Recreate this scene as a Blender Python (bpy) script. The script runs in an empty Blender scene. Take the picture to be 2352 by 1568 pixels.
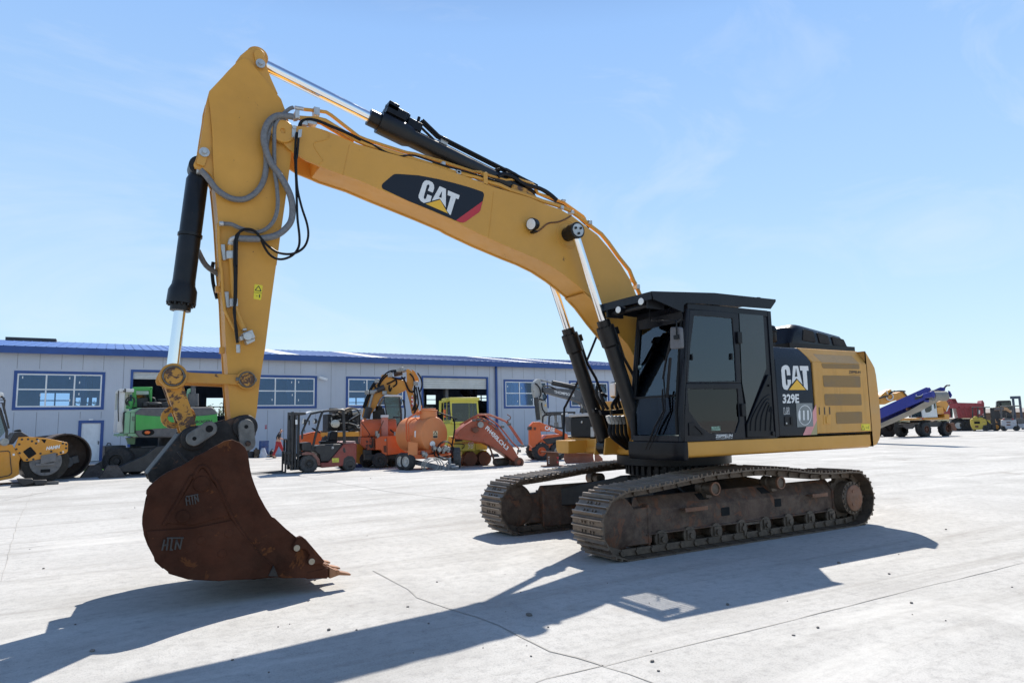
import bpy, math, random
from mathutils import Vector, Matrix
random.seed(7)
SC = bpy.context.scene
COL = SC.collection
R = math.radians
PI = math.pi
# ---------------------------------------------------------------- camera (solved from the vanishing lines)
F, YAW, PITCH, ROLL = 1562.24, 1.0359, .1219, -.0216
CAMP = Vector((-7.5004, -7.8950, 1.6179))
fw = Vector((math.cos(YAW)*math.cos(PITCH), math.sin(YAW)*math.cos(PITCH), math.sin(PITCH)))
rt = Vector((math.sin(YAW), -math.cos(YAW), 0)); up = rt.cross(fw)
c_, s_ = math.cos(ROLL), math.sin(ROLL)
RT = c_*rt + s_*up
UP = -s_*rt + c_*up
def ray(u, v): return RT*(u-1176) - UP*(v-784) + fw*F
def Y(p, y):
    q = ray(*p); return CAMP + q*((y-CAMP.y)/q.y)
def X(p, x):
    q = ray(*p); return CAMP + q*((x-CAMP.x)/q.x)
def Z(p, z=0.0):
    q = ray(*p); return CAMP + q*((z-CAMP.z)/q.z)
def zf(x0, y0, k):                       # a magnified view of the photograph -> survey units
    return lambda a, b: ((x0+a/k)*.7, (y0+b/k)*.7)
zA=zf(500,130,4); zB=zf(560,480,4); zC=zf(440,860,4); zD=zf(440,1180,4)
zF=zf(840,300,3); zG=zf(1420,480,3); zH=zf(1800,900,6); zI=zf(1780,1150,6)
zJ=zf(2040,940,4.292); zK=zf(2040,1250,4.292); zL=zf(2480,1030,5.25); zM=zf(2480,1200,5.25)
zN=zf(1540,1480,3.92); zO=zf(2240,1440,3.36); zQ=zf(440,1560,3.0947)
b1=zf(0,1080,2.8); b2=zf(800,1080,3.136); b3=zf(1150,1150,3.646); b4=zf(1550,1150,3.647); b5=zf(2750,1150,3.8557)
cd = bpy.data.cameras.new('camera'); cam = bpy.data.objects.new('camera', cd); COL.objects.link(cam)
cd.sensor_width = 36; cd.lens = F*36/2352; cd.clip_end = 5000; cd.clip_start = .1
m = Matrix((RT, UP, -fw)).transposed().to_4x4(); m.translation = CAMP
cam.matrix_world = m; SC.camera = cam

# ---------------------------------------------------------------- materials
def nodes(name):
    m = bpy.data.materials.new(name); m.use_nodes = True
    return m, m.node_tree.nodes, m.node_tree.links, m.node_tree.nodes['Principled BSDF']
def rgb(c): return (c[0], c[1], c[2], 1)
def mixc(N, L, fac, a, b):
    n = N.new('ShaderNodeMix'); n.data_type = 'RGBA'
    for s, x in ((n.inputs[0], fac), (n.inputs[6], a), (n.inputs[7], b)):
        if hasattr(x, 'is_output'): L.new(x, s)
        elif isinstance(x, (int, float)): s.default_value = x
        else: s.default_value = rgb(x)
    return n.outputs[2]
def noise(N, L, scale, detail=4, rough=.6, vec=None, dist=0):
    n = N.new('ShaderNodeTexNoise'); n.inputs['Scale'].default_value = scale
    n.inputs['Detail'].default_value = detail; n.inputs['Roughness'].default_value = rough
    n.inputs['Distortion'].default_value = dist
    if vec: L.new(vec, n.inputs['Vector'])
    return n.outputs[0]
def ramp(N, L, x, a, b, lo=0., hi=1.):
    n = N.new('ShaderNodeMapRange'); n.inputs[1].default_value = a; n.inputs[2].default_value = b
    n.inputs[3].default_value = lo; n.inputs[4].default_value = hi; L.new(x, n.inputs[0]); return n.outputs[0]
def coords(N, L, scale=(1,1,1), kind='Object'):
    t = N.new('ShaderNodeTexCoord'); mp = N.new('ShaderNodeMapping'); mp.inputs['Scale'].default_value = scale
    L.new(t.outputs[kind], mp.inputs[0]); return mp.outputs[0]
def bump(N, L, B, h, strength, dist=.02):
    b = N.new('ShaderNodeBump'); b.inputs['Strength'].default_value = strength; b.inputs['Distance'].default_value = dist
    L.new(h, b.inputs['Height']); L.new(b.outputs[0], B.inputs['Normal'])
MATS = {}
def paint(name, col, rough=.4, metal=0., var=.25, vscale=1.5, chip=None, chipcol=(.05,.025,.015), chipscale=14, chipat=.70, dust=.0, dustcol=(.35,.31,.26), bmp=.0, coat=0., spec=.5, streak=None):
    """paint with uneven fading, optional chips through to rust, grime and dust"""
    if name in MATS: return MATS[name]
    m, N, L, B = nodes(name); v = coords(N, L)
    dark = tuple(c*(1-var) for c in col); lite = tuple(min(1, c*(1+var*.5)+.01*var) for c in col)
    n1 = noise(N, L, vscale, 6, .65, v)
    c = mixc(N, L, ramp(N, L, n1, .3, .7), dark, lite)
    if streak:
        vs = coords(N, L, (streak, streak, streak*.08)); n3 = noise(N, L, 1.0, 5, .7, vs)
        c = mixc(N, L, ramp(N, L, n3, .52, .8, 0, .55), c, tuple(x*.55 for x in col))
    if dust:
        n2 = noise(N, L, vscale*3, 8, .75, v)
        c = mixc(N, L, ramp(N, L, n2, .42, .75, 0, dust), c, dustcol)
    if chip:
        n4 = noise(N, L, chipscale, 8, .7, v, .6)
        f = ramp(N, L, n4, chipat, chipat+.03, 0, chip)
        c = mixc(N, L, f, c, chipcol)
        B.inputs['Roughness'].default_value = rough
    n5 = noise(N, L, 6, 5, .7, v)
    L.new(ramp(N, L, n5, .3, .7, max(.02, rough-.08), min(1, rough+.12)), B.inputs['Roughness'])
    L.new(c, B.inputs['Base Color']); B.inputs['Metallic'].default_value = metal
    B.inputs['Coat Weight'].default_value = coat; B.inputs['Coat Roughness'].default_value = .15
    B.inputs['Specular IOR Level'].default_value = spec
    if bmp: bump(N, L, B, noise(N, L, 40, 6, .7, v), bmp, .01)
    MATS[name] = m; return m
def flat(name, col, rough=.5, metal=0., emit=0):
    if name in MATS: return MATS[name]
    m, N, L, B = nodes(name); B.inputs['Base Color'].default_value = rgb(col)
    v = coords(N, L); L.new(ramp(N, L, noise(N, L, 9, 4, .6, v), .3, .7, max(0, rough-.06), min(1, rough+.06)), B.inputs['Roughness'])
    B.inputs['Metallic'].default_value = metal
    MATS[name] = m; return m
def glass(name, tint=(.75,.85,.85), ior=1.5, see=1.0, refl=1.0):
    if name in MATS: return MATS[name]
    m = bpy.data.materials.new(name); m.use_nodes = True; N = m.node_tree.nodes; L = m.node_tree.links
    N.clear(); out = N.new('ShaderNodeOutputMaterial')
    t = N.new('ShaderNodeBsdfTransparent'); t.inputs[0].default_value = rgb(tint)
    g = N.new('ShaderNodeBsdfGlossy'); g.inputs['Roughness'].default_value = .02; g.inputs[0].default_value = rgb(refl if isinstance(refl, tuple) else (refl,refl,refl))
    f = N.new('ShaderNodeFresnel'); f.inputs[0].default_value = ior
    x = N.new('ShaderNodeMixShader'); L.new(f.outputs[0], x.inputs[0]); L.new(t.outputs[0], x.inputs[1]); L.new(g.outputs[0], x.inputs[2])
    L.new(x.outputs[0], out.inputs[0]); MATS[name] = m; return m

# ---------------------------------------------------------------- mesh builder
def catmull(pts, n=6):
    P = [Vector(p) for p in pts]
    if len(P) < 3: return P
    out = []
    for i in range(len(P)-1):
        p0 = P[max(i-1, 0)]; p1 = P[i]; p2 = P[i+1]; p3 = P[min(i+2, len(P)-1)]
        for k in range(n):
            t = k/n
            out.append(.5*((2*p1) + (p2-p0)*t + (2*p0-5*p1+4*p2-p3)*t*t + (3*p1-p0-3*p2+p3)*t**3))
    out.append(P[-1]); return out
class MB:
    def __init__(s): s.v = []; s.f = []; s.mi = []; s.m = 0; s.T = None
    def add(s, pts, faces):
        o = len(s.v)
        for p in pts:
            p = Vector(p); s.v.append(s.T @ p if s.T else p)
        for f in faces: s.f.append([o+i for i in f]); s.mi.append(s.m)
        return s
    def box(s, x0, x1, y0, y1, z0, z1):
        return s.add([(x,y,z) for z in (z0,z1) for y in (y0,y1) for x in (x0,x1)],
              [(0,2,3,1),(4,5,7,6),(0,1,5,4),(2,6,7,3),(0,4,6,2),(1,3,7,5)])
    def obox(s, c, ax, ay, az, hx, hy, hz):      # oriented box
        c=Vector(c); ax=Vector(ax).normalized(); ay=Vector(ay).normalized(); az=Vector(az).normalized()
        return s.add([c+ax*(i*hx)+ay*(j*hy)+az*(k*hz) for k in (-1,1) for j in (-1,1) for i in (-1,1)],
              [(0,2,3,1),(4,5,7,6),(0,1,5,4),(2,6,7,3),(0,4,6,2),(1,3,7,5)])
    def prism(s, pts, y0, y1, caps=True):        # outline of (x,z), extruded along y
        n = len(pts); P = [(p[0], y0, p[-1]) for p in pts] + [(p[0], y1, p[-1]) for p in pts]
        area = sum(pts[i][0]*pts[(i+1)%n][-1]-pts[(i+1)%n][0]*pts[i][-1] for i in range(n))
        fs = [(i, (i+1)%n, n+(i+1)%n, n+i) for i in range(n)]
        if caps: fs += [tuple(range(n-1,-1,-1)), tuple(range(n, 2*n))]
        flip = (area > 0) != (y1 < y0)
        # a counter-clockwise (x,z) outline seen from -y has its outside facing away from it
        fs = [tuple(reversed(f)) for f in fs] if flip else fs
        return s.add(P, fs)
    def prismX(s, pts, x0, x1):                  # outline of (y,z), extruded along x
        n = len(pts); P = [(x0, p[0], p[-1]) for p in pts] + [(x1, p[0], p[-1]) for p in pts]
        return s.add(P, [(i, (i+1)%n, n+(i+1)%n, n+i) for i in range(n)] + [tuple(range(n-1,-1,-1)), tuple(range(n, 2*n))])
    def prismZ(s, pts, z0, z1):
        n = len(pts); P = [(p[0], p[1], z0) for p in pts] + [(p[0], p[1], z1) for p in pts]
        return s.add(P, [(i, (i+1)%n, n+(i+1)%n, n+i) for i in range(n)] + [tuple(range(n-1,-1,-1)), tuple(range(n, 2*n))])
    def loft(s, loops, caps=True, closed=True):
        n = len(loops[0]); P = [p for l in loops for p in l]; fs = []
        for k in range(len(loops)-1):
            for i in range(n if closed else n-1):
                j = (i+1) % n; fs.append((k*n+i, k*n+j, (k+1)*n+j, (k+1)*n+i))
        if caps: fs += [tuple(range(n-1,-1,-1)), tuple(range((len(loops)-1)*n, len(loops)*n))]
        return s.add(P, fs)
    def basis(s, d):
        d = Vector(d).normalized(); a = d.orthogonal().normalized(); return d, a, d.cross(a)
    def lathe(s, p0, d, prof, n=24, close=False):  # prof = [(r, t)] along axis d from p0
        d, a, b = s.basis(d); p0 = Vector(p0)
        loops = [[p0 + d*t + (a*math.cos(2*PI*i/n) + b*math.sin(2*PI*i/n))*max(r, 1e-4) for i in range(n)] for r, t in prof]
        if close: loops.append(loops[0])
        return s.loft(loops, caps=not close)
    def cyl(s, p0, p1, r0, r1=None, n=20):
        p0 = Vector(p0); p1 = Vector(p1); l = (p1-p0).length
        return s.lathe(p0, p1-p0, [(r0, 0), (r0 if r1 is None else r1, l)], n)
    def tube(s, pts, r, n=8, sub=0, ends=True):
        P = catmull(pts, sub) if sub else [Vector(p) for p in pts]
        loops = []; prev = None
        for i, p in enumerate(P):
            d = (P[min(i+1, len(P)-1)] - P[max(i-1, 0)]).normalized()
            if prev is None: a = d.orthogonal().normalized()
            else:
                a = prev - d*prev.dot(d); a = a.normalized() if a.length > 1e-6 else d.orthogonal().normalized()
            prev = a; b = d.cross(a)
            rr = r[i] if isinstance(r, list) else r
            loops.append([p + (a*math.cos(2*PI*k/n) + b*math.sin(2*PI*k/n))*rr for k in range(n)])
        return s.loft(loops, ends)
    def sphere(s, c, rx, ry=None, rz=None, n=14, mrows=8):
        ry = ry or rx; rz = rz or rx; c = Vector(c)
        loops = [[c + Vector((rx*math.sin(PI*j/mrows)*math.cos(2*PI*i/n), ry*math.sin(PI*j/mrows)*math.sin(2*PI*i/n), -rz*math.cos(PI*j/mrows))) for i in range(n)] for j in range(1, mrows)]
        return s.loft(loops)
    def poly(s, pts): return s.add(pts, [tuple(range(len(pts)))])
    def plate(s, pts, t):                         # 3d outline thickened along t
        t = Vector(t); n = len(pts); P = [Vector(p) for p in pts]
        return s.add(P + [p+t for p in P], [(i, (i+1)%n, n+(i+1)%n, n+i) for i in range(n)] + [tuple(range(n-1,-1,-1)), tuple(range(n, 2*n))])
    def build(s, name, mats, parent=None, smooth=35, bevel=0, loc=None, rot=None, label=None, fix=True, seg=2):
        me = bpy.data.meshes.new(name); me.from_pydata([tuple(p) for p in s.v], [], s.f)
        if not isinstance(mats, (list, tuple)): mats = [mats]
        for m in mats: me.materials.append(m)
        for p, i in zip(me.polygons, s.mi): p.material_index = i
        if fix:
            import bmesh
            b = bmesh.new(); b.from_mesh(me); bmesh.ops.recalc_face_normals(b, faces=b.faces); b.to_mesh(me); b.free()
        if smooth:
            me.shade_smooth(); me.set_sharp_from_angle(angle=R(smooth))
        o = bpy.data.objects.new(name, me); COL.objects.link(o)
        if parent: o.parent = parent
        if loc: o.location = loc
        if rot: o.rotation_euler = rot
        if label: o['label'] = label
        if bevel:
            md = o.modifiers.new('bevel', 'BEVEL'); md.width = bevel; md.segments = seg; md.limit_method = 'ANGLE'; md.angle_limit = R(40)
        return o
def tag(o, label, cat, group=None, kind=None):
    if label: o['label'] = label
    if cat: o['category'] = cat
    if group: o['group'] = group
    if kind: o['kind'] = kind
    return o
def thing(name, label, cat, loc=(0,0,0), rz=0, group=None):
    o = bpy.data.objects.new(name, None); COL.objects.link(o); o.location = loc; o.rotation_euler = (0,0,rz)
    o.empty_display_size = .3
    return tag(o, label, cat, group)
def copy_tree(o, parent=None):
    c = o.copy(); COL.objects.link(c); c.parent = parent
    for ch in list(o.children): copy_tree(ch, c)
    return c
class Frame:
    """local axes of a machine standing at ground point o, x axis turned by a; p() surveys a point on a local plane"""
    def __init__(s, o, a): s.o = Vector(o); s.a = a; s.M = Matrix.Translation(s.o) @ Matrix.Rotation(a, 4, 'Z'); s.I = s.M.inverted()
    def _r(s, p): return s.I @ CAMP, s.I.to_3x3() @ ray(*p)
    def y(s, p, y):
        c, d = s._r(p); q = c + d*((y-c.y)/d.y); return (q.x, y, q.z)
    def x(s, p, x):
        c, d = s._r(p); q = c + d*((x-c.x)/d.x); return (x, q.y, q.z)
    def z(s, p, z=0):
        c, d = s._r(p); q = c + d*((z-c.z)/d.z); return (q.x, q.y, z)
def text_mesh(body, bold=.0, shear=0):
    cu = bpy.data.curves.new('lettering', 'FONT'); cu.body = body; cu.size = 1; cu.offset = bold; cu.shear = shear; cu.resolution_u = 3
    o = bpy.data.objects.new('lettering', cu); COL.objects.link(o)
    dg = bpy.context.evaluated_depsgraph_get(); dg.update()
    me = bpy.data.meshes.new_from_object(o.evaluated_get(dg))
    bpy.data.objects.remove(o); bpy.data.curves.remove(cu); return me
def lettering(body, ll, lr, ul, mat, parent, name='lettering', bold=.02, shear=0, off=(0,0,0), label=None):
    """text fitted to the parallelogram lower-left, lower-right, upper-left (points in the parent's space)"""
    me = text_mesh(body, bold, shear); me.name = name
    xs = [v.co.x for v in me.vertices]; ys = [v.co.y for v in me.vertices]
    x0, x1, y0, y1 = min(xs), max(xs), min(ys), max(ys)
    ll, lr, ul = Vector(ll), Vector(lr), Vector(ul); off = Vector(off)
    for v in me.vertices:
        a = (v.co.x-x0)/(x1-x0); b = (v.co.y-y0)/(y1-y0)
        v.co = ll + (lr-ll)*a + (ul-ll)*b + off
    me.materials.clear(); me.materials.append(mat)
    o = bpy.data.objects.new(name, me); COL.objects.link(o); o.parent = parent
    if label: o['label'] = label
    return o
def circ(c, r, n=24, a0=0, a1=2*PI, full=True):
    return [(c[0]+r*math.cos(a0+(a1-a0)*i/(n if full else n-1)), c[1]+r*math.sin(a0+(a1-a0)*i/(n if full else n-1))) for i in range(n)]
# ---------------------------------------------------------------- light and sky
SUNV = Vector((.44682, .47488, .75818)).normalized()
ELEV = math.asin(SUNV.z); AZ = math.atan2(SUNV.x, SUNV.y)
w = bpy.data.worlds.new('World'); SC.world = w; w.use_nodes = True
N = w.node_tree.nodes; L = w.node_tree.links; N.clear()
out = N.new('ShaderNodeOutputWorld'); bg = N.new('ShaderNodeBackground'); sky = N.new('ShaderNodeTexSky')
sky.sky_type = 'NISHITA'; sky.sun_disc = False; sky.sun_elevation = ELEV; sky.sun_rotation = AZ
sky.air_density = 1.0; sky.dust_density = .0; sky.ozone_density = 1.5; sky.altitude = 50
tc = N.new('ShaderNodeTexCoord'); mp = N.new('ShaderNodeMapping'); mp.inputs['Scale'].default_value = (1.2, 3.2, 4.5); mp.inputs['Rotation'].default_value = (.25, .3, .9)
L.new(tc.outputs['Generated'], mp.inputs[0])
cn = noise(N, L, 1.6, 9, .62, mp.outputs[0], .8)
cf = ramp(N, L, cn, .52, .85, 0, .34)
# clear sky, pale at the horizon; zenith above frame darkened to cut fill light
sx_ = N.new('ShaderNodeSeparateXYZ'); L.new(tc.outputs['Generated'], sx_.inputs[0])
cr = N.new('ShaderNodeValToRGB'); L.new(sx_.outputs[2], cr.inputs[0]); el = cr.color_ramp.elements
SKYC = [(0,(.70,.89,.985)),(.12,(.59,.82,1.0)),(.30,(.45,.695,1.0)),(.52,(.335,.575,1.0)),(.66,(.16,.30,.62)),(1,(.07,.15,.40))]
while len(el) < len(SKYC): el.new(.5)
for e_, (p_, c_3) in zip(el, SKYC): e_.position = p_; e_.color = (*c_3, 1)
gn = N.new('ShaderNodeMix'); gn.data_type = 'RGBA'; gn.blend_type = 'MULTIPLY'; gn.inputs[0].default_value = 1; L.new(cr.outputs[0], gn.inputs[6]); gn.inputs[7].default_value = (6.4,6.4,6.4,1)
sm_ = N.new('ShaderNodeMix'); sm_.data_type = 'RGBA'; sm_.inputs[0].default_value = .86; L.new(sky.outputs[0], sm_.inputs[6]); L.new(gn.outputs[2], sm_.inputs[7])
cl = N.new('ShaderNodeMix'); cl.data_type = 'RGBA'; L.new(cf, cl.inputs[0]); L.new(sm_.outputs[2], cl.inputs[6]); cl.inputs[7].default_value = (6.1,6.3,6.5,1)
L.new(cl.outputs[2], bg.inputs[0]); bg.inputs[1].default_value = .10; L.new(bg.outputs[0], out.inputs[0])
sd = bpy.data.lights.new('sun', 'SUN'); sd.energy = 4.5; sd.angle = R(.53); sd.color = (1, .945, .86)
so = bpy.data.objects.new('sun', sd); COL.objects.link(so); so.rotation_euler = SUNV.to_track_quat('Z', 'Y').to_euler()
so.location = (0, 0, 30)
SC.view_settings.view_transform = 'Standard'; SC.view_settings.look = 'None'; SC.view_settings.exposure = 0.66; SC.view_settings.gamma = 1

# ---------------------------------------------------------------- concrete yard
def concrete():
    m, N, L, B = nodes('yard_concrete'); v = coords(N, L)
    big = noise(N, L, .10, 5, .6, v); mid = noise(N, L, .55, 8, .68, v); fine = noise(N, L, 9, 8, .75, v); grit = noise(N, L, 70, 4, .7, v)
    c = mixc(N, L, ramp(N, L, mid, .38, .62), (.375,.362,.338), (.495,.482,.455))
    c = mixc(N, L, ramp(N, L, big, .42, .60, 0, .55), c, (.495,.482,.457))
    c = mixc(N, L, ramp(N, L, fine, .48, .66, 0, .55), c, (.27,.262,.25))
    c = mixc(N, L, ramp(N, L, grit, .52, .66, 0, .55), c, (.20,.195,.185))
    gr2 = noise(N, L, 28, 5, .75, v)
    c = mixc(N, L, ramp(N, L, gr2, .60, .70, 0, .6), c, (.17,.165,.155))
    # long smears left by tyres and rain
    vs = N.new('ShaderNodeMapping'); vs.inputs['Scale'].default_value = (.10, 1.3, 1); vs.inputs['Rotation'].default_value = (0,0,.12); L.new(v, vs.inputs[0])
    sm = noise(N, L, 1.2, 8, .72, vs.outputs[0], .6)
    c = mixc(N, L, ramp(N, L, sm, .52, .66, 0, .55), c, (.265,.248,.225))
    vs2 = N.new('ShaderNodeMapping'); vs2.inputs['Scale'].default_value = (.2, .8, 1); vs2.inputs['Rotation'].default_value = (0,0,-.75); L.new(v, vs2.inputs[0])
    sm2 = noise(N, L, .9, 9, .74, vs2.outputs[0], .8)
    c = mixc(N, L, ramp(N, L, sm2, .54, .66, 0, .6), c, (.57,.555,.52))
    sp = noise(N, L, .9, 4, .6, v, .5)
    c = mixc(N, L, ramp(N, L, sp, .66, .74, 0, .4), c, (.20,.17,.14))
    L.new(c, B.inputs['Base Color']); B.inputs['Roughness'].default_value = .92; B.inputs['Specular IOR Level'].default_value = .2
    h = N.new('ShaderNodeMath'); h.operation = 'ADD'; L.new(fine, h.inputs[0]); L.new(grit, h.inputs[1])
    bump(N, L, B, h.outputs[0], .35, .012); return m
MCON = concrete()
mb = MB(); G = 1500; n = 60
mb.add([(-G,-G,0),(G,-G,0),(G,G,0),(-G,G,0)], [(0,1,2,3)])
g = mb.build('ground', MCON, smooth=0); tag(g, 'pale worn concrete yard with joints and smears', 'ground', kind='structure')
# slab joints, cracks: thin darker fillings laid on the concrete
MJ = paint('joint_filler', (.335,.32,.292), .95, var=.3, vscale=3)
def strip(mb, pts, w0, z=.004, jit=.0, seg=14):
    P = []
    for i in range(len(pts)-1):
        a, b = Vector(pts[i]), Vector(pts[i+1]); k = max(2, int((b-a).length*3))
        for j in range(k): P.append(a.lerp(b, j/k))
    P.append(Vector(pts[-1])); L_, R_ = [], []
    for i, p in enumerate(P):
        d = (P[min(i+1,len(P)-1)]-P[max(i-1,0)]).normalized(); nn = Vector((-d.y, d.x, 0)); q = p + nn*random.uniform(-jit, jit)
        w = w0*random.uniform(.35, 1.25); L_.append((q+nn*w).to_3d()); R_.append((q-nn*w).to_3d())
    for l in L_+R_: l.z = z
    o = len(mb.v); mb.add(L_+R_, [(i, i+1, len(P)+i+1, len(P)+i) for i in range(len(P)-1)])
mb = MB()
J = lambda *p: [Z(q) for q in p]
strip(mb, J((1388,1529),(1700,1452),(2000,1378),(2352,1292)), 0.0066, jit=.012)
strip(mb, J((1388,1529),(1500,1567),(1560,1590)), 0.0066, jit=.015)
strip(mb, J((860,1310),(960,1372),(1050,1400),(1140,1437),(1262,1496),(1388,1529)), 0.0088, jit=.03)
strip(mb, J((1388,1529),(1250,1558),(1180,1590)), 0.0044, jit=.012)
strip(mb, J((0,1150),(180,1115),(330,1098)), 0.0165, jit=.03)
strip(mb, J((0,1335),(40,1200),(75,1130)), 0.0044, jit=.012)
strip(mb, J((0,1265),(200,1240),(320,1222)), 0.0044, jit=.012)
strip(mb, J((640,1085),(900,1130),(1090,1150)), 0.0110, jit=.03)
strip(mb, J((2030,1060),(2200,1050),(2352,1042)), 0.0165, jit=.03)
o = mb.build('ground_joint', MJ, smooth=0); tag(o, 'dark cracks and slab joints in the concrete yard', 'ground joints', kind='structure')
# crumbs and pebbles lying about
MPEB = paint('pebble', (.17,.155,.14), .9, var=.4)
mb = MB()
for i in range(60):
    if i < 160: p = Z((random.uniform(60, 2340), random.uniform(1090, 1560)))
    else: p = Z((random.gauss(1500, 620), 1568-abs(random.gauss(0, 190))))
    r = random.choice([.005,.006,.008,.01,.014]) if i > 8 else random.uniform(.014,.024)
    mb.T = Matrix.Translation(p+Vector((0,0,r*.4))) @ Matrix.Rotation(random.uniform(0,6), 4, 'Z')
    mb.sphere((0,0,0), r*random.uniform(.8,1.6), r, r*.7, n=6, mrows=4)
mb.T = None
o = mb.build('grit', MPEB, smooth=0); tag(o, 'small stones and crumbs scattered over the concrete', 'grit', kind='stuff')

# ---------------------------------------------------------------- workshop hall
WY = 40.0
wp = lambda p: Y(p, WY)
def wallmat():
    m, N, L, B = nodes('wall_panel'); v = coords(N, L)
    n1 = noise(N, L, .35, 5, .6, v); c = mixc(N, L, ramp(N, L, n1, .3, .7), (.42,.447,.505), (.49,.517,.575))
    vs = coords(N, L, (1.6, 1, .1)); n2 = noise(N, L, 1, 6, .7, vs); c = mixc(N, L, ramp(N, L, n2, .5, .8, 0, .18), c, (.33,.33,.33))
    L.new(c, B.inputs['Base Color']); B.inputs['Roughness'].default_value = .45
    wv = N.new('ShaderNodeTexWave'); wv.inputs['Scale'].default_value = 3.2; wv.bands_direction = 'X'; L.new(v, wv.inputs[0])
    bump(N, L, B, wv.outputs[0], .25, .01); return m
MWALL = wallmat()
MBLUE = paint('blue_trim', (.018,.068,.25), .38, var=.15)
MWHITE = paint('white_paint', (.78,.78,.77), .4, var=.08, dust=.12)
MDARK = paint('dark_interior', (.045,.045,.045), .8)
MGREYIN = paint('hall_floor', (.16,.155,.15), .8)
MGL = glass('window_glass', (.60,.74,.92), 1.9, refl=(.50,.68,.95))
hall = thing('workshop_hall', 'long grey workshop hall with blue trim and blue metal roof', 'hall', (8, 48, 0))
HO = Vector((8, 48, 0)); hl = lambda p: Vector(p) - HO
eave0 = wp((0,803)); ZE = 6.42
x0w, x1w, DEP = -42.0, wp((1500,900)).x, 19.0
# openings as (x0,x1,z0,z1)
def rect(tl, br): a = wp(tl); b = wp(br); return [a.x, b.x, b.z, a.z]
W1 = rect(b1(132,375), b1(952,744)); W2 = rect((580,862), b2(749,818)); W3 = rect(b2(1051,482), b3(638,668)); W4 = rect(b4(371,345), b4(912,684)); W5 = rect(b4(1155,358), b4(1640,684))
zt = sum(w[3] for w in (W1,W2,W3))/3; zb = sum(w[2] for w in (W1,W2,W3))/3
for W_ in (W1,W2,W3): W_[2], W_[3] = zb, zt
zt4 = (W4[3]+W5[3])/2; zb4 = (W4[2]+W5[2])/2
for W_ in (W4,W5): W_[2], W_[3] = zb4, zt4
W3[1] = W3[0] + (W1[1]-W1[0])
G1 = rect(b1(1203,370), (536, 1000)); G2 = rect(b3(848,300), b3(1652,640)); G1[2] = G2[2] = 0.0
D1 = rect(b1(722,838), b1(938,1205)); D1[2] = 0.0
OPEN = [W1,W2,W3,W4,W5,G1,G2,D1]
# wall with openings, cut into strips between the opening edges
mb = MB(); xs = sorted(set([x0w, x1w] + [v for W_ in OPEN for v in W_[:2]]))
TW = .12
for a, b in zip(xs[:-1], xs[1:]):
    mid = (a+b)/2; cuts = sorted([(W_[2], W_[3]) for W_ in OPEN if W_[0] < mid < W_[1]]); z = 0
    for c0, c1 in cuts:
        if c0 > z+.01: mb.box(a-HO.x, b-HO.x, -8, -8+TW, z, c0)
        z = c1
    mb.box(a-HO.x, b-HO.x, -8, -8+TW, z, ZE)
wall_mb = mb
# panel seams
sx = [wp(b1(q,230)).x for q in (165,375,578,770,960,1148,1328,1505,1675,1840)]; pitch = (sx[-1]-sx[0])/9
mb = wall_mb; mb.m = 1; k = int((x0w-sx[0])/pitch)
x = sx[0] + k*pitch
while x < x1w:
    for z0_, z1_ in ((0, ZE),):
        cuts = sorted([(W_[2]-.12, W_[3]+.12) for W_ in OPEN if W_[0]-.12 < x < W_[1]+.12]); z = 0
        for c0, c1 in cuts:
            if c0 > z+.02: mb.box(x-.012-HO.x, x+.012-HO.x, -8.004, -7.95, z, c0)
            z = c1
        mb.box(x-.012-HO.x, x+.012-HO.x, -8.004, -7.95, z, ZE-.02)
    x += pitch
mb.build('wall', [MWALL, paint('seam', (.22,.23,.25), .7)], hall, smooth=0, fix=False)
# blue surrounds
def surround(W_, t=.16, door=False):
    a, b, c, d = W_[0]-HO.x, W_[1]-HO.x, W_[2], W_[3]; mb = MB()
    y0, y1 = -8.035, -7.90
    mb.box(a, b, y0, y1, d-t, d); mb.box(a, a+t, y0, y1, c if not door else .0, d-t); mb.box(b-t, b, y0, y1, c if not door else .0, d-t)
    if not door: mb.box(a+t, b-t, y0, y1, c, c+t)
    return mb, (a+t, b-t, c + (0 if door else t), d-t)
def window(W_, cols, t=.16, ajar=None):
    mb, (a, b, c, d) = surround(W_, t); f = mb.build('window', MBLUE, hall, smooth=0)
    mb = MB(); q = .075; y0, y1 = -8.01, -7.93
    xs = [a + (b-a)*i/cols for i in range(cols+1)]; zm = c + (d-c)*.53
    mb.box(a, b, y0, y1, d-q, d); mb.box(a, b, y0, y1, c, c+q); mb.box(a, b, y0-.004, y1, zm-q/2, zm+q/2)
    for i, x in enumerate(xs):
        l = x if i == 0 else (x-q if i == cols else x-q/2); mb.box(l, l+q, y0-.008, y1, c+.003, d-.003)
    mb.build('frame', MWHITE, f, smooth=0)
    mb = MB(); mb.box(a, b, -7.975, -7.967, c, d); mb.m = 1
    for i in range(cols):
        for zz in (c+(zm-c)*random.uniform(.3,.7), zm+(d-zm)*random.uniform(.3,.7)):
            xx = xs[i] + (xs[i+1]-xs[i])*random.choice([.16,.8,.84]); mb.box(xx, xx+.05, -7.981, -7.976, zz, zz+.13)
    mb.build('pane', [MGL, MWHITE], f, smooth=0)
for W_ in (W1, W2, W3, W4, W5): window(W_, 3)
def shutter_door(W_, drop):
    mb, (a, b, c, d) = surround(W_, .14, True); f = mb.build('shutter_door', MBLUE, hall, smooth=0)
    mb = MB(); k = 5
    for i in range(k):
        h = drop/k; mb.box(a, b, -7.90, -7.84, d-(i+1)*h+.012, d-i*h)
    mb.build('shutter_panel', paint('shutter_white', (.62,.62,.58), .5, var=.12, dust=.2), f, smooth=0, bevel=.008)
shutter_door(G1, wp(b1(1300,385)).z-wp(b1(1300,450)).z); shutter_door(G2, wp(b3(1200,330)).z-wp(b3(1200,443)).z+.1)
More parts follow.
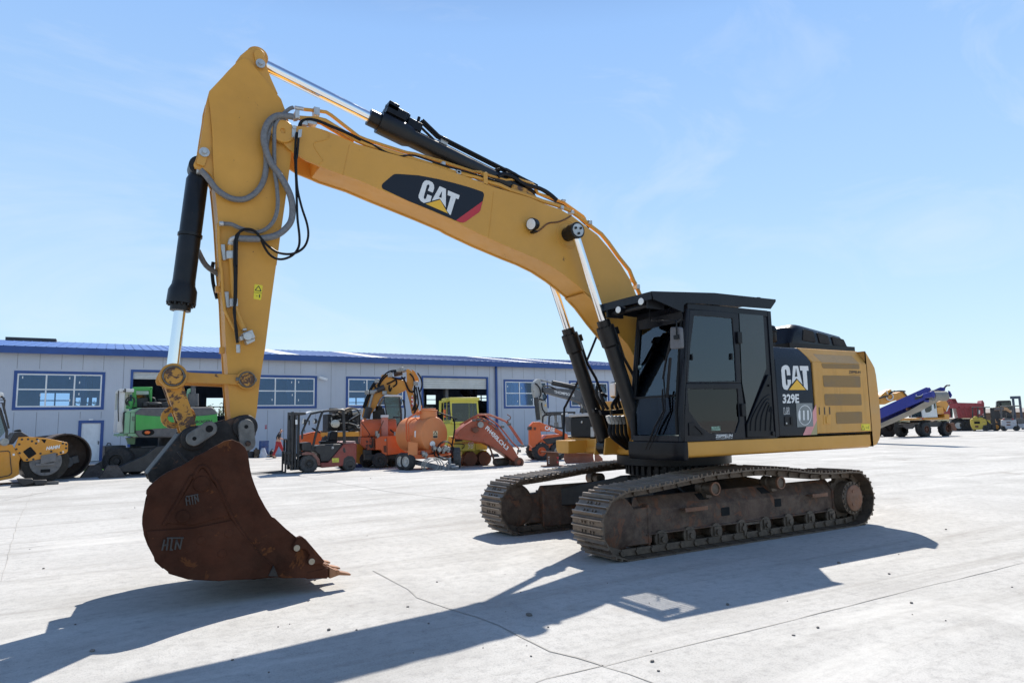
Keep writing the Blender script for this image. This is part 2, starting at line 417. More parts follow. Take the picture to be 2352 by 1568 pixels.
mb, (a, b, c, d) = surround(D1, .16, True); f = mb.build('door', MBLUE, hall, smooth=0)
mb = MB(); mb.box(a, b, -7.97, -7.9, .03, d); MUPVC = paint('door_white', (.74,.75,.76), .35, var=.1, dust=.2)
mb.box(a+.12, b-.12, -7.985, -7.97, .15, .95); mb.box(a+.12, b-.12, -7.985, -7.97, 1.1, d-.15); mb.build('door_leaf', MUPVC, f, smooth=0, bevel=.01)
mb = MB(); mb.box(b-.1, b-.06, -8.03, -7.985, 1.0, 1.2); mb.build('handle', MDARK, f, smooth=0)
mb = MB(); p = hl(wp(b1(815,836))); q = hl(wp(b1(858,822))); mb.box(p.x, q.x, -8.13, -8.0, p.z, q.z); mb.build('door_lamp', MWHITE, hall, bevel=.01)
# interior: floor, back wall with windows, side walls
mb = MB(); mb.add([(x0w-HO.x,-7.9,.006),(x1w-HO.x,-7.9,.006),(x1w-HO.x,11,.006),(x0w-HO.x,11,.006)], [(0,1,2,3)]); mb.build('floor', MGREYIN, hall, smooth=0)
BY = 11.0
def bwin(tl, br):
    a = Y(tl, HO.y+BY); b = Y(br, HO.y+BY); return [a.x, b.x, b.z, a.z]
BW = [bwin(b1(365,585), b1(640,722)), bwin(b1(690,627), b1(890,718)), bwin(zD(943,500), zD(1400,730)), bwin(b3(700,530), b3(1028,640)), bwin(b3(1490,535), b3(1640,600)), bwin(b2(1060,705), b2(1250,800))]
mb = MB(); xs = sorted(set([x0w, x1w] + [v for W_ in BW for v in W_[:2]]))
for a, b in zip(xs[:-1], xs[1:]):
    mid = (a+b)/2; cuts = sorted([(W_[2], W_[3]) for W_ in BW if W_[0] < mid < W_[1]]); z = 0
    for c0, c1 in cuts:
        if c0 > z+.01: mb.box(a-HO.x, b-HO.x, BY, BY+.15, z, c0)
        z = c1
    mb.box(a-HO.x, b-HO.x, BY, BY+.15, z, ZE)
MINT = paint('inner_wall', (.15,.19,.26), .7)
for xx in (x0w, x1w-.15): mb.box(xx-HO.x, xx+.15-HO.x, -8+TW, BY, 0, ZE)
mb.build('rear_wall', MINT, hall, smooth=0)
mb = MB()
for W_ in BW:
    a, b, c, d = W_[0]-HO.x, W_[1]-HO.x, W_[2], W_[3]; k = 2 if b-a < 5 else 3
    for i in range(k+1):
        x = a+(b-a)*i/k; mb.box(x-.05, x+.05, BY-.02, BY+.1, c, d)
    mb.box(a, b, BY-.014, BY+.09, (c+d)/2-.04, (c+d)/2+.04)
mb.build('rear_window_bars', MDARK, hall, smooth=0)
mb = MB()
for i in range(12):
    x = x0w-HO.x+3 + i*6.0
    mb.box(x, x+.25, -7.6, -7.2, 0, ZE); mb.box(x, x+.25, BY-.5, BY-.1, 0, ZE); mb.box(x, x+.2, -7.2, BY-.5, ZE-.6, ZE-.2)
mb.build('steel_frame', paint('primer_grey', (.10,.10,.10), .7), hall, smooth=0)
# roof: two slopes, standing seams, gutter board
def roofmat():
    m, N, L, B = nodes('blue_roof'); v = coords(N, L)
    n1 = noise(N, L, .5, 6, .65, v); c = mixc(N, L, ramp(N, L, n1, .3, .7), (.05,.13,.36), (.075,.165,.41))
    br = N.new('ShaderNodeTexWave'); br.bands_direction = 'Y'; br.inputs['Scale'].default_value = .85; L.new(v, br.inputs[0])
    c = mixc(N, L, ramp(N, L, br.outputs[0], .0, .12, .35, 0), c, (.02,.05,.15))
    L.new(c, B.inputs['Base Color']); B.inputs['Roughness'].default_value = .55; B.inputs['Specular IOR Level'].default_value = .3
    bump(N, L, B, br.outputs[0], .2, .01); return m
MROOF = roofmat()
rz = Y((0,783), 50.5).z; RYM = 2.5; EYF = -8.45
RIDGE = max(ZE+.9, (Y((0,784), HO.y+RYM).z + Y((1130,818), HO.y+RYM).z)/2)
ex0, ex1 = x0w-.3-HO.x, x1w+.3-HO.x
ZR0 = ZE+.27
mb = MB()
mb.add([(ex0,EYF,ZR0),(ex1,EYF,ZR0),(ex1,RYM,RIDGE),(ex0,RYM,RIDGE)], [(0,1,2,3)])
mb.add([(ex0,RYM,RIDGE+.001),(ex1,RYM,RIDGE+.001),(ex1,13.4,ZR0),(ex0,13.4,ZR0)], [(0,1,2,3)])
mb.add([(ex0,EYF,ZR0-.1),(ex1,EYF,ZR0-.1),(ex1,RYM,RIDGE-.1),(ex0,RYM,RIDGE-.1)], [(0,1,2,3)])
mb.add([(ex0,RYM,RIDGE-.101),(ex1,RYM,RIDGE-.101),(ex1,13.4,ZR0-.1),(ex0,13.4,ZR0-.1)], [(0,1,2,3)])
roof = mb.build('roof', MROOF, hall, smooth=0, fix=False)
mb = MB(); x = ex0; sl = Vector((0, RYM-EYF, RIDGE-ZR0)); nrm = Vector((0,-sl.z,sl.y)).normalized()
while x < ex1:
    c = Vector((x, (EYF+RYM)/2, (ZR0+RIDGE)/2)) + nrm*.013
    mb.obox(c, (1,0,0), sl, nrm, .022, sl.length/2, .014); x += .5
mb.build('roof_seam', paint('seam_blue', (.035,.10,.30), .42, var=.1), roof, smooth=0)
# pale translucent strips
for u in (685, 890, 1231, 1336):
    mb = MB()
    xx = Y((u, 822), 40-.45).x - HO.x; a = Vector((xx-1.0, EYF+.1, ZR0)); 
    for dx in (0, .45, .9):
        c = Vector((xx-1.0+dx, (EYF+RYM)/2, (ZR0+RIDGE)/2)) + nrm*.012
        mb.obox(c, (1,0,0), sl, nrm, .225, sl.length/2-.15, .008)
    mb.build('roof_light_strip', paint('translucent_panel', (.75,.74,.70), .5, var=.15, dust=.2), roof, smooth=0)
mb = MB(); p = Y(b1(60,107), HO.y+RYM-.2); q = Y(b1(520,124), HO.y+RYM-.2)
mb.box(p.x-HO.x, q.x-HO.x, RYM-.9, RYM+.2, RIDGE-.2, RIDGE+.12); mb.build('roof_vent', paint('vent_black', (.06,.06,.06), .7), roof, smooth=0)
mb = MB(); mb.box(ex0, ex1, -8.5, -8.40, ZE-.14, ZR0-.02); mb.box(ex0, ex1, -8.40, -8.0, ZE+.0, ZE+.04); mb.build('eaves_board', MBLUE, roof, smooth=0)
mb = MB(); p = wp(b3(1735,300)); mb.cyl((p.x-HO.x, -8.12, 0.1), (p.x-HO.x, -8.12, ZE-.1), .1, n=10); mb.build('downpipe', MBLUE, hall)
mb = MB(); p = hl(wp(b2(775,500))); mb.box(p.x-.08, p.x-.02, -8.15, -8.0, p.z-.1, p.z+.1); mb.obox((p.x+.22,-8.3,p.z-.05), (1,-.5,-.35), (.5,1,0), (.3,-.1,1), .28, .09, .09); mb.build('security_camera', MWHITE, hall, bevel=.02)
# red hydrant letter on the wall
MRED = flat('sign_red', (.45,.02,.04), .5)
a_, b_, c_2 = (hl(Vector((wp(q).x, WY-.012, wp(q).z))) for q in (b2(218,1001), b2(236,1001), b2(218,981)))
lettering('H', a_, b_, c_2, MRED, hall, 'hydrant_letter', .03)
mb = MB(); p = hl(Vector((wp(b2(227,1012)).x, WY-.012, wp(b2(227,1012)).z))); mb.poly([p+Vector((-.03,0,.08)), p+Vector((.03,0,.08)), p+Vector((.03,0,0)), p+Vector((.09,0,0)), p+Vector((0,0,-.11)), p+Vector((-.09,0,0)), p+Vector((-.03,0,0))]); mb.build('hydrant_arrow', MRED, hall, smooth=0)
# ================================================================ the tracked excavator in the foreground
MY = paint('machine_yellow', (.62,.305,.048), .42, var=.12, vscale=.9, chip=.9, chipscale=6, chipat=.675, dust=.07, dustcol=(.42,.25,.08), spec=.45)
MYS = paint('stick_yellow', (.615,.30,.048), .44, var=.14, vscale=1.1, chip=.9, chipcol=(.10,.042,.022), chipscale=10, chipat=.665, dust=.1, dustcol=(.36,.2,.07), spec=.35)
MYW = paint('worn_yellow', (.55,.25,.025), .5, var=.2, vscale=2, chip=1, chipcol=(.075,.032,.02), chipscale=7, chipat=.62, dust=.15)
MYH = paint('rubbed_yellow', (.55,.25,.025), .55, var=.2, vscale=2, chip=1, chipcol=(.085,.04,.022), chipscale=9, chipat=.52, dust=.1)
MYB = paint('body_yellow', (.59,.30,.065), .45, var=.12, vscale=1.2, spec=.35, dust=.30, dustcol=(.55,.36,.14), streak=9)
MBK = paint('satin_black', (.006,.0065,.009), .34, var=.3, vscale=2, dust=.08, dustcol=(.10,.10,.10), spec=.2)
MBC = paint('cylinder_black', (.006,.006,.007), .36, var=.3, chip=.5, chipcol=(.10,.06,.04), chipscale=22, chipat=.66, dust=.08, dustcol=(.12,.10,.09), spec=.35)
MNAVY = paint('body_black', (.006,.007,.012), .30, var=.25, vscale=1.5, dust=.08, dustcol=(.08,.085,.10), spec=.25)
MRUB = paint('rubber_hose', (.005,.005,.006), .45, var=.3, spec=.25)
MSLV = paint('hose_sleeve', (.16,.16,.165), .45, var=.3, vscale=30)
MZN = paint('zinc', (.50,.50,.49), .42, metal=.6, var=.25, vscale=8)
MCHR = flat('chrome', (.86,.87,.88), .10, 1.0)
MRUST = paint('bucket_rust', (.066,.019,.0075), .68, var=.6, vscale=1.8, spec=.15, chip=.6, chipcol=(.15,.052,.016), chipscale=3.5, chipat=.60, dust=.2, dustcol=(.10,.05,.03), bmp=.25)
MEDGE = paint('bare_edge', (.30,.13,.055), .55, var=.45, vscale=6, bmp=.2)
MEAR = paint('worn_black', (.015,.014,.015), .5, spec=.25, var=.5, vscale=3, chip=.7, chipcol=(.10,.055,.035), chipscale=6, chipat=.58, dust=.25, dustcol=(.13,.115,.10), bmp=.1)
MPIN = paint('pin_steel', (.15,.145,.135), .5, metal=.3, var=.5, vscale=9, bmp=.2)
MTRK = paint('track_steel', (.11,.074,.049), .55, metal=.1, var=.5, vscale=5, dust=.5, dustcol=(.23,.175,.12), bmp=.2)
MSHOE = paint('shoe_steel', (.14,.10,.072), .42, metal=.35, var=.5, vscale=5, dust=.5, dustcol=(.27,.205,.14), bmp=.2)
MFRM = paint('frame_rust', (.088,.046,.028), .65, var=.5, vscale=2.2, chip=.7, chipcol=(.19,.07,.03), chipscale=5, chipat=.55, dust=.55, dustcol=(.25,.175,.115), bmp=.2)
MCAP = paint('hub_rust', (.22,.085,.035), .6, var=.4, vscale=4, dust=.3, bmp=.2)
MHOLE = flat('hollow', (.004,.004,.004), .9)
MLET = paint('letter_white', (.76,.76,.74), .5, var=.08, vscale=6, dust=.15)
MLETB = flat('letter_black', (.012,.012,.014), .5)
MCY = flat('sign_yellow', (.82,.45,.03), .45)
MREDST = flat('stripe_red', (.48,.025,.035), .45)
MPINK = paint('stripe_pink', (.72,.30,.29), .5, var=.2, vscale=4)
MOLV = paint('stripe_olive', (.42,.36,.18), .5, var=.2)
MLAMP = flat('lamp_lens', (.75,.76,.74), .15)
MCGL = glass('cab_glass', (.60,.73,.80), 1.9, refl=(.7,.8,.9))
MCGD = glass('dark_cab_glass', (.60,.70,.70), 1.7, refl=.6)
MSEAT = paint('seat_grey', (.10,.11,.12), .8, var=.3)
MTRIM = paint('cab_trim', (.34,.43,.43), .7, var=.2)

EX = thing('tracked_excavator', 'big yellow and black tracked excavator with its rusty bucket lowered to the ground', 'excavator', (0,0,0))
def xz(frame_pts, y):            # surveyed outline on the plane y
    return [(q.x, q.z) for q in (Y(p, y) for p in frame_pts)]
def ringY(mb, outer, inner, y0, y1):
    n = len(outer); P = []
    for y in (y0, y1):
        P += [(a[0], y, a[-1]) for a in outer] + [(a[0], y, a[-1]) for a in inner]
    fs = []
    for i in range(n):
        j = (i+1) % n
        fs += [(i, j, n+j, n+i), (2*n+i, 3*n+i, 3*n+j, 2*n+j), (i, 2*n+i, 2*n+j, j), (n+i, n+j, 3*n+j, 3*n+i)]
    return mb.add(P, fs)
def rounded(pts, r, k=4):        # round the corners of a 2d outline
    out = []; n = len(pts)
    for i in range(n):
        p0, p, p1 = Vector((pts[i-1][0], pts[i-1][-1])), Vector((pts[i][0], pts[i][-1])), Vector((pts[(i+1)%n][0], pts[(i+1)%n][-1]))
        a = p + (p0-p).normalized()*min(r, (p0-p).length*.45); b = p + (p1-p).normalized()*min(r, (p1-p).length*.45)
        for j in range(k+1):
            t = j/k; out.append(tuple((1-t)**2*a + 2*t*(1-t)*p + t*t*b))
    return out

# ---------------------------------------------------------------- undercarriage
XI, XS, ZW, RO = -2.16, 2.33, .405, .385
def track_path():
    P = []
    for i in range(13): a = PI/2 + PI*i/12; P.append((XI + RO*math.cos(a), ZW + RO*math.sin(a)))      # front, going down
    for i in range(1, 24): P.append((XI + (XS-XI)*i/24, ZW-RO))
    for i in range(13): a = -PI/2 + PI*i/12; P.append((XS + RO*math.cos(a), ZW + RO*math.sin(a)))
    top = [(2.0,.795),(1.6,.80),(1.2,.84),(.8,.895),(.4,.93),(0,.932),(-.5,.92),(-.9,.895),(-1.3,.855),(-1.8,.81)]
    return P + top
def resample(P, n):
    Q = [Vector(p) for p in P] + [Vector(P[0])]; d = [0]
    for i in range(len(Q)-1): d.append(d[-1] + (Q[i+1]-Q[i]).length)
    out = []
    for k in range(n):
        t = d[-1]*k/n; i = max(j for j in range(len(d)) if d[j] <= t+1e-9); i = min(i, len(Q)-2)
        u = (t-d[i])/(d[i+1]-d[i]); out.append(Q[i].lerp(Q[i+1], u))
    return out, d[-1]
NSH = 47
PATH, PLEN = resample(track_path(), NSH); PITCH = PLEN/NSH
def shoe_mb():
    mb = MB(); h = PITCH/2; w = .30
    prof = [(-h*.96,0),(-h*.96,.020),(-h*.80,.050),(-h*.68,.050),(-h*.60,.020),(-h*.10,.020),(-.03*h,.044),(.10*h,.044),(.18*h,.020),(h*.62,.020),(h*.70,.044),(h*.82,.044),(h*.9,.018),(h*1.04,.004),(h*1.04,-.010),(h*.9,0)]
    mb.prism([(a, b) for a, b in prof], -w, w)
    return mb
shoe0 = shoe_mb()
def bolts(mb):
    for sx in (-.45, .4):
        for sy in (-.11,-.05,.05,.11): mb.cyl((sx*PITCH*.5, sy, .018), (sx*PITCH*.5, sy, .034), .016, n=6)
    mb.m = 1; h = PITCH/2
    for cx_, zt_ in ((-.74,.050),(.03,.044),(.76,.044)): mb.box((cx_-.055)*h, (cx_+.055)*h, -.298, .298, zt_-.002, zt_+.0025)
    mb.m = 0
bolts(shoe0)
shoe_proto = None
for side in (-1, 1):
    yc = side*1.195
    mb = MB()                                            # chain of links with pins
    nl = NSH
    for k in range(nl):
        p = PATH[k]; q = PATH[(k+1) % nl]; d = (q-p).normalized(); nrm = Vector((-d.y, d.x)); c = (p+q)/2
        # inner side of the chain lies towards the loop's middle
        inn = nrm if nrm.dot(Vector((.1,.42))-c) > 0 else -nrm
        if k >= nl-11 or 24 < k < 36: inn = nrm if abs(d.x) > .8 else inn
        for sy in (-.10, .10):
            cc = c + inn*.045
            mb.obox((cc.x, yc+sy, cc.y), (d.x,0,d.y), (0,1,0), (nrm.x,0,nrm.y), PITCH*.46, .022, .040)
            pp = p + inn*.05
        mb.cyl((p.x+inn.x*.05, yc-.15, p.y+inn.y*.05), (p.x+inn.x*.05, yc+.15, p.y+inn.y*.05), .026, n=8)
    ch = mb.build('crawler_track', MTRK, EX, smooth=30)
    for k in range(nl):
        p = PATH[k]; q = PATH[(k+1) % nl]; d = (q-p).normalized(); c = (p+q)/2
        if shoe_proto is None:
            o = shoe0.build('track_shoe', [MSHOE, paint('worn_grouser', (.27,.22,.18), .38, metal=.5, var=.4, vscale=6)], ch, smooth=30); shoe_proto = o
        else:
            o = shoe_proto.copy(); COL.objects.link(o); o.parent = ch
        # local x along travel, local z outward
        out = Vector((d.y, -d.x)) if True else None
        M = Matrix(((d.x,0,out.x,c.x),(0,1,0,yc),(d.y,0,out.y,c.y),(0,0,0,1)))
        if M.to_3x3().determinant() < 0: M = Matrix(((-d.x,0,out.x,c.x),(0,1,0,yc),(-d.y,0,out.y,c.y),(0,0,0,1)))
        o.matrix_local = M
    # frame
    s = side; yo = yc + s*(-.0)
    def yy(v): return yc + (-1)*v if side < 0 else yc + v      # v: outward distance from the track's middle
    mb = MB()
    sec = [(-.10,.20),(.06,.22),(.10,.225),(.10,.245),(.06,.25),(.06,.52),(.03,.56),(-.07,.68),(-.12,.68),(-.16,.60),(-.16,.07),(-.12,.07)]
    mb.prismX([(yy(a), b) for a, b in sec], -1.72, 2.03)
    mb.prismX([(yy(.075),.20),(yy(.075),.545),(yy(-.06),.70),(yy(-.13),.70),(yy(-.13),.20)], 2.03, 2.06)
    mb.build('track_frame', MFRM, EX, bevel=.012)
    mb = MB()                                             # recoil guard over the idler fork
    mb.prism(rounded([(-2.28,.13),(-2.26,.545),(-1.62,.575),(-1.62,.12)], .05), yy(-.05), yy(.09))
    mb.prism([(-1.69,.10),(-1.69,.60),(-1.655,.60),(-1.655,.10)], yy(-.06), yy(.10))
    mb.build('idler_guard', MFRM, EX, bevel=.012)
    mb = MB(); mb.lathe((XI, yy(-.11), ZW), (0, yy(.11)-yy(-.11), 0), [(.05,0),(.27,0),(.30,.02),(.30,.07),(.335,.075),(.335,.145),(.30,.15),(.30,.2),(.27,.22),(.05,.22)], 40); mb.build('idler_wheel', MFRM, EX)
    mb = MB()                                             # sprocket
    teeth = []
    for i in range(44):
        a = 2*PI*i/44; r = .335 if i % 4 in (1,2) else .29
        teeth.append((XS+r*math.cos(a), ZW+r*math.sin(a)))
    mb.prism(teeth, yy(-.035), yy(.035)); mb.build('sprocket', MTRK, EX, smooth=0)
    mb = MB(); mb.lathe((XS, yy(-.14), ZW), (0, yy(1)-yy(0), 0), [(.24,0),(.24,.20),(.235,.25),(.245,.255),(.245,.335),(.215,.34),(.195,.365),(.02,.37)], 40)
    for i in range(18):
        a = 2*PI*i/18; mb.cyl((XS+.22*math.cos(a), yy(.19), ZW+.22*math.sin(a)), (XS+.22*math.cos(a), yy(.215), ZW+.22*math.sin(a)), .017, n=6)
    fd = mb.build('final_drive', MTRK, EX)
    mb = MB(); mb.lathe((XS, yy(.222), ZW), (0, yy(1)-yy(0), 0), [(.192,0),(.192,.012),(.18,.02),(.01,.02)], 36)
    for a in (2.0, 4.1): mb.cyl((XS+.11*math.cos(a), yy(.24), ZW+.11*math.sin(a)), (XS+.11*math.cos(a), yy(.252), ZW+.11*math.sin(a)), .022, n=10)
    mb.build('hub_cover', MCAP, fd)
    for x in (-.56, .745):
        mb = MB(); mb.lathe((x, yy(-.12), .725), (0, yy(1)-yy(0), 0), [(.03,0),(.085,0),(.085,.09),(.065,.1),(.065,.15),(.088,.16),(.088,.28),(.07,.285)], 24); r_ = mb.build('carrier_roller', MTRK, EX)
        mb = MB(); mb.lathe((x, yy(.15), .725), (0, yy(1)-yy(0), 0), [(.089,0),(.089,.030),(.070,.030),(.070,.01)], 24, True); mb.build('roller_rim', MCAP, r_)
        mb = MB(); mb.box(x-.05, x+.05, min(yy(-.12),yy(.05)), max(yy(-.12),yy(.05)), .60, .70); mb.build('roller_bracket', MTRK, r_)
    for i in range(8):
        x = -1.48 + i*.485
        mb = MB(); mb.lathe((x, yy(-.15), .165), (0, yy(1)-yy(0), 0), [(.04,0),(.10,.0),(.10,.03),(.085,.035),(.085,.22),(.108,.225),(.108,.252),(.05,.255)], 20)
        mb.box(x-.06, x+.06, min(yy(.10),yy(.125)), max(yy(.10),yy(.125)), .115, .235)
        mb.cyl((x, yy(.12), .165), (x, yy(.15), .165), .035, n=10)
        mb.build('track_roller', MTRK, EX)
    mb = MB()
    for x in (-.02, .30): mb.prism([(x,.06),(x,.23),(x+.035,.23),(x+.035,.06)], yy(.06), yy(.14))
    mb.box(-.02, .335, min(yy(.12),yy(.135)), max(yy(.12),yy(.135)), .20, .23); mb.build('track_guide', MTRK, EX)
    for (x0, x1, z0) in ((-1.12,-.72,.50),(1.42,1.78,.50)):
        mb = MB(); mb.box(x0, x1, min(yy(.065),yy(.17)), max(yy(.065),yy(.17)), z0-.005, z0+.005); mb.box(x0, x1, min(yy(.16),yy(.175)), max(yy(.16),yy(.175)), z0-.035, z0+.02)
        mb.build('step', MCAP, EX, bevel=.006)
    for (x0, x1, z0, z1) in ((-.36,-.20,.345,.455),(.72,.86,.38,.49)):
        mb = MB(); mb.prism(rounded([(x0,z0),(x1,z0),(x1,z1),(x0,z1)], .015), yy(.058), yy(.064)); mb.build('frame_hole', MHOLE, EX, smooth=0)
    for x0 in (-.70, .52, -1.83):
        mb = MB(); zA0, zA1 = (.575, .63) if x0 > -1.5 else (.578,.578)
        if x0 > -1.5: mb.plate([(x0, yy(.016), .577), (x0+.17, yy(.016), .577), (x0+.10, yy(-.045), .652), (x0-.03, yy(-.045), .652)], (0, yy(.006)-yy(0), .006)); mb.build('frame_hole', MHOLE, EX, smooth=0)
# car body, cross members and slewing ring
mb = MB()
mb.loft([[(-.75,-1.1,.40),(.85,-1.1,.40),(.85,-1.1,.62),(-.75,-1.1,.62)], [(-.6,-.55,.40),(.7,-.55,.40),(.7,-.55,.80),(-.6,-.55,.80)], [(-.6,.55,.40),(.7,.55,.40),(.7,.55,.80),(-.6,.55,.80)], [(-.75,1.1,.40),(.85,1.1,.40),(.85,1.1,.62),(-.75,1.1,.62)]])
for sx in (-1, 1):
    mb.loft([[(sx*1.25+.05-.22,sy*1.08,.35),(sx*1.25+.05+.22,sy*1.08,.35),(sx*1.25+.05+.22,sy*1.08,.62),(sx*1.25+.05-.22,sy*1.08,.62)] for sy in (-1,)] + [[(sx*.45+.05-.25,-.3,.42),(sx*.45+.05+.25,-.3,.42),(sx*.45+.05+.25,-.3,.82),(sx*.45+.05-.25,-.3,.82)]])
    mb.loft([[(sx*1.25+.05-.22,1.08,.35),(sx*1.25+.05+.22,1.08,.35),(sx*1.25+.05+.22,1.08,.62),(sx*1.25+.05-.22,1.08,.62)], [(sx*.45+.05-.25,.3,.42),(sx*.45+.05+.25,.3,.42),(sx*.45+.05+.25,.3,.82),(sx*.45+.05-.25,.3,.82)]])
mb.build('car_body', paint('underbody_black', (.022,.020,.019), .6, var=.4, dust=.3, dustcol=(.10,.085,.07)), EX, bevel=.02)
mb = MB()
mb.cyl((.02,0,.80), (.02,0,1.14), .66, n=48); mb.lathe((.02,0,.83), (0,0,1), [(.66,0),(.70,.0),(.70,.10),(.66,.1)], 48)
mb.lathe((.02,0,.99), (0,0,1), [(.6,0),(.86,0),(.86,.135),(.6,.135)], 56)
for i in range(40):
    a = 2*PI*i/40; mb.obox((.02+.70*math.cos(a), .70*math.sin(a), .905), (math.cos(a),math.sin(a),0), (-math.sin(a),math.cos(a),0), (0,0,1), .035, .028, .065)
mb.build('slewing_ring', MBK, EX)

# ---------------------------------------------------------------- upper structure
YS = -1.45
mb = MB()
sec = [(-1.45,1.352),(-1.45,1.20),(-1.435,1.165),(-1.40,1.148),(-1.10,1.148),(-1.10,1.352)]
mb.prismX(sec, -1.17, 2.83)
mb.build('side_rail', MY, EX, bevel=.01)
mb = MB(); mb.prismX([(1.45,1.352),(1.45,1.20),(1.40,1.148),(1.10,1.148),(1.10,1.352)], -1.17, 2.83); mb.build('side_rail', MY, EX, bevel=.01)
mb = MB(); mb.box(-.55, 2.83, -1.10, 1.10, 1.128, 1.345); mb.build('upper_deck', MY, EX, bevel=.01)
mb = MB(); mb.box(-1.12,-.56,-1.08,-.46,1.13,1.34); mb.build('slew_cover', MBK, EX, bevel=.02)
# body with black side panel and louvred rear panel
mb = MB()
sec = [(YS,1.372),(YS,2.46),(-1.30,2.675),(1.30,2.675),(1.45,2.46),(1.45,1.372)]
mb.prismX(sec, .68, 1.50); mb.build('engine_housing', MNAVY, EX, bevel=.018)
mb = MB(); mb.prismX([(-1.43,1.372),(-1.43,2.44),(-1.28,2.655),(1.28,2.655),(1.43,2.44),(1.43,1.372)], 1.50, 2.86); mb.build('engine_bay', MHOLE, EX, smooth=0)
# yellow door panel: side part and sloped shoulder
mb = MB()
a = xz([zL(850,595), zL(980,825), zM(1075,1185), zM(1975,1140), zL(1925,1010), zL(1915,850)], YS)
zt_ = 2.675
mb.prism([(1.525,1.395),(1.53,2.46),(2.875,2.46),(2.875,1.395)], YS-.004, YS+.03)
mb.plate([(1.53,YS-.004,2.46),(2.90,YS-.004,2.46),(2.90,-1.30,2.68),(1.40,-1.30,2.68)], (0,.03,-.02))
mb.box(1.40, 2.90, -1.30, 1.43, 2.657, 2.68)
pan = mb.build('rear_side_panel', MYB, EX, bevel=.014)
def mesh_mat():
    m, N_, L_, B = nodes('louvre_mesh'); v = coords(N_, L_)
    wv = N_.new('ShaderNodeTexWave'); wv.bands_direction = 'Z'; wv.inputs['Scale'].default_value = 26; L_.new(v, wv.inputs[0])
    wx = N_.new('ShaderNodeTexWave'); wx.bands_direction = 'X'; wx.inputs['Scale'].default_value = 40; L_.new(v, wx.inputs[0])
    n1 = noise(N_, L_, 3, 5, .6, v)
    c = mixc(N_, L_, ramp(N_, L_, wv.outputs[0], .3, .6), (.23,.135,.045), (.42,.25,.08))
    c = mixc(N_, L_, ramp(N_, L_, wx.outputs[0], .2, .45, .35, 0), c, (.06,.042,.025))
    c = mixc(N_, L_, ramp(N_, L_, n1, .5, .75, 0, .45), c, (.16,.14,.11))
    L_.new(c, B.inputs['Base Color']); B.inputs['Roughness'].default_value = .6
    bump(N_, L_, B, wv.outputs[0], .6, .006); return m
MLOU = mesh_mat()
for pts in ([zL(1125,850),zL(1150,935),zL(1785,950),zL(1780,870)], [zL(1150,1055),zL(1170,1255),zL(1805,1262),zL(1795,1068)], [zL(1178,1375),zM(1192,680),zM(1822,680),zM(1812,484)], [zM(1375,797),zM(1388,1000),zM(1832,985),zM(1828,788)]):
    mb = MB(); mb.prism(rounded(xz(pts, YS-.004), .03), YS-.008, YS+.002); mb.build('louvre', MLOU, pan, smooth=0)
mb = MB(); q = xz([zL(1125,850),zL(1780,870)], YS)       # the top louvre folds over the shoulder
k = .60
mb.plate([(q[0][0],YS-.008,2.455),(q[1][0],YS-.008,2.455),(q[1][0]-.04,YS+.15*k-.004,2.46+.215*k),(q[0][0]-.06,YS+.15*k-.004,2.46+.215*k)], (0,.012,-.004)); mb.build('louvre', MLOU, pan, smooth=0)
mb = MB(); mb.prism(rounded(xz([zM(1155,845),zM(1160,1005),zM(1285,1005),zM(1280,845)], YS), .01), YS-.010, YS); mb.prism(xz([zM(1195,868),zM(1200,988),zM(1250,988),zM(1245,868)], YS), YS-.02, YS); mb.build('latch', MY, pan, bevel=.004)
# counterweight with a rounded back
mb = MB()
prof = xz([zL(1870,640), zL(1895,665), zL(1945,750), zL(2005,850), zL(2045,930), zL(2070,1050), zL(2095,1250), zM(2125,600), zM(2145,850), zM(2152,1050), zM(2135,1250), zM(2085,1350), zM(2000,1383), zM(1962,1385)], YS)
prof = prof[:-1] + [(2.89,1.16),(2.89,2.66)]
def cw_loop(y, grow): return [(2.88+(p[0]-2.88)*grow if p[0] > 2.88 else p[0], y, p[-1]) for p in prof]
ys = [-1.45,-1.40,-1.2,-.9,-.5,0,.5,.9,1.2,1.40,1.45]
gr = [1.0,1.12,1.45,1.75,2.0,2.08,2.0,1.75,1.45,1.12,1.0]
mb.loft([cw_loop(y, g_) for y, g_ in zip(ys, gr)]); mb.build('counterweight', paint('counterweight_yellow', (.59,.30,.07), .5, var=.15, vscale=1.5, chip=.9, chipcol=(.30,.25,.2), chipscale=7, chipat=.66, dust=.3, dustcol=(.5,.34,.16)), EX, smooth=50)
# engine hood on top
mb = MB(); yh0, yh1 = -.72, 1.0
hp = xz([zL(590,520), zL(640,210), zL(725,158), zL(800,163), zL(1480,355), zL(1520,400), zL(1650,605)], yh0)
def hood_loop(y, dz, dx): return [(p[0]+ (dx if i < 3 else -dx if i > 4 else 0), y, p[-1]-(dz if 0 < i < len(hp)-1 else 0)) for i, p in enumerate(hp)]
mb.loft([hood_loop(yh0, .10, .02), hood_loop(yh0+.05, .03, .0), hood_loop(yh0+.14, 0, 0), hood_loop(yh1-.14, 0, 0), hood_loop(yh1-.05,.03,0), hood_loop(yh1,.10,.02)])
hood = mb.build('engine_hood', MNAVY, EX, smooth=55, bevel=.03)
for pts in ([zL(815,262),zL(980,300),zL(1025,490),zL(800,450)], [zL(1050,320),zL(1230,370),zL(1275,525),zL(1095,500)], [zL(1300,385),zL(1505,440),zL(1560,560),zL(1340,540)]):
    mb = MB(); mb.prism(rounded(xz(pts, yh0), .02), yh0-.012, yh0+.03); mb.build('hood_vent', paint('vent_mesh', (.02,.02,.02), .8), hood, smooth=0)
mb = MB(); mb.box(hp[0][0]-.05, hp[-1][0]+.05, yh0-.03, yh1, 2.66, hp[0][-1]-.0+.02); mb.build('hood_base', MBK, hood)
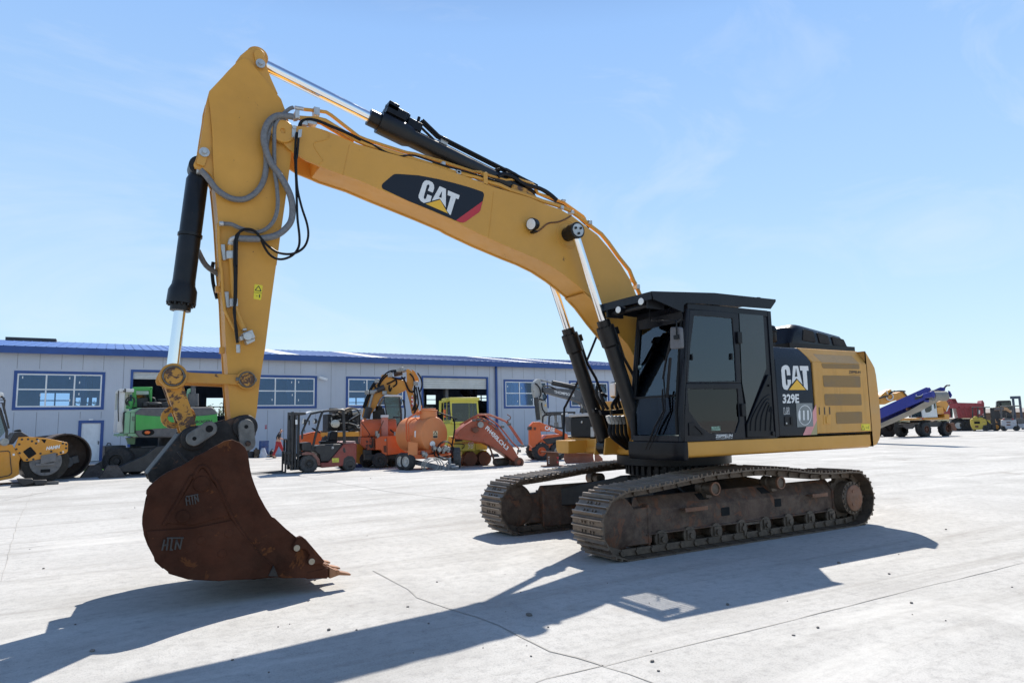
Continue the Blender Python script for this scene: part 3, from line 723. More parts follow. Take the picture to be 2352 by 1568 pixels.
mb = MB(); c0 = Y(zL(335,390), -.6); mb.lathe((c0.x-.12, -.6, c0.z-.10), (0,0,1), [(.09,0),(.10,.02),(.10,.16),(.115,.17),(.115,.19),(.08,.26),(.02,.29)], 20); mb.cyl((c0.x-.12,-.6,2.66),(c0.x-.12,-.6,c0.z-.1),.07); mb.build('pre_cleaner', MBK, EX)
# black side panel marks
YD = YS-.004
def decal(name, pts, mat, parent, y=YD, t=.0025, label=None):
    mb = MB(); mb.prism(xz(pts, YS), y-t, y); return mb.build(name, mat, parent, smooth=0, label=label)
eh = [o for o in COL.objects if o.name == 'engine_housing'][0]
yd = YS-.0015
def letterpoly(name, frame_pts, mat, parent, y, plane, label=None):
    mb = MB(); mb.prism(xz(frame_pts, plane), y-.0025, y); return mb.build(name, mat, parent, smooth=0, label=label)
C_ = [(435,960),(445,915),(480,885),(515,878),(550,890),(575,925),(585,975),(592,1055),(533,1055),(527,985),(518,955),(506,950),(497,965),(497,1010),(512,1180),(520,1220),(532,1232),(543,1222),(546,1190),(540,1130),(600,1130),(604,1190),(545,1303),(515,1305),(480,1290),(460,1250),(452,1190)]
A_ = [(638,892),(722,893),(800,1212),(698,1105),(620,1200)]
T_ = [(753,894),(897,896),(905,976),(872,975),(893,1306),(875,1305),(825,1248),(800,972),(762,972)]
panel_logo = []
for nm, pl in (('letter_c', C_), ('letter_a', A_), ('letter_t', T_)):
    letterpoly('panel_'+nm, [zL(*p) for p in pl], MLET, eh, yd, YS)
letterpoly('panel_letter_gap', [zL(*p) for p in [(688,930),(712,1078),(668,1078)]], MNAVY, eh, yd-.0025, YS)
letterpoly('panel_triangle', [zL(*p) for p in [(706,1132),(858,1306),(568,1306)]], MCY, eh, yd, YS)
PS = lambda p: Y(p, yd-.002)
lettering('329E', PS(zM(465,648)), PS(zM(748,642)), PS(zM(460,486)), MLET, eh, 'model_number', .035)
# outlined letters
ow = 4
def outline(pts, w, frame):
    n = len(pts); 
    for i in range(n):
        a = Vector(Y(frame(*pts[i]), yd-.002)); b = Vector(Y(frame(*pts[(i+1)%n]), yd-.002)); d = (b-a).normalized(); nn = Vector((-d.z,0,d.x))*w
        mo.poly([a-nn, b-nn, b+nn, a+nn])
mo = MB()
outline([(478,720),(498,720),(505,805),(522,805),(524,830),(485,832)], .0028, zM)
outline([(527,718),(545,718),(562,790),(558,716),(574,716),(580,828),(562,828),(544,760),(548,828),(532,830)], .0028, zM)
mo.build('outlined_letters', MLET, eh, smooth=0)
mb = MB(); mb.prism(xz([zM(690,643),zM(968,640),zM(985,1040),zM(712,1055)], YS), yd-.003, yd); sgn = mb.build('number_plate', paint('plate_grey', (.22,.235,.23), .5, var=.2, vscale=6), eh, smooth=0)
cc = [zM(840+115*math.cos(t), 848+172*math.sin(t)) for t in [2*PI*i/40 for i in range(40)]]; ci = [zM(840+106*math.cos(t), 848+162*math.sin(t)) for t in [2*PI*i/40 for i in range(40)]]
mb = MB(); ringY(mb, xz(cc, YS), xz(ci, YS), yd-.006, yd-.003); mb.build('number_ring', MLET, sgn, smooth=0)
PS2 = lambda p: Y(p, yd-.005)
lettering('111', PS2(zM(745,935)), PS2(zM(915,930)), PS2(zM(740,768)), MLET, sgn, 'plate_number', .045)
mb = MB(); mb.prism(rounded(xz([zM(488,865),zM(497,1035),zM(635,1032),zM(630,862)], YS), .01), yd-.008, yd); mb.prism(xz([zM(580,885),zM(585,1005),zM(622,1005),zM(618,885)], YS), yd-.02, yd); lt = mb.build('latch', MBK, eh, bevel=.004)
mb = MB(); c0 = Y(zM(524,988), yd-.008); mb.cyl(c0, c0+Vector((0,-.008,0)), .014, n=12); mb.build('lock', MZN, lt)
letterpoly('pink_stripe', [zM(*p) for p in [(1034,655),(1048,938),(942,1186),(808,1194)]], MPINK, eh, yd, YS)
letterpoly('olive_corner', [zM(*p) for p in [(1049,938),(1055,1182),(943,1186)]], MOLV, eh, yd, YS)
PS3 = lambda p: Y(p, YS-.008)
lettering('1 1 1', PS3(zM(1092,838)), PS3(zM(1285,832)), PS3(zM(1085,712)), MLETB, pan, 'stencilled_number', .02)
lettering('ZEPPELIN', PS3(zL(1603,1020)), PS3(zL(1805,1024)), PS3(zL(1605,975)), MLETB, pan, 'dealer_name', .02)
lettering('www.zeppelin-cat.de', PS3(zL(1607,1050)), PS3(zL(1803,1054)), PS3(zL(1607,1034)), MLETB, pan, 'dealer_address', .01)
mb = MB(); mb.prism(xz([zM(1810,1000),zM(1955,996),zM(1962,1110),zM(1815,1115)], YS), YS-.0075, YS-.005); ws = mb.build('warning_sticker', flat('sticker_yellow', (.75,.62,.03), .5), pan, smooth=0)
def tri_outline(parent, pts, y, w=.004, mat=None):
    P = [Vector(Y(p, y)) for p in pts]; mb = MB()
    for i in range(len(P)):
        a, b = P[i], P[(i+1)%len(P)]; d = (b-a).normalized(); nn = Vector((-d.z,0,d.x))*w; mb.poly([a-nn,b-nn,b+nn,a+nn])
    return mb.build('warning_triangle', mat or MLETB, parent, smooth=0)
tri_outline(ws, [zM(1845,1022),zM(1878,1098),zM(1825,1100)], YS-.0085)
mb = MB()
for a, b in ((zM(1895,1062),zM(1930,1062)), (zM(1942,1035),zM(1942,1085))):
    p, q = Vector(Y(a, YS-.0085)), Vector(Y(b, YS-.0085)); d = (q-p).normalized(); nn = Vector((-d.z,0,d.x))*.004; mb.poly([p-nn,q-nn,q+nn,p+nn])
mb.build('warning_figure', MLETB, ws, smooth=0)

# ---------------------------------------------------------------- cab
CF, CY0, CY1 = -1.17, -1.45, -.44
def cf(z): return -1.17 if z < 1.75 else -1.17 + (z-1.75)*.145
# ---------------------------------------------------------------- cab shell (near wall pillars, roof, rear panel, far wall)
mb = MB()
SP = lambda pts: xz(pts, CY0)
# near wall: front pillar strip, header, rear pillar, strip behind the door
doorL = SP([zJ(945,325), zJ(905,700), zJ(880,1000), zK(865,840)])
x_dl = [p[0] for p in doorL]
mb.prism([(CF,1.36),(CF,1.75),(cf(3.10),3.10),(doorL[0][0]-.012,3.10),(doorL[1][0]-.012,doorL[1][1]),(doorL[2][0]-.012,doorL[2][1]),(doorL[3][0]-.012,1.36)], CY0-.005, CY0+.07)
mb.box(cf(3.1), .60, CY0, CY0+.07, 3.085, 3.17)                      # header
mb.box(.60, .672, CY0-.004, CY0+.09, 1.372, 3.165)                    # rear pillar
mb.box(-.018, .60, CY0+.012, CY0+.06, 1.372, 3.085)                  # rear panel backing
mb.box(-.018, .60, CY0+.004, CY0+.06, 1.372, 1.45)
# roof, floor, rear wall
mb.box(cf(3.1), .66, CY0+.07, CY1, 3.06, 3.155); mb.box(CF+.03, .66, CY0+.02, CY1, 1.30, 1.40)
mb.box(.60, .66, CY0+.09, CY1, 1.40, 3.06)
# far wall
mb.prism([(CF,1.40),(CF,1.75),(cf(3.06),3.06),(cf(3.06)+.09,3.06),(CF+.09,1.75),(CF+.09,1.40)], CY1-.06, CY1)
mb.box(CF+.09, .60, CY1-.05, CY1, 1.40, 1.85); mb.box(-.15,-.05,CY1-.05,CY1,1.85,3.06); mb.box(CF+.3,.60,CY1-.05,CY1,2.95,3.06)
# front frame: sill, head
mb.box(CF-.02, CF+.06, CY0+.07, CY1-.06, 1.36, 1.435)
mb.obox((cf(3.0)+.02, (CY0+CY1)/2, 3.0), (1,0,.145), (0,1,0), (-.145,0,1), .04, (CY1-CY0)/2-.065, .07)
cabo = mb.build('cab', MNAVY, EX, bevel=.016)
# rounded near-front corner post
mb = MB(); mb.tube([(CF+.015,CY0+.02,1.37),(CF+.015,CY0+.02,1.75),(cf(3.08)+.015,CY0+.02,3.08)], .035, n=12); mb.tube([(CF+.02,CY1-.03,1.37),(CF+.02,CY1-.03,1.75),(cf(3.08)+.02,CY1-.03,3.08)], .04, n=12)
mb.build('front_pillar', MNAVY, cabo)
# front skirt under the windscreen
mb = MB(); 
def skirt(z, g): return [(CF-.03*g-.02, CY1+.02, z), (CF-.05*g-.02, CY0+.16, z), (CF-.045*g, CY0+.06, z), (CF+.0, CY0-.012*g, z), (CF+.06, CY0-.02*g, z), (CF+.06, CY1+.02, z)]
mb.loft([skirt(1.115,.2), skirt(1.14,.8), skirt(1.20,1), skirt(1.355,.9)]); mb.build('cab_skirt', MBK, EX, smooth=50, bevel=.01)
# windscreen: rubber surround, two panes
XF = lambda p: X(p, CF-.012)
def slab(pts, mat, name, parent, t=.008, dx=0):
    mb = MB(); mb.plate([(q[0]+dx, q[1], q[2]) for q in pts], (t,0,0)); return mb.build(name, mat, parent, smooth=0)
yl, yr = CY1-.085, CY0+.115
lowp = [(CF-.004, y, z) for y, z in ((yl,1.46),(yr,1.46),(yr,1.93),(yl,1.93))]
mb = MB(); o_ = rounded([(yl,1.445),(yr,1.445),(yr,1.94),(yl,1.94)], .07)
mb.plate([(CF+.012, y, z) for y, z in o_], (.008,0,0)); wsl = mb.build('windscreen', MCGL, EX, smooth=0)
zt0, zt1 = 1.965, 2.93
mb = MB(); mb.plate([(cf(z)+.012, y, z) for y, z in rounded([(yl,zt0),(yr,zt0),(yr,zt1),(yl,zt1)], .07)], (.008,0,0)); wsu = mb.build('windscreen', MCGL, EX, smooth=0)
mb = MB(); mb.box(CF-.012, CF+.03, yr-.01, yl+.01, 1.938, 1.968); mb.build('windscreen_bar', MBK, EX, bevel=.004)
mb = MB()
for yv in (yl+.015, yr-.015): mb.tube([(CF-.002,yv,1.45),(CF-.002,yv,1.75),(cf(2.92)-.002,yv,2.93)], .022, n=8)
mb.build('windscreen_seal', MRUB, cabo)
# wipers
fx = lambda p, dz=.03: X(p, CF-dz)
mb = MB(); mb.tube([fx(zK(340,960),.05), fx(zK(470,640),.05), fx(zK(590,420),.05), fx(zK(575,250),.05), fx(zJ(575,1440),.05)], .014, n=6); mb.tube([fx(zK(385,960),.055), fx(zK(500,700),.055), fx(zK(610,420),.055), fx(zK(610,200),.055), fx(zJ(590,1280),.055)], .010, n=6); mb.build('wiper', MBK, EX)
mb = MB(); mb.tube([fx(zJ(580,1300),.05), fx(zJ(630,1010),.05), fx(zJ(690,760),.05)], .016, n=6); mb.tube([fx(zJ(640,1560),.05), fx(zJ(660,1280),.05), fx(zJ(685,1000),.05)], .022, n=6); mb.build('wiper', MBK, EX)
# door
P8 = lambda pts: xz(pts, CY0)
od = P8([zJ(945,325), zJ(1290,345), zJ(1630,382), zJ(1648,870), zJ(1668,1358), zJ(1280,1358), zJ(898,1358), zJ(915,830)])
idr = P8([zJ(1010,412), zJ(1290,425), zJ(1545,450), zJ(1580,900), zJ(1600,1330), zJ(1280,1335), zJ(925,1338), zJ(955,850)])
mb = MB(); ringY(mb, od, idr, CY0-.018, CY0+.03)
od2 = P8([zJ(898,1362), zJ(1280,1362), zJ(1668,1362), zK(1700,300), zK(1728,800), zK(1300,830), zK(870,850), zK(878,450)])
id2 = P8([zK(912,110), zK(1260,110), zK(1620,110), zK(1645,560), zK(1590,720), zK(1230,735), zK(1100,640), zK(935,420)])
ringY(mb, od2, id2, CY0-.018, CY0+.03)
door = mb.build('cab_door', MNAVY, EX, bevel=.008)
mb = MB(); mb.prism(idr, CY0-.004, CY0+.004); mb.build('door_window', MCGL, door, smooth=0)
mb = MB(); mb.prism(id2, CY0-.004, CY0+.004); mb.build('door_window', MCGD, door, smooth=0)
mb = MB()                                                             # recessed handle
hp_ = P8([zK(925,590), zK(1000,575), zK(1145,715), zK(1140,770), zK(930,765)]); hi_ = P8([zK(952,640), zK(1010,630), zK(1115,740), zK(1110,752), zK(955,752)])
ringY(mb, hp_, hi_, CY0-.03, CY0-.016); mb.prism(hi_, CY0-.0195, CY0-.0165); mb.build('door_handle', MBK, door, bevel=.003)
mb = MB()
for p, q in ((zJ(1590,640), zJ(1660,808)), (zK(1645,320), zK(1715,495))):
    a = Y(p, CY0); b = Y(q, CY0); mb.box(a.x, b.x, CY0-.055, CY0-.018, b.z, a.z)
mb.build('hinge', MBK, door, bevel=.006)
mb = MB(); a = Y(zJ(965,950), CY0); b = Y(zJ(985,1035), CY0); mb.box(a.x, b.x, CY0-.03, CY0-.004, b.z, a.z); a = Y(zJ(1520,940), CY0); b = Y(zJ(1545,1030), CY0); mb.box(a.x, b.x, CY0-.03, CY0-.004, b.z, a.z); mb.build('window_catch', MBK, door, bevel=.004)
D_ = lambda p: Y(p, CY0-.0195)
lettering('ZEPPELIN', D_(zK(1322,795)), D_(zK(1560,785)), D_(zK(1322,752)), MLET, door, 'dealer_name', .02)
lettering('www.zeppelin-cat.de', D_(zK(1325,822)), D_(zK(1560,810)), D_(zK(1325,803)), MLET, door, 'dealer_address', .012)
mb = MB(); mb.prism(P8([zK(1258,640), zK(1385,632), zK(1385,692), zK(1260,697)]), CY0-.0065, CY0-.0045); mb.build('window_sticker', paint('sticker', (.18,.30,.22), .5, var=.9, vscale=30), door, smooth=0)
# rear side glass and triangular air inlet
mb = MB(); mb.prism(P8([zJ(1650,382), zJ(1985,408), zJ(2030,1150), zK(1750,560), zK(1740,300), zJ(1690,1350)]), CY0-.008, CY0+.010)
mb.build('cab_rear_panel', paint('tinted_panel', (.006,.009,.014), .10, var=.2, spec=.8, dust=.08, dustcol=(.06,.08,.10)), EX, smooth=0)
mb = MB(); mb.prism(rounded(P8([zJ(2045,1235), zJ(2085,1245), zK(2110,700), zK(2080,790), zK(1755,795), zK(1750,600)]), .02), CY0-.022, CY0+.005)
vent = mb.build('inlet_panel', MBK, EX, bevel=.01)
mb = MB()
for i in range(5):
    f = i/4
    a, b, c2 = Y(zK(1815+i*70,700), CY0-.024), Y(zK(1835+i*68,520-i*10), CY0-.024), Y(zK(1980+i*32,260-i*4+ i*30), CY0-.024)
    mb.tube([a, b, c2, Y(zK(2080,190+i*60), CY0-.024)], .010, n=6, sub=4)
mb.build('inlet_rib', MBK, vent)
mb = MB(); a = Y(zK(2070,62), CY0-.022); mb.cyl(a, a+Vector((0,-.02,0)), .015, n=8); a = Y(zK(2120,735), CY0-.012); mb.cyl(a, a+Vector((0,-.03,0)), .03, n=14); mb.build('latch', MBK, vent)
# falling object guard on the roof
GY0, GY1 = CY0-.022, -.42
gp = xz([zJ(418,66), zJ(1300,90), zJ(2165,182), zJ(2165,212), zJ(2095,315), zJ(2020,310), zJ(1050,236), zJ(905,232), zJ(870,262), zJ(865,362), zJ(640,262), zJ(530,215), zJ(455,185), zJ(432,140)], GY0)
mb = MB(); mb.prism(gp, GY0-.006, GY0+.006)
x0g, z0g = gp[0]; x1g, z1g = gp[2]
zz = lambda x: z0g + (z1g-z0g)*(x-x0g)/(x1g-x0g)
def slabx(x0, x1, y0, y1, t=.012): mb.add([(x0,y0,zz(x0)-t),(x1,y0,zz(x1)-t),(x1,y1,zz(x1)-t),(x0,y1,zz(x0)-t),(x0,y0,zz(x0)),(x1,y0,zz(x1)),(x1,y1,zz(x1)),(x0,y1,zz(x0))], [(0,1,2,3),(4,7,6,5),(0,4,5,1),(1,5,6,2),(2,6,7,3),(3,7,4,0)])
# opening of the roof grill found from its shadow on the yard
gx0, gx1, gy0, gy1 = -1.50, -1.05, -1.41, -.66
slabx(x0g, gx0, GY0+.006, GY1); slabx(gx1, x1g, GY0+.006, GY1); slabx(gx0, gx1, GY0+.006, gy0); slabx(gx0, gx1, gy1, GY1)
nb = 9
for i in range(nb):
    x = gx0 + (gx1-gx0)*(i+.5)/nb; slabx(x-.009, x+.009, gy0, gy1, .012)
# far side plate and the sloping nose
mb.prism([(x0g,z0g),(x1g,z1g),(x1g,z1g-.14),(-.2,zz(-.2)-.13),(-1.0,zz(-1)-.16),(x0g,z0g-.10)], GY1-.006, GY1+.006)
mb.box(x0g, x0g+.012, GY0+.006, GY1-.006, z0g-.10, z0g-.012)
for xv in (-.25, .12, .45): mb.obox((xv, (GY0+GY1)/2, zz(xv)+.012), (1,0,.02), (0,1,0), (0,0,1), .03, .5, .012)
guard = mb.build('roof_guard', MNAVY, EX, smooth=0)
# front beam of the guard with two lamps
mb = MB(); mb.tube([(x0g+.10, GY0+.12, z0g-.14),(x0g+.10, GY1-.05, z0g-.14)], .035, n=10); mb.box(x0g+.02, x0g+.30, GY0+.10, GY0+.13, z0g-.2, z0g-.012); mb.box(x0g+.02, x0g+.30, GY1-.13, GY1-.10, z0g-.2, z0g-.012); mb.build('lamp_bar', MBK, EX)
for p in (zJ(255,212), zH(1350,700)):
    c = X(p, x0g-.01); mb = MB(); mb.lathe(c+Vector((.14,0,0)), (-1,-.15,0), [(.02,0),(.045,.02),(.052,.08),(.052,.14)], 18); lp = mb.build('work_lamp', MBK, EX)
    mb = MB(); mb.lathe(c+Vector((.0,-.021,0)), (-1,-.15,0), [(.047,-.005),(.044,.003),(.01,.006)], 18); mb.build('lens', MLAMP, lp)
# hand rail and mirror
mb = MB(); a = X(zJ(392,295), CF-.10); b = X(zJ(398,488), CF-.10); c = X(zJ(790,480), CF-.06); mb.tube([a, b+Vector((0,0,.03)), b+(c-b)*.05, c, c+Vector((.05,0,.02))], .011, n=8); mb.build('rail', MBK, EX)
mx = CF-.10; MC = lambda p: X(p, mx)
mb = MB(); q = [MC(zJ(*p)) for p in ((722,570),(868,572),(884,870),(722,885))]
mb.plate([Vector((mx, y, z)) for y, z in rounded([(v.y, v.z) for v in q], .03)], (-.055,0,0)); mir = mb.build('side_mirror', paint('mirror_grey', (.12,.12,.13), .5, var=.3, dust=.3, dustcol=(.25,.24,.24)), EX, bevel=.012)
mb = MB(); a = MC(zJ(830,715))+Vector((-.07,0,0)); mb.tube([a, MC(zJ(828,520))+Vector((-.07,0,0)), MC(zJ(800,480))+Vector((-.05,0,0)), MC(zJ(770,500)), MC(zJ(795,440))+Vector((.05,0,0))], .009, n=8); mb.obox(a, (1,0,0),(0,1,0),(0,0,1), .02,.035,.025); mb.build('mirror_arm', MBK, mir)
mb = MB(); yq = CY1-.075; q = [Y(p, yq) for p in (zJ(1283,460), zJ(1312,465), zJ(1300,900), zJ(1320,1340), zJ(1222,1340), zJ(1255,900))]; mb.prism([(v.x, v.z) for v in q], yq, yq+.012); mb.build('lit_pillar_band', paint('lit_pillar_teal', (.42,.60,.60), .6, var=.1), EX, smooth=0)  # light on the far pillar behind the door glass, put into pale teal colour
mb = MB(); mb.box(-1.08,-.35,CY1-.075,CY1-.062,1.41,1.92); mb.box(-1.08,-.2,-1.36,-.52,1.402,1.43); mb.obox((-.80,-.60,1.66),(1,0,.5),(0,1,0),(-.5,0,1),.16,.05,.20); mb.build('footwell_trim', MTRIM, EX, smooth=0)
# seat, consoles and steering levers inside
mb = MB(); mb.box(-.60,-.08,-1.20,-.70,1.75,1.88); mb.obox((-.02,-.95,2.22), (1,0,-.18),(0,1,0),(.18,0,1), .07,.24,.40); mb.obox((.04,-.95,2.72), (1,0,-.15),(0,1,0),(.15,0,1), .05,.14,.09); mb.box(-.55,-.1,-1.15,-.75,1.40,1.75); mb.build('driver_seat', MSEAT, EX, bevel=.04)
mb = MB()
for yv in (-1.27,-.63): mb.box(-.75,-.1,yv-.06,yv+.06,1.70,1.98); mb.cyl((-.68,yv,1.98),(-.70,yv,2.18),.018,n=8)
mb.box(-.98,-.90,-1.05,-.85,1.40,1.72); mb.obox((-.98,-.52,2.15),(1,0,.2),(0,1,0),(-.2,0,1),.04,.08,.28); mb.obox((-.93,-.58,2.42),(1,0,.1),(.0,1,0),(-.1,0,1),.02,.09,.12); mb.build('console', MTRIM, EX, bevel=.03)
# right-front boxes and platforms
XB = -.72
mb = MB(); a = X(b4(1165,795), XB); b = X(b4(1600,1050), XB)
bx = [a.y, b.y]; yb1, yb0 = max(bx), X(b4(1545,900), XB).y
mb.box(XB, XB+.9, yb0, yb1, b.z, a.z); tb = mb.build('tool_box', MBK, EX, bevel=.03)
mb = MB(); mb.box(XB-.02,XB+.92, yb0-.01, yb1+.012, a.z+.002, a.z+.05); mb.build('box_lid', paint('pale_lid', (.42,.42,.42), .5, var=.2), tb, bevel=.01)
mb = MB(); c = X(b4(1315,853), XB); mb.cyl(c, c+Vector((-.015,0,0)), .022, n=12)
for q in (935, 972, 1010):
    c = X(b4(1443,q), XB); mb.box(XB-.012,XB,c.y-.05,c.y+.05,c.z-.03,c.z+.03)
mb.build('box_fitting', MZN, tb, bevel=.004)
mb = MB(); mb.box(XB-.08,-.3, .02, yb1+.02, 1.145, b.z-.004)
for i in range(22): mb.box(XB-.095,XB-.08, yb1-.66+i*.028, yb1-.66+i*.028+.014, b.z-.006, b.z+.012)
mb.cyl((XB-.05,.05,1.19),(XB-.05,yb1+.01,1.19),.06,n=16)
mb.build('step_platform', MY, EX, bevel=.01)
mb = MB(); t0 = X(zI(1300,610), -.30); t1 = X(zI(1580,930), -.30); mb.box(-.30,.9, .42, t0.y, t1.z, t0.z); fb = mb.build('tank_housing', MNAVY, EX, bevel=.05)
mb = MB(); c = X(zI(1390,770), -.30); mb.box(-.32,-.29,c.y-.07,c.y+.07,c.z-.11,c.z+.11); mb.build('lamp', MLAMP, fb, bevel=.02)
mb = MB(); mb.box(-.5,.9,.42,1.42,1.36,t1.z-.05); mb.build('tank_step', MY, EX, bevel=.01)
yr_ = yb1+.16
HR = lambda p: Y(p, yr_)
mb = MB(); mb.tube([HR(b4(1225,1180)), HR(b4(1110,1175)), HR(b4(1088,1140)), HR(b4(1100,690)), HR(b4(1230,440)), HR(b4(1325,230)), HR(zH(960,1190))], .022, n=8); mb.build('hand_rail', MBK, EX)
# ---------------------------------------------------------------- boom
BY0, BY1 = -.25, .25
top_px = [zF(235,325), zF(330,335), zF(590,355), zF(700,390), zF(800,430), zF(870,465), zF(1000,518), zF(1300,605), zF(1700,712), zF(2000,815), zF(2352,940), zG(500,372), zG(720,437), zG(950,503), zG(1100,567), zG(1250,618), zG(1380,692), zG(1500,782), zG(1620,872), zG(1740,1012), zG(1850,1160), zG(1930,1290), zG(2005,1465)]
bot_px = [zF(205,440), zF(320,565), zF(500,680), zF(640,738), zF(720,775), zF(1000,870), zF(1230,970), zF(1700,1165), zF(1960,1278), zG(280,775), zG(550,905), zG(850,1035), zG(1000,1095), zG(1150,1170), zG(1300,1270), zG(1450,1390), zG(1600,1520), zH(700,350), zH(800,460), zH(900,565), zH(1150,900), zH(1390,1195), zH(1570,1395)]
bt = xz(top_px, BY0); bb = xz(bot_px, BY0)
ft, fb_ = Vector(bt[-1]), Vector(bb[-1])
foot = Vector((-.12, 1.75))
nose = Y(zF(260,398), BY0); nose = (nose.x, nose.z)
nose_arc = [(nose[0]+.155*math.cos(a), nose[1]+.155*math.sin(a)) for a in (R(125), R(155), R(185), R(215), R(240))]
foot_arc = [(foot.x+.22*math.cos(a), foot.y+.22*math.sin(a)) for a in (R(30), R(0), R(-35), R(-70), R(-105), R(-140), R(-170))]
outline_b = bt + foot_arc + list(reversed(bb)) + list(reversed(nose_arc))
mb = MB(); mb.prism(outline_b, BY0, BY0+.035); mb.prism(outline_b, BY1-.035, BY1)
def inset(pts, d, sgn):
    out = []
    for i, p in enumerate(pts):
        a = Vector(pts[max(i-1,0)]); b = Vector(pts[min(i+1,len(pts)-1)]); t = (b-a).normalized(); n = Vector((-t.y, t.x)); out.append(tuple(Vector(p)+n*d*sgn))
    return out
bt_i = inset(bt[2:], .014, -1); bb_i = inset(bb[3:], .014, 1)
# welded box between the side plates, one quad strip per face so curved faces shade well
box_o = bt_i + foot_arc + list(reversed(bb_i))
mb.prism(box_o, BY0+.03, BY1-.03)
boom = mb.build('boom', MY, EX, smooth=28, bevel=.004)
yb = BY0
# seams where the plates are welded on
mb = MB()
def bead(pts, r=.006): mb.tube([Y(p, yb-.0005) for p in pts], r, n=6, sub=3)
bead([zF(640,375), zF(715,410), zF(722,440), zF(690,475), zF(600,495), zF(570,520), zF(590,575), zF(655,670), zF(655,690), zF(620,718)])
bead([zF(920,525), zF(855,830)], .004); bead([zG(600,450), zG(548,905)], .004)
c = Y(zG(1330,870), yb)
for r_ in (.17, .20):
    mb.tube([(c.x+r_*math.cos(a), yb-.0005, c.z+r_*math.sin(a)) for a in [2*PI*i/32 for i in range(33)]], .006, n=6)
mb.build('weld_bead', MY, boom)
mb = MB(); mb.lathe((nose[0], BY0+.02, nose[1]), (0,-1,0), [(.135,0),(.135,.045),(.125,.055),(.03,.055),(.028,.035),(.001,.035)], 32)
mb.prism(xz([zF(270,345), zF(345,385), zF(345,440), zF(280,455)], BY0), BY0-.03, BY0); pn = mb.build('boom_pin', MY, boom, bevel=.004)
mb = MB(); mb.prism(rounded(xz([zF(347,355), zF(387,357), zF(382,470), zF(343,467)], BY0), .006), BY0-.05, BY0-.001); mb.build('pin_lock', MZN, pn, bevel=.003)
mb = MB()
for q in (372, 450):
    c = Y(zF(367,q), BY0); mb.cyl((c.x,BY0-.062,c.z),(c.x,BY0-.05,c.z),.022,n=12)
mb.build('bolt', MZN, pn)
# boom decal
YDC = BY0-.002
def dec(name, pts, mat, y): 
    mb = MB(); mb.prism(xz([zF(*p) for p in pts], BY0), y-.002, y); return mb.build(name, mat, boom, smooth=0)
dk = paint('decal_dark', (.009,.011,.018), .32, var=.1, spec=.3)
dec('decal', [(1238,945),(1238,925),(1250,905),(1345,825),(1365,815),(1400,814),(1600,828),(1800,866),(1950,903),(2100,945),(2230,990),(2243,1010),(2243,1030),(2208,1170),(2195,1190),(2065,1282),(2040,1292),(2010,1290),(1965,1272),(1700,1160),(1500,1080),(1300,985),(1250,962)], dk, YDC)
dec('decal_red_stripe', [(2228,1082),(2206,1172),(2194,1190),(2062,1284),(2038,1293),(2012,1290),(1966,1271)], MREDST, YDC-.0025)
dec('letter_c', [(1640,905),(1655,885),(1675,877),(1705,882),(1735,898),(1750,925),(1752,955),(1738,998),(1690,978),(1706,938),(1705,922),(1692,918),(1680,928),(1650,1035),(1650,1055),(1660,1064),(1672,1055),(1685,1015),(1728,1033),(1715,1085),(1650,1100),(1620,1080),(1600,1050),(1599,1025)], MLET, YDC-.0025)
dec('letter_a', [(1806,935),(1868,962),(1866,1143),(1808,1058),(1728,1078)], MLET, YDC-.0025)
dec('letter_gap', [(1828,986),(1824,1050),(1798,1042)], dk, YDC-.005)
dec('letter_t', [(1888,976),(2003,1024),(1992,1064),(1965,1054),(1914,1218),(1904,1214),(1876,1175),(1916,1034),(1884,1022)], MLET, YDC-.0025)
dec('triangle', [(1810,1068),(1887,1203),(1668,1108)], MCY, YDC-.0025)
# boom lamp with its wiring
c = Y(zG(975,765), BY0-.08)
mb = MB(); d = Vector((-1,-.35,-.15)).normalized(); mb.lathe(c-d*-.0+Vector((.06,0,.0)), d, [(.03,-.02),(.075,.0),(.085,.05),(.085,.10)], 18); mb.box(c.x+.02,c.x+.08,BY0-.10,BY0,c.z-.11,c.z-.085); bl = mb.build('boom_lamp', MBK, EX, bevel=.006)
mb = MB(); mb.lathe(c+Vector((.06,0,0))+d*.10, d, [(.076,-.004),(.072,.006),(.01,.014)], 18); mb.build('lens', MLAMP, bl)
mb = MB(); W_ = lambda p: Y(zG(*p), BY0-.012); mb.tube([W_((1020,845)), W_((1060,815)), W_((1135,755)), W_((1230,742)), W_((1310,712)), W_((1365,675))], .005, n=6, sub=4); mb.tube([W_((1020,850)), W_((1065,822)), W_((1138,762)), W_((1232,748)), W_((1312,718)), W_((1368,682))], .005, n=6, sub=4); mb.build('lamp_wire', paint('copper_wire', (.16,.06,.025), .5), bl)
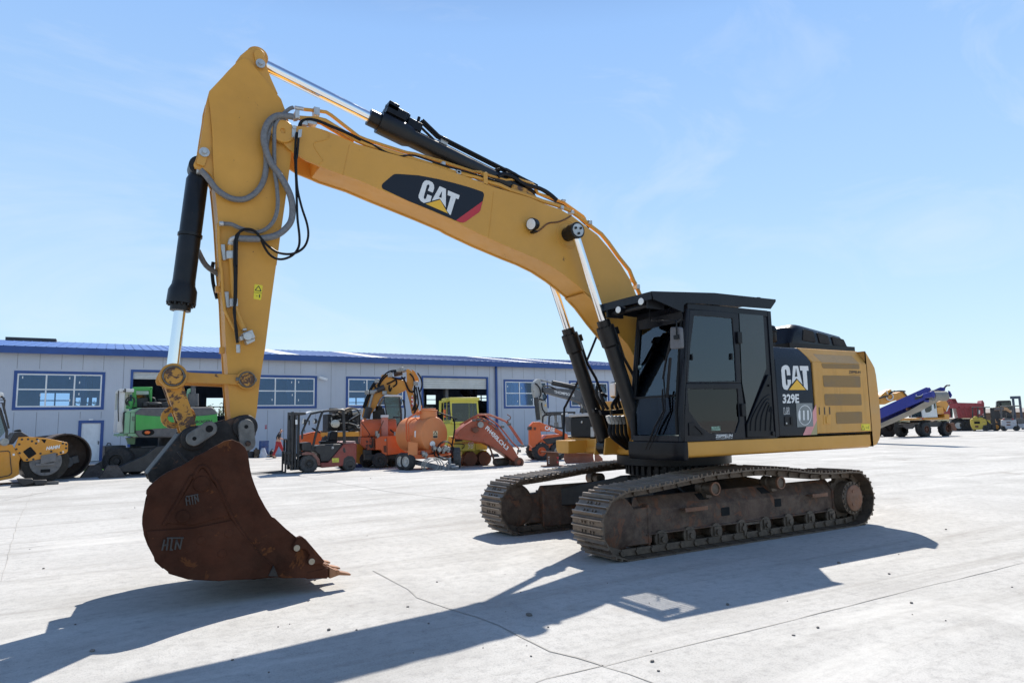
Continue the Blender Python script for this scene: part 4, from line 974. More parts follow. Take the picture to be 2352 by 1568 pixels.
# ---------------------------------------------------------------- pipes over the boom
def pipes(name, specs, mat, parent, n=8):
    mb = MB()
    for pts, y, r, sub in specs: mb.tube([Y(p, y) for p in pts], r, n=n, sub=sub)
    return mb.build(name, mat, parent)
yp = -.20
pipes('boom_pipe', [([zF(415,262), zF(500,268), zF(610,272), zF(680,290), zF(1000,485), zF(1090,525), zF(1400,620), zF(1700,715), zF(1960,800), zF(2100,830), zG(290,283), zG(420,302), zG(490,325), zG(520,345), zG(660,385), zG(760,432), zG(900,475), zG(1080,540), zG(1250,590), zG(1350,632), zG(1500,738), zG(1560,790), zG(1660,865), zG(1730,950), zG(1830,1090), zG(1935,1220), zG(1975,1320), zG(2000,1365), zG(2035,1450), zH(1800,400)], yp, .030, 0)], MY, boom)
pipes('boom_pipe', [([zF(470,178), zF(590,190), zF(690,205), zF(740,235), zF(880,345), zF(1010,445), zF(1080,475), zF(1280,540), zF(1480,602), zF(1560,615), zF(1840,695), zF(2130,790), zF(2220,798), zG(400,250), zG(470,262), zG(720,335), zG(800,325), zG(850,328), zG(985,375), zG(1035,465), zG(1210,525), zG(1290,555), zG(1360,605), zG(1480,690), zG(1500,718)], -.10, .022, 0)], MY, boom)
pipes('boom_pipe', [([zF(580,300), zF(640,315), zF(800,410), zF(900,470), zF(960,490)], -.12, .020, 0)], MY, boom)
pipes('boom_hose', [([zF(440,490-150+60), zF(440,330), zF(470,285), zF(530,270), zF(620,290), zF(740,340), zF(900,405), zF(1030,470), zF(1140,520), zF(1280,600), zF(1400,640), zF(1480,632), zF(1560,632), zF(1680,670), zF(1850,730), zF(2000,770), zF(2200,830), zF(2352,880)], -.225, .013, 4), ([zF(420,410), zF(425,330), zF(455,290), zF(520,275), zF(620,298), zF(740,350), zF(900,415), zF(1030,482)], -.235, .013, 4),
   ([zG(0,155), zG(200,205), zG(400,270), zG(620,345), zG(780,370), zG(950,420), zG(1090,490), zG(1300,580), zG(1420,690), zG(1540,800)], -.05, .016, 4), ([zG(0,175), zG(300,235), zG(520,300), zG(720,350), zG(900,410), zG(1040,470), zG(1240,560), zG(1350,610)], .02, .016, 4)], MRUB, boom)
mb = MB()
for p, y, w, h in ((zF(590,210),-.10,.07,.10), (zF(545,310),-.18,.11,.07), (zF(465,320),-.18,.08,.06), (zF(1985,808),-.20,.06,.045), (zG(240,262),-.20,.06,.045), (zF(1835,720),-.15,.05,.05), (zG(1260,610),-.19,.05,.05), (zG(1360,655),-.19,.05,.05), (zG(1535,755),-.20,.06,.06), (zG(2005,1385),-.20,.06,.07), (zG(1955,1320),-.15,.05,.06), (zG(1275,540),-.10,.06,.03)):
    c = Y(p, y); mb.box(c.x-w/2, c.x+w/2, y-.05, y+.05, c.z-h/2, c.z+h/2)
mb.build('pipe_clamp', MZN, boom, bevel=.006)
c = Y(zG(505,330), yp); mb = MB(); mb.box(c.x-.03,c.x+.03,yp-.05,yp+.05,c.z-.09,c.z+.09); mb.build('pipe_clamp', MY, boom, bevel=.006)
# arm cylinder lying on the boom
c0 = Y(zA(1390,190), -.17); rodpin = Vector((c0.x, 0, c0.z)); g0 = Y(zF(1108,252), 0); ax = (g0-rodpin).normalized()
basep = rodpin + ax*((Y(zG(800,420), 0)-rodpin).dot(ax))
glen = (g0-rodpin).length; tot = (basep-rodpin).length
mb = MB(); mb.lathe(rodpin, ax, [(.105,glen),(.105,glen+.14),(.145,glen+.14),(.145,glen+.52),(.118,glen+.60),(.118,tot-.12),(.09,tot-.05)], 28)
mb.lathe(basep+Vector((0,-.10,0)), (0,1,0), [(.13,0),(.13,.20)], 24)
acyl = mb.build('arm_cylinder', MBC, EX)
mb = MB(); mb.cyl(rodpin, rodpin+ax*(glen+.02), .068, n=28); mb.build('piston_rod', MCHR, acyl)
mb = MB(); mb.lathe(rodpin+Vector((0,-.11,0)), (0,1,0), [(.12,0),(.12,.22)], 24); mb.build('rod_eye', MY, acyl)
# valve block and thin pipes on the cylinder
up_ = Vector((0,0,1)); sd_ = ax.cross(up_).normalized(); nn_ = sd_.cross(ax).normalized()
q0 = rodpin + ax*(glen+.30)
mb = MB()
for (a, s, n_, ha, hs, hn) in ((0,0,.19,.13,.11,.06), (.12,-.05,.20,.06,.06,.11), (-.06,.05,.24,.07,.06,.05), (.28,-.02,.17,.10,.08,.06), (.0,-.12,.13,.13,.02,.07)):
    mb.obox(q0+ax*a+sd_*s+nn_*n_, ax, sd_, nn_, ha, hs, hn)
for a, s in ((-.1,-.1),(-.02,-.1),(.06,-.1),(.2,-.06),(.32,.0)): mb.cyl(q0+ax*a+sd_*s+nn_*.2, q0+ax*a+sd_*s+nn_*.33, .022, n=8)
vb = mb.build('valve_block', MBK, acyl, bevel=.006)
mb = MB()
for a, s, n_ in ((-.09,-.125,.17),(-.02,-.125,.19),(-.09,-.125,.11),(-.02,-.125,.11),(.14,-.115,.16)): mb.cyl(q0+ax*a+sd_*s+nn_*n_, q0+ax*a+sd_*(s-.03)+nn_*n_, .018, n=10)
for t in (.72, 1.75): mb.obox(q0+ax*t+nn_*.155+sd_*-.03, ax, sd_, nn_, .05, .09, .05)
mb.build('cylinder_fitting', MZN, acyl, bevel=.004)
mb = MB()
E1 = basep - q0; te = E1.dot(ax)
for s, n_, r_ in ((-.08,.17,.018),(.0,.185,.024),(.08,.17,.018)):
    mb.tube([q0+ax*.35+sd_*s+nn_*(n_+.10), q0+ax*.62+sd_*s+nn_*n_, q0+ax*1.7+sd_*s+nn_*n_, q0+ax*2.2+sd_*s+nn_*n_], r_, n=8)
mb.tube([Y(p,-.05) for p in (zG(590,240), zG(700,220), zG(780,255), zG(850,300), zG(920,390), zG(1010,500))], .017, n=8, sub=4)
mb.tube([Y(p,.05) for p in (zG(600,255), zG(690,232), zG(760,268), zG(840,310), zG(930,395), zG(1000,480))], .017, n=8, sub=4)
mb.tube([Y(p,-.12) for p in (zG(640,300), zG(700,275), zG(800,310), zG(900,375), zG(1040,410), zG(1130,460), zG(1220,530))], .030, n=8, sub=4)
mb.tube([Y(p,.0) for p in (zG(900,380), zG(1060,420), zG(1150,470), zG(1240,550))], .030, n=8, sub=4)
mb.build('cylinder_pipe', MBK, acyl)
mb = MB(); mb.prism(xz([zG(780,380), zG(900,420), zG(1010,500), zG(880,480), zG(760,440)], -.1), -.13, -.10); mb.prism(xz([zG(780,380), zG(900,420), zG(1010,500), zG(880,480), zG(760,440)], -.1), .10, .13); mb.build('cylinder_lug', MYH, boom)
# ---------------------------------------------------------------- boom cylinders
yc_ = .43
pr0 = Y(zG(1415,830), -yc_-.05); far0 = Y(zI(1160,1240), yc_)
gl = Y(zH(1070,905), -yc_)
for side in (-1, 1):
    y = side*yc_
    a = Vector((pr0.x, y, pr0.z)); b = Vector((gl.x, y, gl.z)); d = (b-a).normalized()
    gl_t = (b-a).length; foot_t = (a.z-1.26)/-d.z
    mb = MB(); mb.lathe(a, d, [(.095,gl_t),(.095,gl_t+.10),(.128,gl_t+.10),(.128,gl_t+.36),(.105,gl_t+.39),(.105,foot_t-.12),(.06,foot_t-.06)], 28)
    for i in range(14):
        t = 2*PI*i/14; e1, e2 = d.orthogonal().normalized(), d.cross(d.orthogonal().normalized()); mb.cyl(a+d*(gl_t+.085)+(e1*math.cos(t)+e2*math.sin(t))*.112, a+d*(gl_t+.105)+(e1*math.cos(t)+e2*math.sin(t))*.112, .014, n=6)
    mb.lathe(a+d*foot_t+Vector((0,-.09,0)), (0,1,0), [(.12,0),(.12,.18)], 20)
    cyl = mb.build('boom_cylinder', MBC, EX)
    mb = MB(); mb.cyl(a, a+d*(gl_t+.02), .056, n=28); mb.build('piston_rod', MCHR, cyl)
    mb = MB(); mb.lathe(a+Vector((0,-side*.17,0)), (0,side,0), [(.10,0),(.10,.10),(.115,.11),(.115,.25)], 28); ey = mb.build('rod_eye', MBC, cyl)
    mb = MB(); mb.lathe(a+Vector((0,side*.08,0)), (0,side,0), [(.09,0),(.09,.012),(.01,.012)], 24)
    mb.build('rod_cap', MZN, cyl)
    mb = MB()
    for i in range(3):
        t = 2*PI*i/3+.6; mb.cyl(a+Vector((.05*math.cos(t), side*.09, .05*math.sin(t))), a+Vector((.05*math.cos(t), side*.11, .05*math.sin(t))), .018, n=6)
    mb.build('cap_bolt', MBC, cyl)
    off = d.cross(Vector((0,1,0))).normalized()*.15; off = off if off.x > 0 else -off
    mb = MB(); mb.obox(a+d*(gl_t+.2)+off*.95, d, (0,1,0), off, .05, .05, .04)
    s0 = a+d*(gl_t+.25)+off; mb.tube([s0, s0+d*.35, s0+d*.62+off*.45, s0+d*.85+off*.55, s0+d*1.15, s0+d*1.25+off*-.05, s0+d*1.75+off*.3], .022, n=8)
    mb.build('cylinder_pipe', MBK, cyl)
    mb = MB(); fpt = a+d*foot_t
    for dy in (-.13, .10): mb.prism([(fpt.x-.14,fpt.z-.12),(fpt.x+.25,fpt.z-.12),(fpt.x+.15,fpt.z+.10),(fpt.x+.03,fpt.z+.17),(fpt.x-.10,fpt.z+.12)], y+dy, y+dy+.03)
    mb.build('cylinder_lug', MY, EX, bevel=.008)
# hoses feeding the boom between the cylinders
mb = MB()
for i, (p0, p1, p2, p3) in enumerate([(zI(1210,1150), zI(1100,950), zI(1060,850), zI(1075,700)), (zI(1290,1150), zI(1200,1000), zI(1160,850), zI(1260,900)), (zI(1380,1150), zI(1370,1080), zI(1420,990), zI(1480,900)), (zI(1480,1150), zI(1440,1050), zI(1490,850), zI(1510,650)), (zI(1540,1130), zI(1500,1000), zI(1480,800), zI(1530,620))]):
    mb.tube([Y(p, .0+i*.03) for p in (p0,p1,p2,p3)], .024, n=8, sub=5)
for i in range(5):
    x = 1290+i*75; mb.tube([Y(zI(x,1290), -.02+i*.02), Y(zI(x+40,1480), -.02+i*.02), Y((1403+i*9,1000), -.05+i*.03), Y((1440+i*3,1030), -.05+i*.03)], .026, n=8, sub=5)
mb.build('feed_hose', MRUB, EX)
mb = MB()
for i in range(5):
    x = 1285+i*70; a = Y(zI(x,1285), -.02+i*.02); b = Y(zI(x+45,1440), -.02+i*.02); mb.cyl(a, a+(b-a)*.55, .034, n=6); mb.cyl(a+(b-a)*.55, b, .028, n=10)
mb.build('hose_fitting', MZN, EX)
mb = MB(); q = [Y(p, -.06) for p in (zI(1140,1170), zI(1330,1175), zI(1335,1270), zI(1170,1265))]; mb.plate(q, (0,.05,0)); q = [Y(p, -.08) for p in (zI(1370,1165), zI(1590,1150), zI(1600,1245), zI(1385,1255))]; mb.plate(q, (0,.05,0)); q = [Y(p,.1) for p in (zI(1010,1155), zI(1070,1135), zI(1090,1240), zI(1030,1225))]; mb.plate(q, (0,.06,0)); mb.build('hose_bracket', MBK, EX, bevel=.004)

# ---------------------------------------------------------------- stick
SY0, SY1 = -.205, .205
st = [zA(1190,245), zA(1120,290), zA(1085,322), zA(1000,405), zA(915,500), zA(745,680), zA(735,720), zA(765,960), zA(790,1300), zB(553,100), zB(575,470), zB(590,600), zB(625,1000), zB(650,1400), zC(1130,0), zC(1160,300), zC(1178,480), zC(1200,1000), zC(1230,1460), zD(1222,200), zD(1270,790), zD(1300,900)]
sb = [zA(1240,255), zA(1290,292), zA(1370,392), zA(1640,722), zA(1690,782), zA(1740,920), zA(1800,1110), zF(345,420), zF(350,590), zB(1585,80), zB(1560,300), zB(1500,760), zB(1440,1170), zB(1390,1560), zC(1870,0), zC(1800,500), zC(1720,1130), zC(1650,1568), zD(1640,380), zD(1610,680), zD(1590,790)]
sl_ = xz(st, SY0); sr_ = xz(sb, SY0); pe = Y(zD(1455,880), -.27); arc = [(pe.x+.125*math.cos(a), pe.z+.125*math.sin(a)) for a in (R(-10), R(-50), R(-90), R(-130), R(-170))]
out_s = sr_ + arc + list(reversed(sl_))
mb = MB(); mb.prism(out_s, SY0, SY0+.025); mb.prism(out_s, SY1-.025, SY1)
box_s = inset(sr_, .012, -1) + arc + list(reversed(inset(sl_, .012, 1)))
mb.prism(box_s, SY0+.02, SY1-.02)
stick = mb.build('stick', MYS, EX, smooth=28, bevel=.004)
# ears at the top for the arm cylinder
er = xz([zA(1090,305), zA(1150,220), zA(1240,145), zA(1350,115), zA(1420,135), zA(1462,180), zA(1475,230), zA(1480,265), zA(1510,400), zA(1560,530), zA(1645,720), zA(1500,700), zA(1200,500)], -.17)
mb = MB(); mb.prism(er, -.185, -.13); mb.prism(er, .13, .185); ear = mb.build('cylinder_ear', MY, stick, bevel=.005)
mb = MB(); mb.prism(rounded(xz([zA(1320,150), zA(1440,140), zA(1478,360), zA(1440,382), zA(1395,372), zA(1355,330)], -.187), .05), -.215, -.186); mb.build('pin_plate', MY, stick, bevel=.005)
mb = MB(); c = Y(zA(1417,322), -.215); mb.cyl(c, c+Vector((0,-.02,0)), .052, n=20); mb.cyl(c+Vector((0,-.02,0)), c+Vector((0,-.05,0)), .026, n=6)
c = Y(zB(440,83), -.205); mb.cyl(c, c+Vector((0,-.02,0)), .052, n=20); mb.cyl(c+Vector((0,-.02,0)), c+Vector((0,-.05,0)), .026, n=6); mb.build('pin_bolt', MZN, stick)
# lugs of the bucket cylinder on the front
lg = xz([zA(735,715), zA(700,850), zA(692,940), zA(650,1200), zA(610,1470), zA(570,1568), zB(330,175), zB(300,240), zB(318,285), zB(370,315), zB(450,325), zB(510,365), zB(535,400), zB(575,480), zB(560,100)], -.15)
mb = MB(); mb.prism(lg, -.175, -.12); mb.prism(lg, .12, .175); mb.build('cylinder_ear', MY, stick, bevel=.005)
mb = MB(); mb.prism(rounded(xz([zB(385,38), zB(500,70), zB(440,278), zB(332,235)], -.176), .02), -.204, -.1755); mb.build('pin_plate', MY, stick, bevel=.004)
mb = MB()
for (a, b) in ((zC(1115,255), zC(1140,345)), (zC(1065,315), zC(1130,400)), (zC(1120,1115), zC(1185,1200))):
    p, q = Y(a, -.1), Y(b, -.1); mb.box(p.x, q.x, -.13, -.07, q.z, p.z)
mb.build('pipe_bracket', MY, stick, bevel=.004)
# hoses and pipes on the near face of the stick
yh = SY0-.045
pipes('sleeved_hose', [([zA(1850,1018), zA(1780,1005), zA(1650,1000), zA(1560,1045), zA(1495,1130), zA(1462,1260), zA(1470,1370), zB(1240,0), zB(1265,100), zB(1330,240), zB(1420,360), zB(1520,530), zB(1580,680), zB(1600,830), zB(1580,980), zB(1500,1090), zB(1380,1170), zB(1200,1210), zB(1050,1215), zB(890,1208)], SY0-.10, .036, 5)], MSLV, stick, 12)
pipes('sleeved_hose', [([zA(1740,1040), zA(1620,1080), zA(1540,1180), zA(1500,1320), zA(1490,1440), zB(1255,110), zB(1255,260), zB(1225,430), zB(1160,560), zB(1050,660), zB(930,700), zB(800,685), zB(690,630), zB(590,550), zB(500,430), zB(440,360), zB(390,310)], SY0-.05, .032, 5)], MSLV, stick, 12)
pipes('grey_hose', [([zA(1850,893), zA(1800,910), zA(1720,975), zA(1650,1050), zA(1605,1150), zA(1600,1350), zA(1600,1560), zB(1362,160), zB(1365,330), zB(1390,500), zB(1405,700), zB(1395,850), zB(1350,980), zB(1260,1080), zB(1150,1125), zB(1040,1110), zB(900,1070), zB(800,1025), zB(690,1015)], SY0-.075, .022, 5)], MSLV, stick, 10)
pipes('black_hose', [([zA(1920,1220), zA(1915,1340), zA(1895,1560), zB(1650,120), zB(1648,300), zB(1665,560), zB(1720,800), zB(1790,1020), zB(1805,1180), zB(1760,1310), zB(1660,1390), zB(1540,1415), zB(1400,1390), zB(1270,1300), zB(1180,1200), zB(1100,1110), zB(1000,1085), zB(920,1110), zB(880,1180), zB(868,1300), zB(865,1560)], SY0-.13, .0135, 5),
     ([zA(1895,1220), zA(1880,1340), zA(1870,1560), zB(1630,140), zB(1645,400), zB(1655,700), zB(1665,950), zB(1690,1180), zB(1680,1320), zB(1610,1420), zB(1500,1475), zB(1390,1475), zB(1290,1410), zB(1220,1300), zB(1170,1190), zB(1090,1110), zB(970,1095), zB(890,1140), zB(845,1220), zB(838,1400), zB(838,1560), zC(1325,100), zC(1322,400), zC(1320,600), zC(1330,850), zC(1355,1060)], SY0-.12, .0135, 5),
     ([zC(1345,0), zC(1340,250), zC(1335,500), zC(1310,620), zC(1325,760), zC(1345,900), zC(1357,1060)], SY0-.10, .0135, 4)], MRUB, stick)
pipes('stick_pipe', [([zB(785,1300), zB(790,1450), zC(1285,0), zC(1300,250), zC(1320,480), zC(1330,620), zC(1360,700), zC(1440,880)], SY0-.06, .028, 0)], MY, stick)
pipes('stick_pipe', [([zB(630,1015), zB(630,1200), zB(655,1560), zC(1150,100), zC(1165,400), zC(1190,630), zC(1250,750), zC(1325,900)], SY0-.03, .017, 0)], MY, stick)
pipes('black_hose', [([zC(1040,0), zC(1025,100), zC(1035,250), zC(1060,370), zC(1090,480)], .22, .020, 5)], MRUB, stick)
mb = MB()
for pts, y0_, y1_ in (([zB(652,1278), zB(718,1280), zB(732,1485), zB(690,1488)], SY0-.03, SY0), ([zB(725,1382), zB(825,1380), zB(828,1480), zB(730,1485)], SY0-.10, SY0-.03), ([zC(1185,382), zC(1248,380), zC(1258,595), zC(1215,590)], SY0-.03, SY0), ([zC(1250,485), zC(1352,483), zC(1356,585), zC(1252,590)], SY0-.10, SY0-.03), ([zB(745,1260), zB(828,1250), zB(830,1298), zB(750,1300)], SY0-.10, SY0-.02), ([zC(1415,878), zC(1465,872), zC(1470,900), zC(1418,905)], SY0-.1, SY0-.02),
    ([zC(1405,945), zC(1530,898), zC(1572,1000), zC(1455,1045)], SY0-.14, SY0), ([zC(1368,985), zC(1415,970), zC(1435,1020), zC(1388,1038)], SY0-.10, SY0), ([zC(1452,1045), zC(1572,1005), zC(1575,1040), zC(1475,1088)], SY0-.11, SY0),
    ([zA(1850,970), zA(1905,975), zA(1905,1070), zA(1850,1075)], SY0-.15, SY0-.04), ([zA(1890,1225), zA(1940,1215), zA(1930,1320), zA(1885,1330)], SY0-.15, SY0-.10)):
    mb.prism(xz(pts, SY0-.05), y0_, y1_)
c = Y(zC(1490,972), SY0-.14); mb.cyl(c, c+Vector((0,-.025,0)), .045, n=18); c = Y(zC(1365,1080), SY0-.1); mb.tube([c, Y(zC(1368,1190), SY0-.1)], .022, n=8)
mb.build('valve_fitting', MZN, stick, bevel=.005)
mb = MB()
for a, b in ((zA(1800,1018), zA(1850,1020)), (zA(1905,1020), zA(1930,1022)), (zB(690,1015), zB(640,1013))):
    mb.cyl(Y(a, SY0-.10), Y(b, SY0-.10), .026, n=10)
mb.cyl(Y(zA(1870,895), SY0-.075), Y(zA(1980,912), SY0-.075), .024, n=8)
mb.tube([Y(zB(890,1208), SY0-.10), Y(zB(830,1210), SY0-.10), Y(zB(795,1240), SY0-.08), Y(zB(788,1290), SY0-.06)], .03, n=10, sub=4)
mb.build('hose_coupling', MZN, stick)
mb = MB(); q = xz([zB(330,300), zB(350,285), zB(415,290), zB(430,395), zB(330,385)], -.06); mb.prism(q, -.16, -.04); mb.build('cylinder_port', MZN, stick, bevel=.01)
mb = MB(); mb.prism(rounded(xz([zC(1580,288), zC(1688,305), zC(1665,498), zC(1565,482)], SY0), .01), SY0-.003, SY0-.0005); wst = mb.build('warning_sticker', MATS['sticker_yellow'], stick, smooth=0)
tri_outline(wst, [zC(1635,312), zC(1668,380), zC(1588,368)], SY0-.0045)
mb = MB()
for pts in ([zC(1568,394), zC(1678,404), zC(1678,408), zC(1568,398)], [zC(1640,425), zC(1655,427), zC(1652,468), zC(1640,466)], [zC(1600,442), zC(1630,446), zC(1630,450), zC(1600,446)]): mb.prism(xz(pts, SY0), SY0-.0045, SY0-.0032)
mb.build('warning_figure', MLETB, wst, smooth=0)
# ---------------------------------------------------------------- bucket cylinder
pa = Y(zB(395,222), -.176); pb = Y(zD(515,215), -.25); pa = Vector((pa.x,0,pa.z)); pb = Vector((pb.x,0,pb.z))
d = (pb-pa).normalized(); L_ = (pb-pa).length
g1 = (Y(zC(620,300), 0)-pa).dot(d); g2 = (Y(zC(600,545), 0)-pa).dot(d); g3 = (Y(zC(600,640), 0)-pa).dot(d)
mb = MB(); mb.lathe(pa, d, [(.08,.06),(.112,.14),(.112,g1-.05),(.117,g1),(.142,g1+.06),(.146,g2),(.105,g2+.005),(.102,g3)], 32)
for i in range(12):
    e1 = Vector((0,1,0)); e2 = d.cross(e1); t = 2*PI*i/12; mb.cyl(pa+d*(g2-.01)+(e1*math.cos(t)+e2*math.sin(t))*.125, pa+d*(g2+.025)+(e1*math.cos(t)+e2*math.sin(t))*.125, .016, n=6)
mb.lathe(pa+Vector((0,-.10,0)), (0,1,0), [(.11,0),(.11,.2)], 24)
mb.lathe(pa+d*.75, d, [(.114,0),(.124,.0),(.124,.03),(.114,.03)], 24)
bcyl = mb.build('bucket_cylinder', MBC, EX)
mb = MB(); mb.cyl(pa+d*(g3-.02), pb, .060, n=32); mb.build('piston_rod', MCHR, bcyl)
mb = MB(); mb.tube([pa+d*.9+Vector((.1,.08,0)), pa+d*1.0+Vector((.2,.12,-.05)), pa+d*.95+Vector((.33,.15,-.18))], .03, n=10, sub=4); mb.build('cylinder_hose', MSLV, bcyl)
# ---------------------------------------------------------------- bucket linkage
lk = [zD(*p) for p in [(318,240),(335,180),(370,115),(455,68),(520,92),(600,122),(650,148),(750,166),(1200,188),(1380,192),(1430,178),(1490,180),(1540,215),(1555,265),(1535,315),(1490,350),(1430,348),(1370,332),(1200,318),(760,300),(680,300),(620,322),(540,340),(470,330),(400,305),(335,290)]]
lo = xz(lk, -.25)
for y in (-.25, .25-.032):
    mb = MB(); mb.prism(lo, y, y+.035 if y < 0 else y+.035)
    c = Y(zD(1480,260), -.25)
    if y < 0:
        mb.lathe((pb.x,y,pb.z), (0,-1,0), [(.13,-.02),(.13,.02),(.105,.022),(.105,.01)], 28); mb.lathe((c.x,y,c.z), (0,-1,0), [(.105,-.02),(.105,.02),(.085,.022),(.085,.01)], 28)
    ln = mb.build('bucket_link', MYW, EX, bevel=.005)
    if y < 0:
        mb = MB(); mb.cyl((pb.x,y-.035,pb.z),(pb.x,y+.05,pb.z),.088,n=28); mb.cyl((c.x,y-.035,c.z),(c.x,.26,c.z),.072,n=28); mb.build('link_pin', MYH, ln, bevel=.006)
        mb = MB(); mb.lathe((pb.x,y-.03,pb.z), (0,-1,0), [(.102,-.01),(.102,.012),(.090,.012),(.090,-.01)], 28, True); mb.lathe((c.x,y-.03,c.z), (0,-1,0), [(.084,-.01),(.084,.012),(.073,.012),(.073,-.01)], 28, True)
        for px_ in ((630,215),(412,212),(1375,255),(1565,265)):
            q = Y(zD(*px_), y); mb.box(q.x-.032,q.x+.032,y-.03,y,q.z-.018,q.z+.018)
        mb.build('pin_collar', MPIN, ln, bevel=.004)
hl_ = xz([zD(*p) for p in [(395,330),(640,322),(690,480),(740,620),(815,862),(760,960),(650,1000),(615,960),(560,780),(480,560)]], -.17)
mb = MB(); mb.prism(hl_, -.185, -.14); mb.prism(hl_, .14, .185); hl2 = xz([zD(*p) for p in [(420,350),(625,345),(795,860),(640,950)]], -.17); mb.prism(hl2, -.14, .14)
ey_ = xz([zD(*p) for p in [(525,650),(455,705),(425,750),(432,800),(470,830),(520,835),(590,838)]], 0)
c = Y(zD(510,755), 0); hole = [(c.x+.052*math.cos(t), c.z+.052*math.sin(t)) for t in [2*PI*i/16 for i in range(16)]]
outr = [(c.x+.115*math.cos(t)+(.10 if math.cos(t) > .3 else 0), c.z+.115*math.sin(t)) for t in [2*PI*i/16 for i in range(16)]]
ringY(mb, outr, hole, -.03, .03)
mb.build('power_link', MYH, EX, bevel=.004)
# ---------------------------------------------------------------- bucket
KY0, KY1 = -.86, .74
zR = zf(440,1440,3.92)
side_px = [zR(180,770), zR(155,700), zR(160,655), zR(200,600), zR(260,545), zR(340,480), zR(430,420), zR(590,350), zR(700,290), zR(770,242), zR(778,225), zD(900,1225), zD(1050,1140), zD(1190,1065), zD(1290,1045), zD(1390,1085), zD(1460,1150), zD(1495,1230), zD(1510,1330), zD(1525,1430), zQ(1195,0), zQ(1225,90), zQ(1270,200), zQ(1335,320), zQ(1400,418), zQ(1430,430), zQ(1540,535), zQ(1650,625), zQ(1690,608), zQ(1730,640), zQ(1800,730), zQ(1925,862), zQ(1915,905), zQ(1975,935), zQ(1960,1045), zQ(1800,1040), zQ(1510,1040), zQ(1450,1025), zQ(1210,1055), zQ(1100,1052), zQ(860,1070), zQ(640,1060), zQ(550,1055), zQ(350,995), zQ(340,965), zQ(310,938), zQ(290,945), zQ(210,870), zQ(200,825), zR(170,1360), zR(130,1250), zR(105,1100), zR(108,1000), zR(130,880)]
so_ = xz(side_px, KY0)
mb = MB(); mb.prism(so_, KY0, KY0+.035)
TAP = lambda x: max(0, min(.13, (-6.2-x)*.14))
so2 = [(p[0]+TAP(p[0]), p[1]) for p in so_]
bucket = mb.build('bucket', MRUST, EX, bevel=.006)
mb = MB(); mb.prism(so2, KY1-.035, KY1); mb.build('side_plate', MRUST, bucket, bevel=.006)
# curved shell and floor between the side plates
shell_px = [zR(200,640), zR(150,760), zR(128,880), zR(106,1000), zR(104,1100), zR(130,1250), zR(170,1360), zR(250,1500), zQ(300,945), zQ(370,1000), zQ(550,1050), zQ(860,1055), zQ(1210,1045), zQ(1510,1035), zQ(1900,1030)]
sp_ = xz(shell_px, KY0)
mb = MB(); ou, inn_ = [], []
for i in range(len(sp_)):
    a, b = Vector(sp_[max(i-1,0)]), Vector(sp_[min(i+1,len(sp_)-1)]); t = (b-a).normalized(); n_ = Vector((-t.y,t.x)); n_ = n_ if (Vector((-6.1,.8))-Vector(sp_[i])).dot(n_) > 0 else -n_
    ou.append(Vector(sp_[i])); inn_.append(Vector(sp_[i])+n_*.04)
pr_ = ou + list(reversed(inn_))
mb.loft([[(p.x, KY0+.034, p.y) for p in pr_], [(p.x+TAP(p.x), KY1-.034, p.y) for p in pr_]])
mb.build('bucket_shell', MRUST, bucket, smooth=40)
mb = MB()                                             # wear strips along the back
for f in (-.6,-.2,.2,.6):
    mb.tube([(p[0]+TAP(p[0])*(f-KY0)/(KY1-KY0), f, p[1]) for p in sp_[5:13]], .02, n=6)
mb.build('wear_strip', MRUST, bucket)
yk = KY0
mb = MB()
K_ = lambda p, dy=0: Y(p, yk-dy)
mb.tube([K_(zQ(300,500)), K_(zQ(430,280)), K_(zQ(590,0)), K_(zD(780,1560)), K_(zD(830,1450)), K_(zD(890,1395)), K_(zD(960,1430)), K_(zD(1030,1560)), K_(zQ(830,60)), K_(zQ(900,220)), K_(zQ(990,410)), K_(zQ(1120,610)), K_(zQ(1250,780)), K_(zQ(1400,920)), K_(zQ(1440,990))], .018, n=8, sub=3)
mb.build('weld_rib', MRUST, bucket)
mb = MB(); mb.prism(xz([zQ(130,560), zQ(600,530), zQ(990,450), zQ(1120,620), zQ(1260,790), zQ(1400,925), zQ(1370,1020), zQ(1200,1048), zQ(860,1062), zQ(560,1048), zQ(360,985), zQ(215,855), zQ(150,690)], KY0), KY0-.018, KY0-.001); mb.prism(xz([zD(830,1480), zD(890,1420), zD(960,1480), zD(1010,1568), zQ(860,150), zQ(960,400), zQ(600,500), zQ(320,480)], KY0), KY0-.012, KY0-.001); mb.build('wear_plate', MRUST, bucket, bevel=.006)
mb = MB()
for p, r_ in ((zQ(685,82),.075), (zQ(495,412),.06), (zQ(960,582),.042), (zQ(680,655),.042), (zQ(890,785),.042)):
    c = Y(p, KY0); mb.cyl((c.x,KY0-.022,c.z),(c.x,KY0-.0,c.z), r_, n=24)
mb.build('wear_button', MRUST, bucket, bevel=.008)
ML = paint('weld_letter', (.045,.040,.037), .6, metal=0, var=.5, vscale=12)
KL = lambda p, e=.012: Y(p, KY0-e-.002)
mb = MB()
def bars(frame, segs, w, e, mb):
    for a, b in segs:
        p, q = Y(frame(*a), KY0-e), Y(frame(*b), KY0-e); dd = (q-p).normalized(); nn = Vector((-dd.z,0,dd.x))
        mb.obox((p+q)/2+Vector((0,-.003,0)), dd, (0,1,0), nn, (q-p).length/2+w*.5, .006, w)
bars(zQ, [((525,225),(535,300)),((555,210),(570,292)),((530,255),(560,250)),((585,200),(597,290)),((525,212),(650,188)),((612,205),(625,285)),((640,190),(655,262)),((614,208),(652,258))], .0055, .012, mb)
bars(zQ, [((308,650),(285,755)),((345,640),(330,752)),((300,705),(345,700)),((385,640),(370,750)),((365,750),(390,752)),((335,632),(500,630)),((432,650),(415,745)),((485,640),(465,742)),((430,655),(465,740))], .0075, .018, mb)
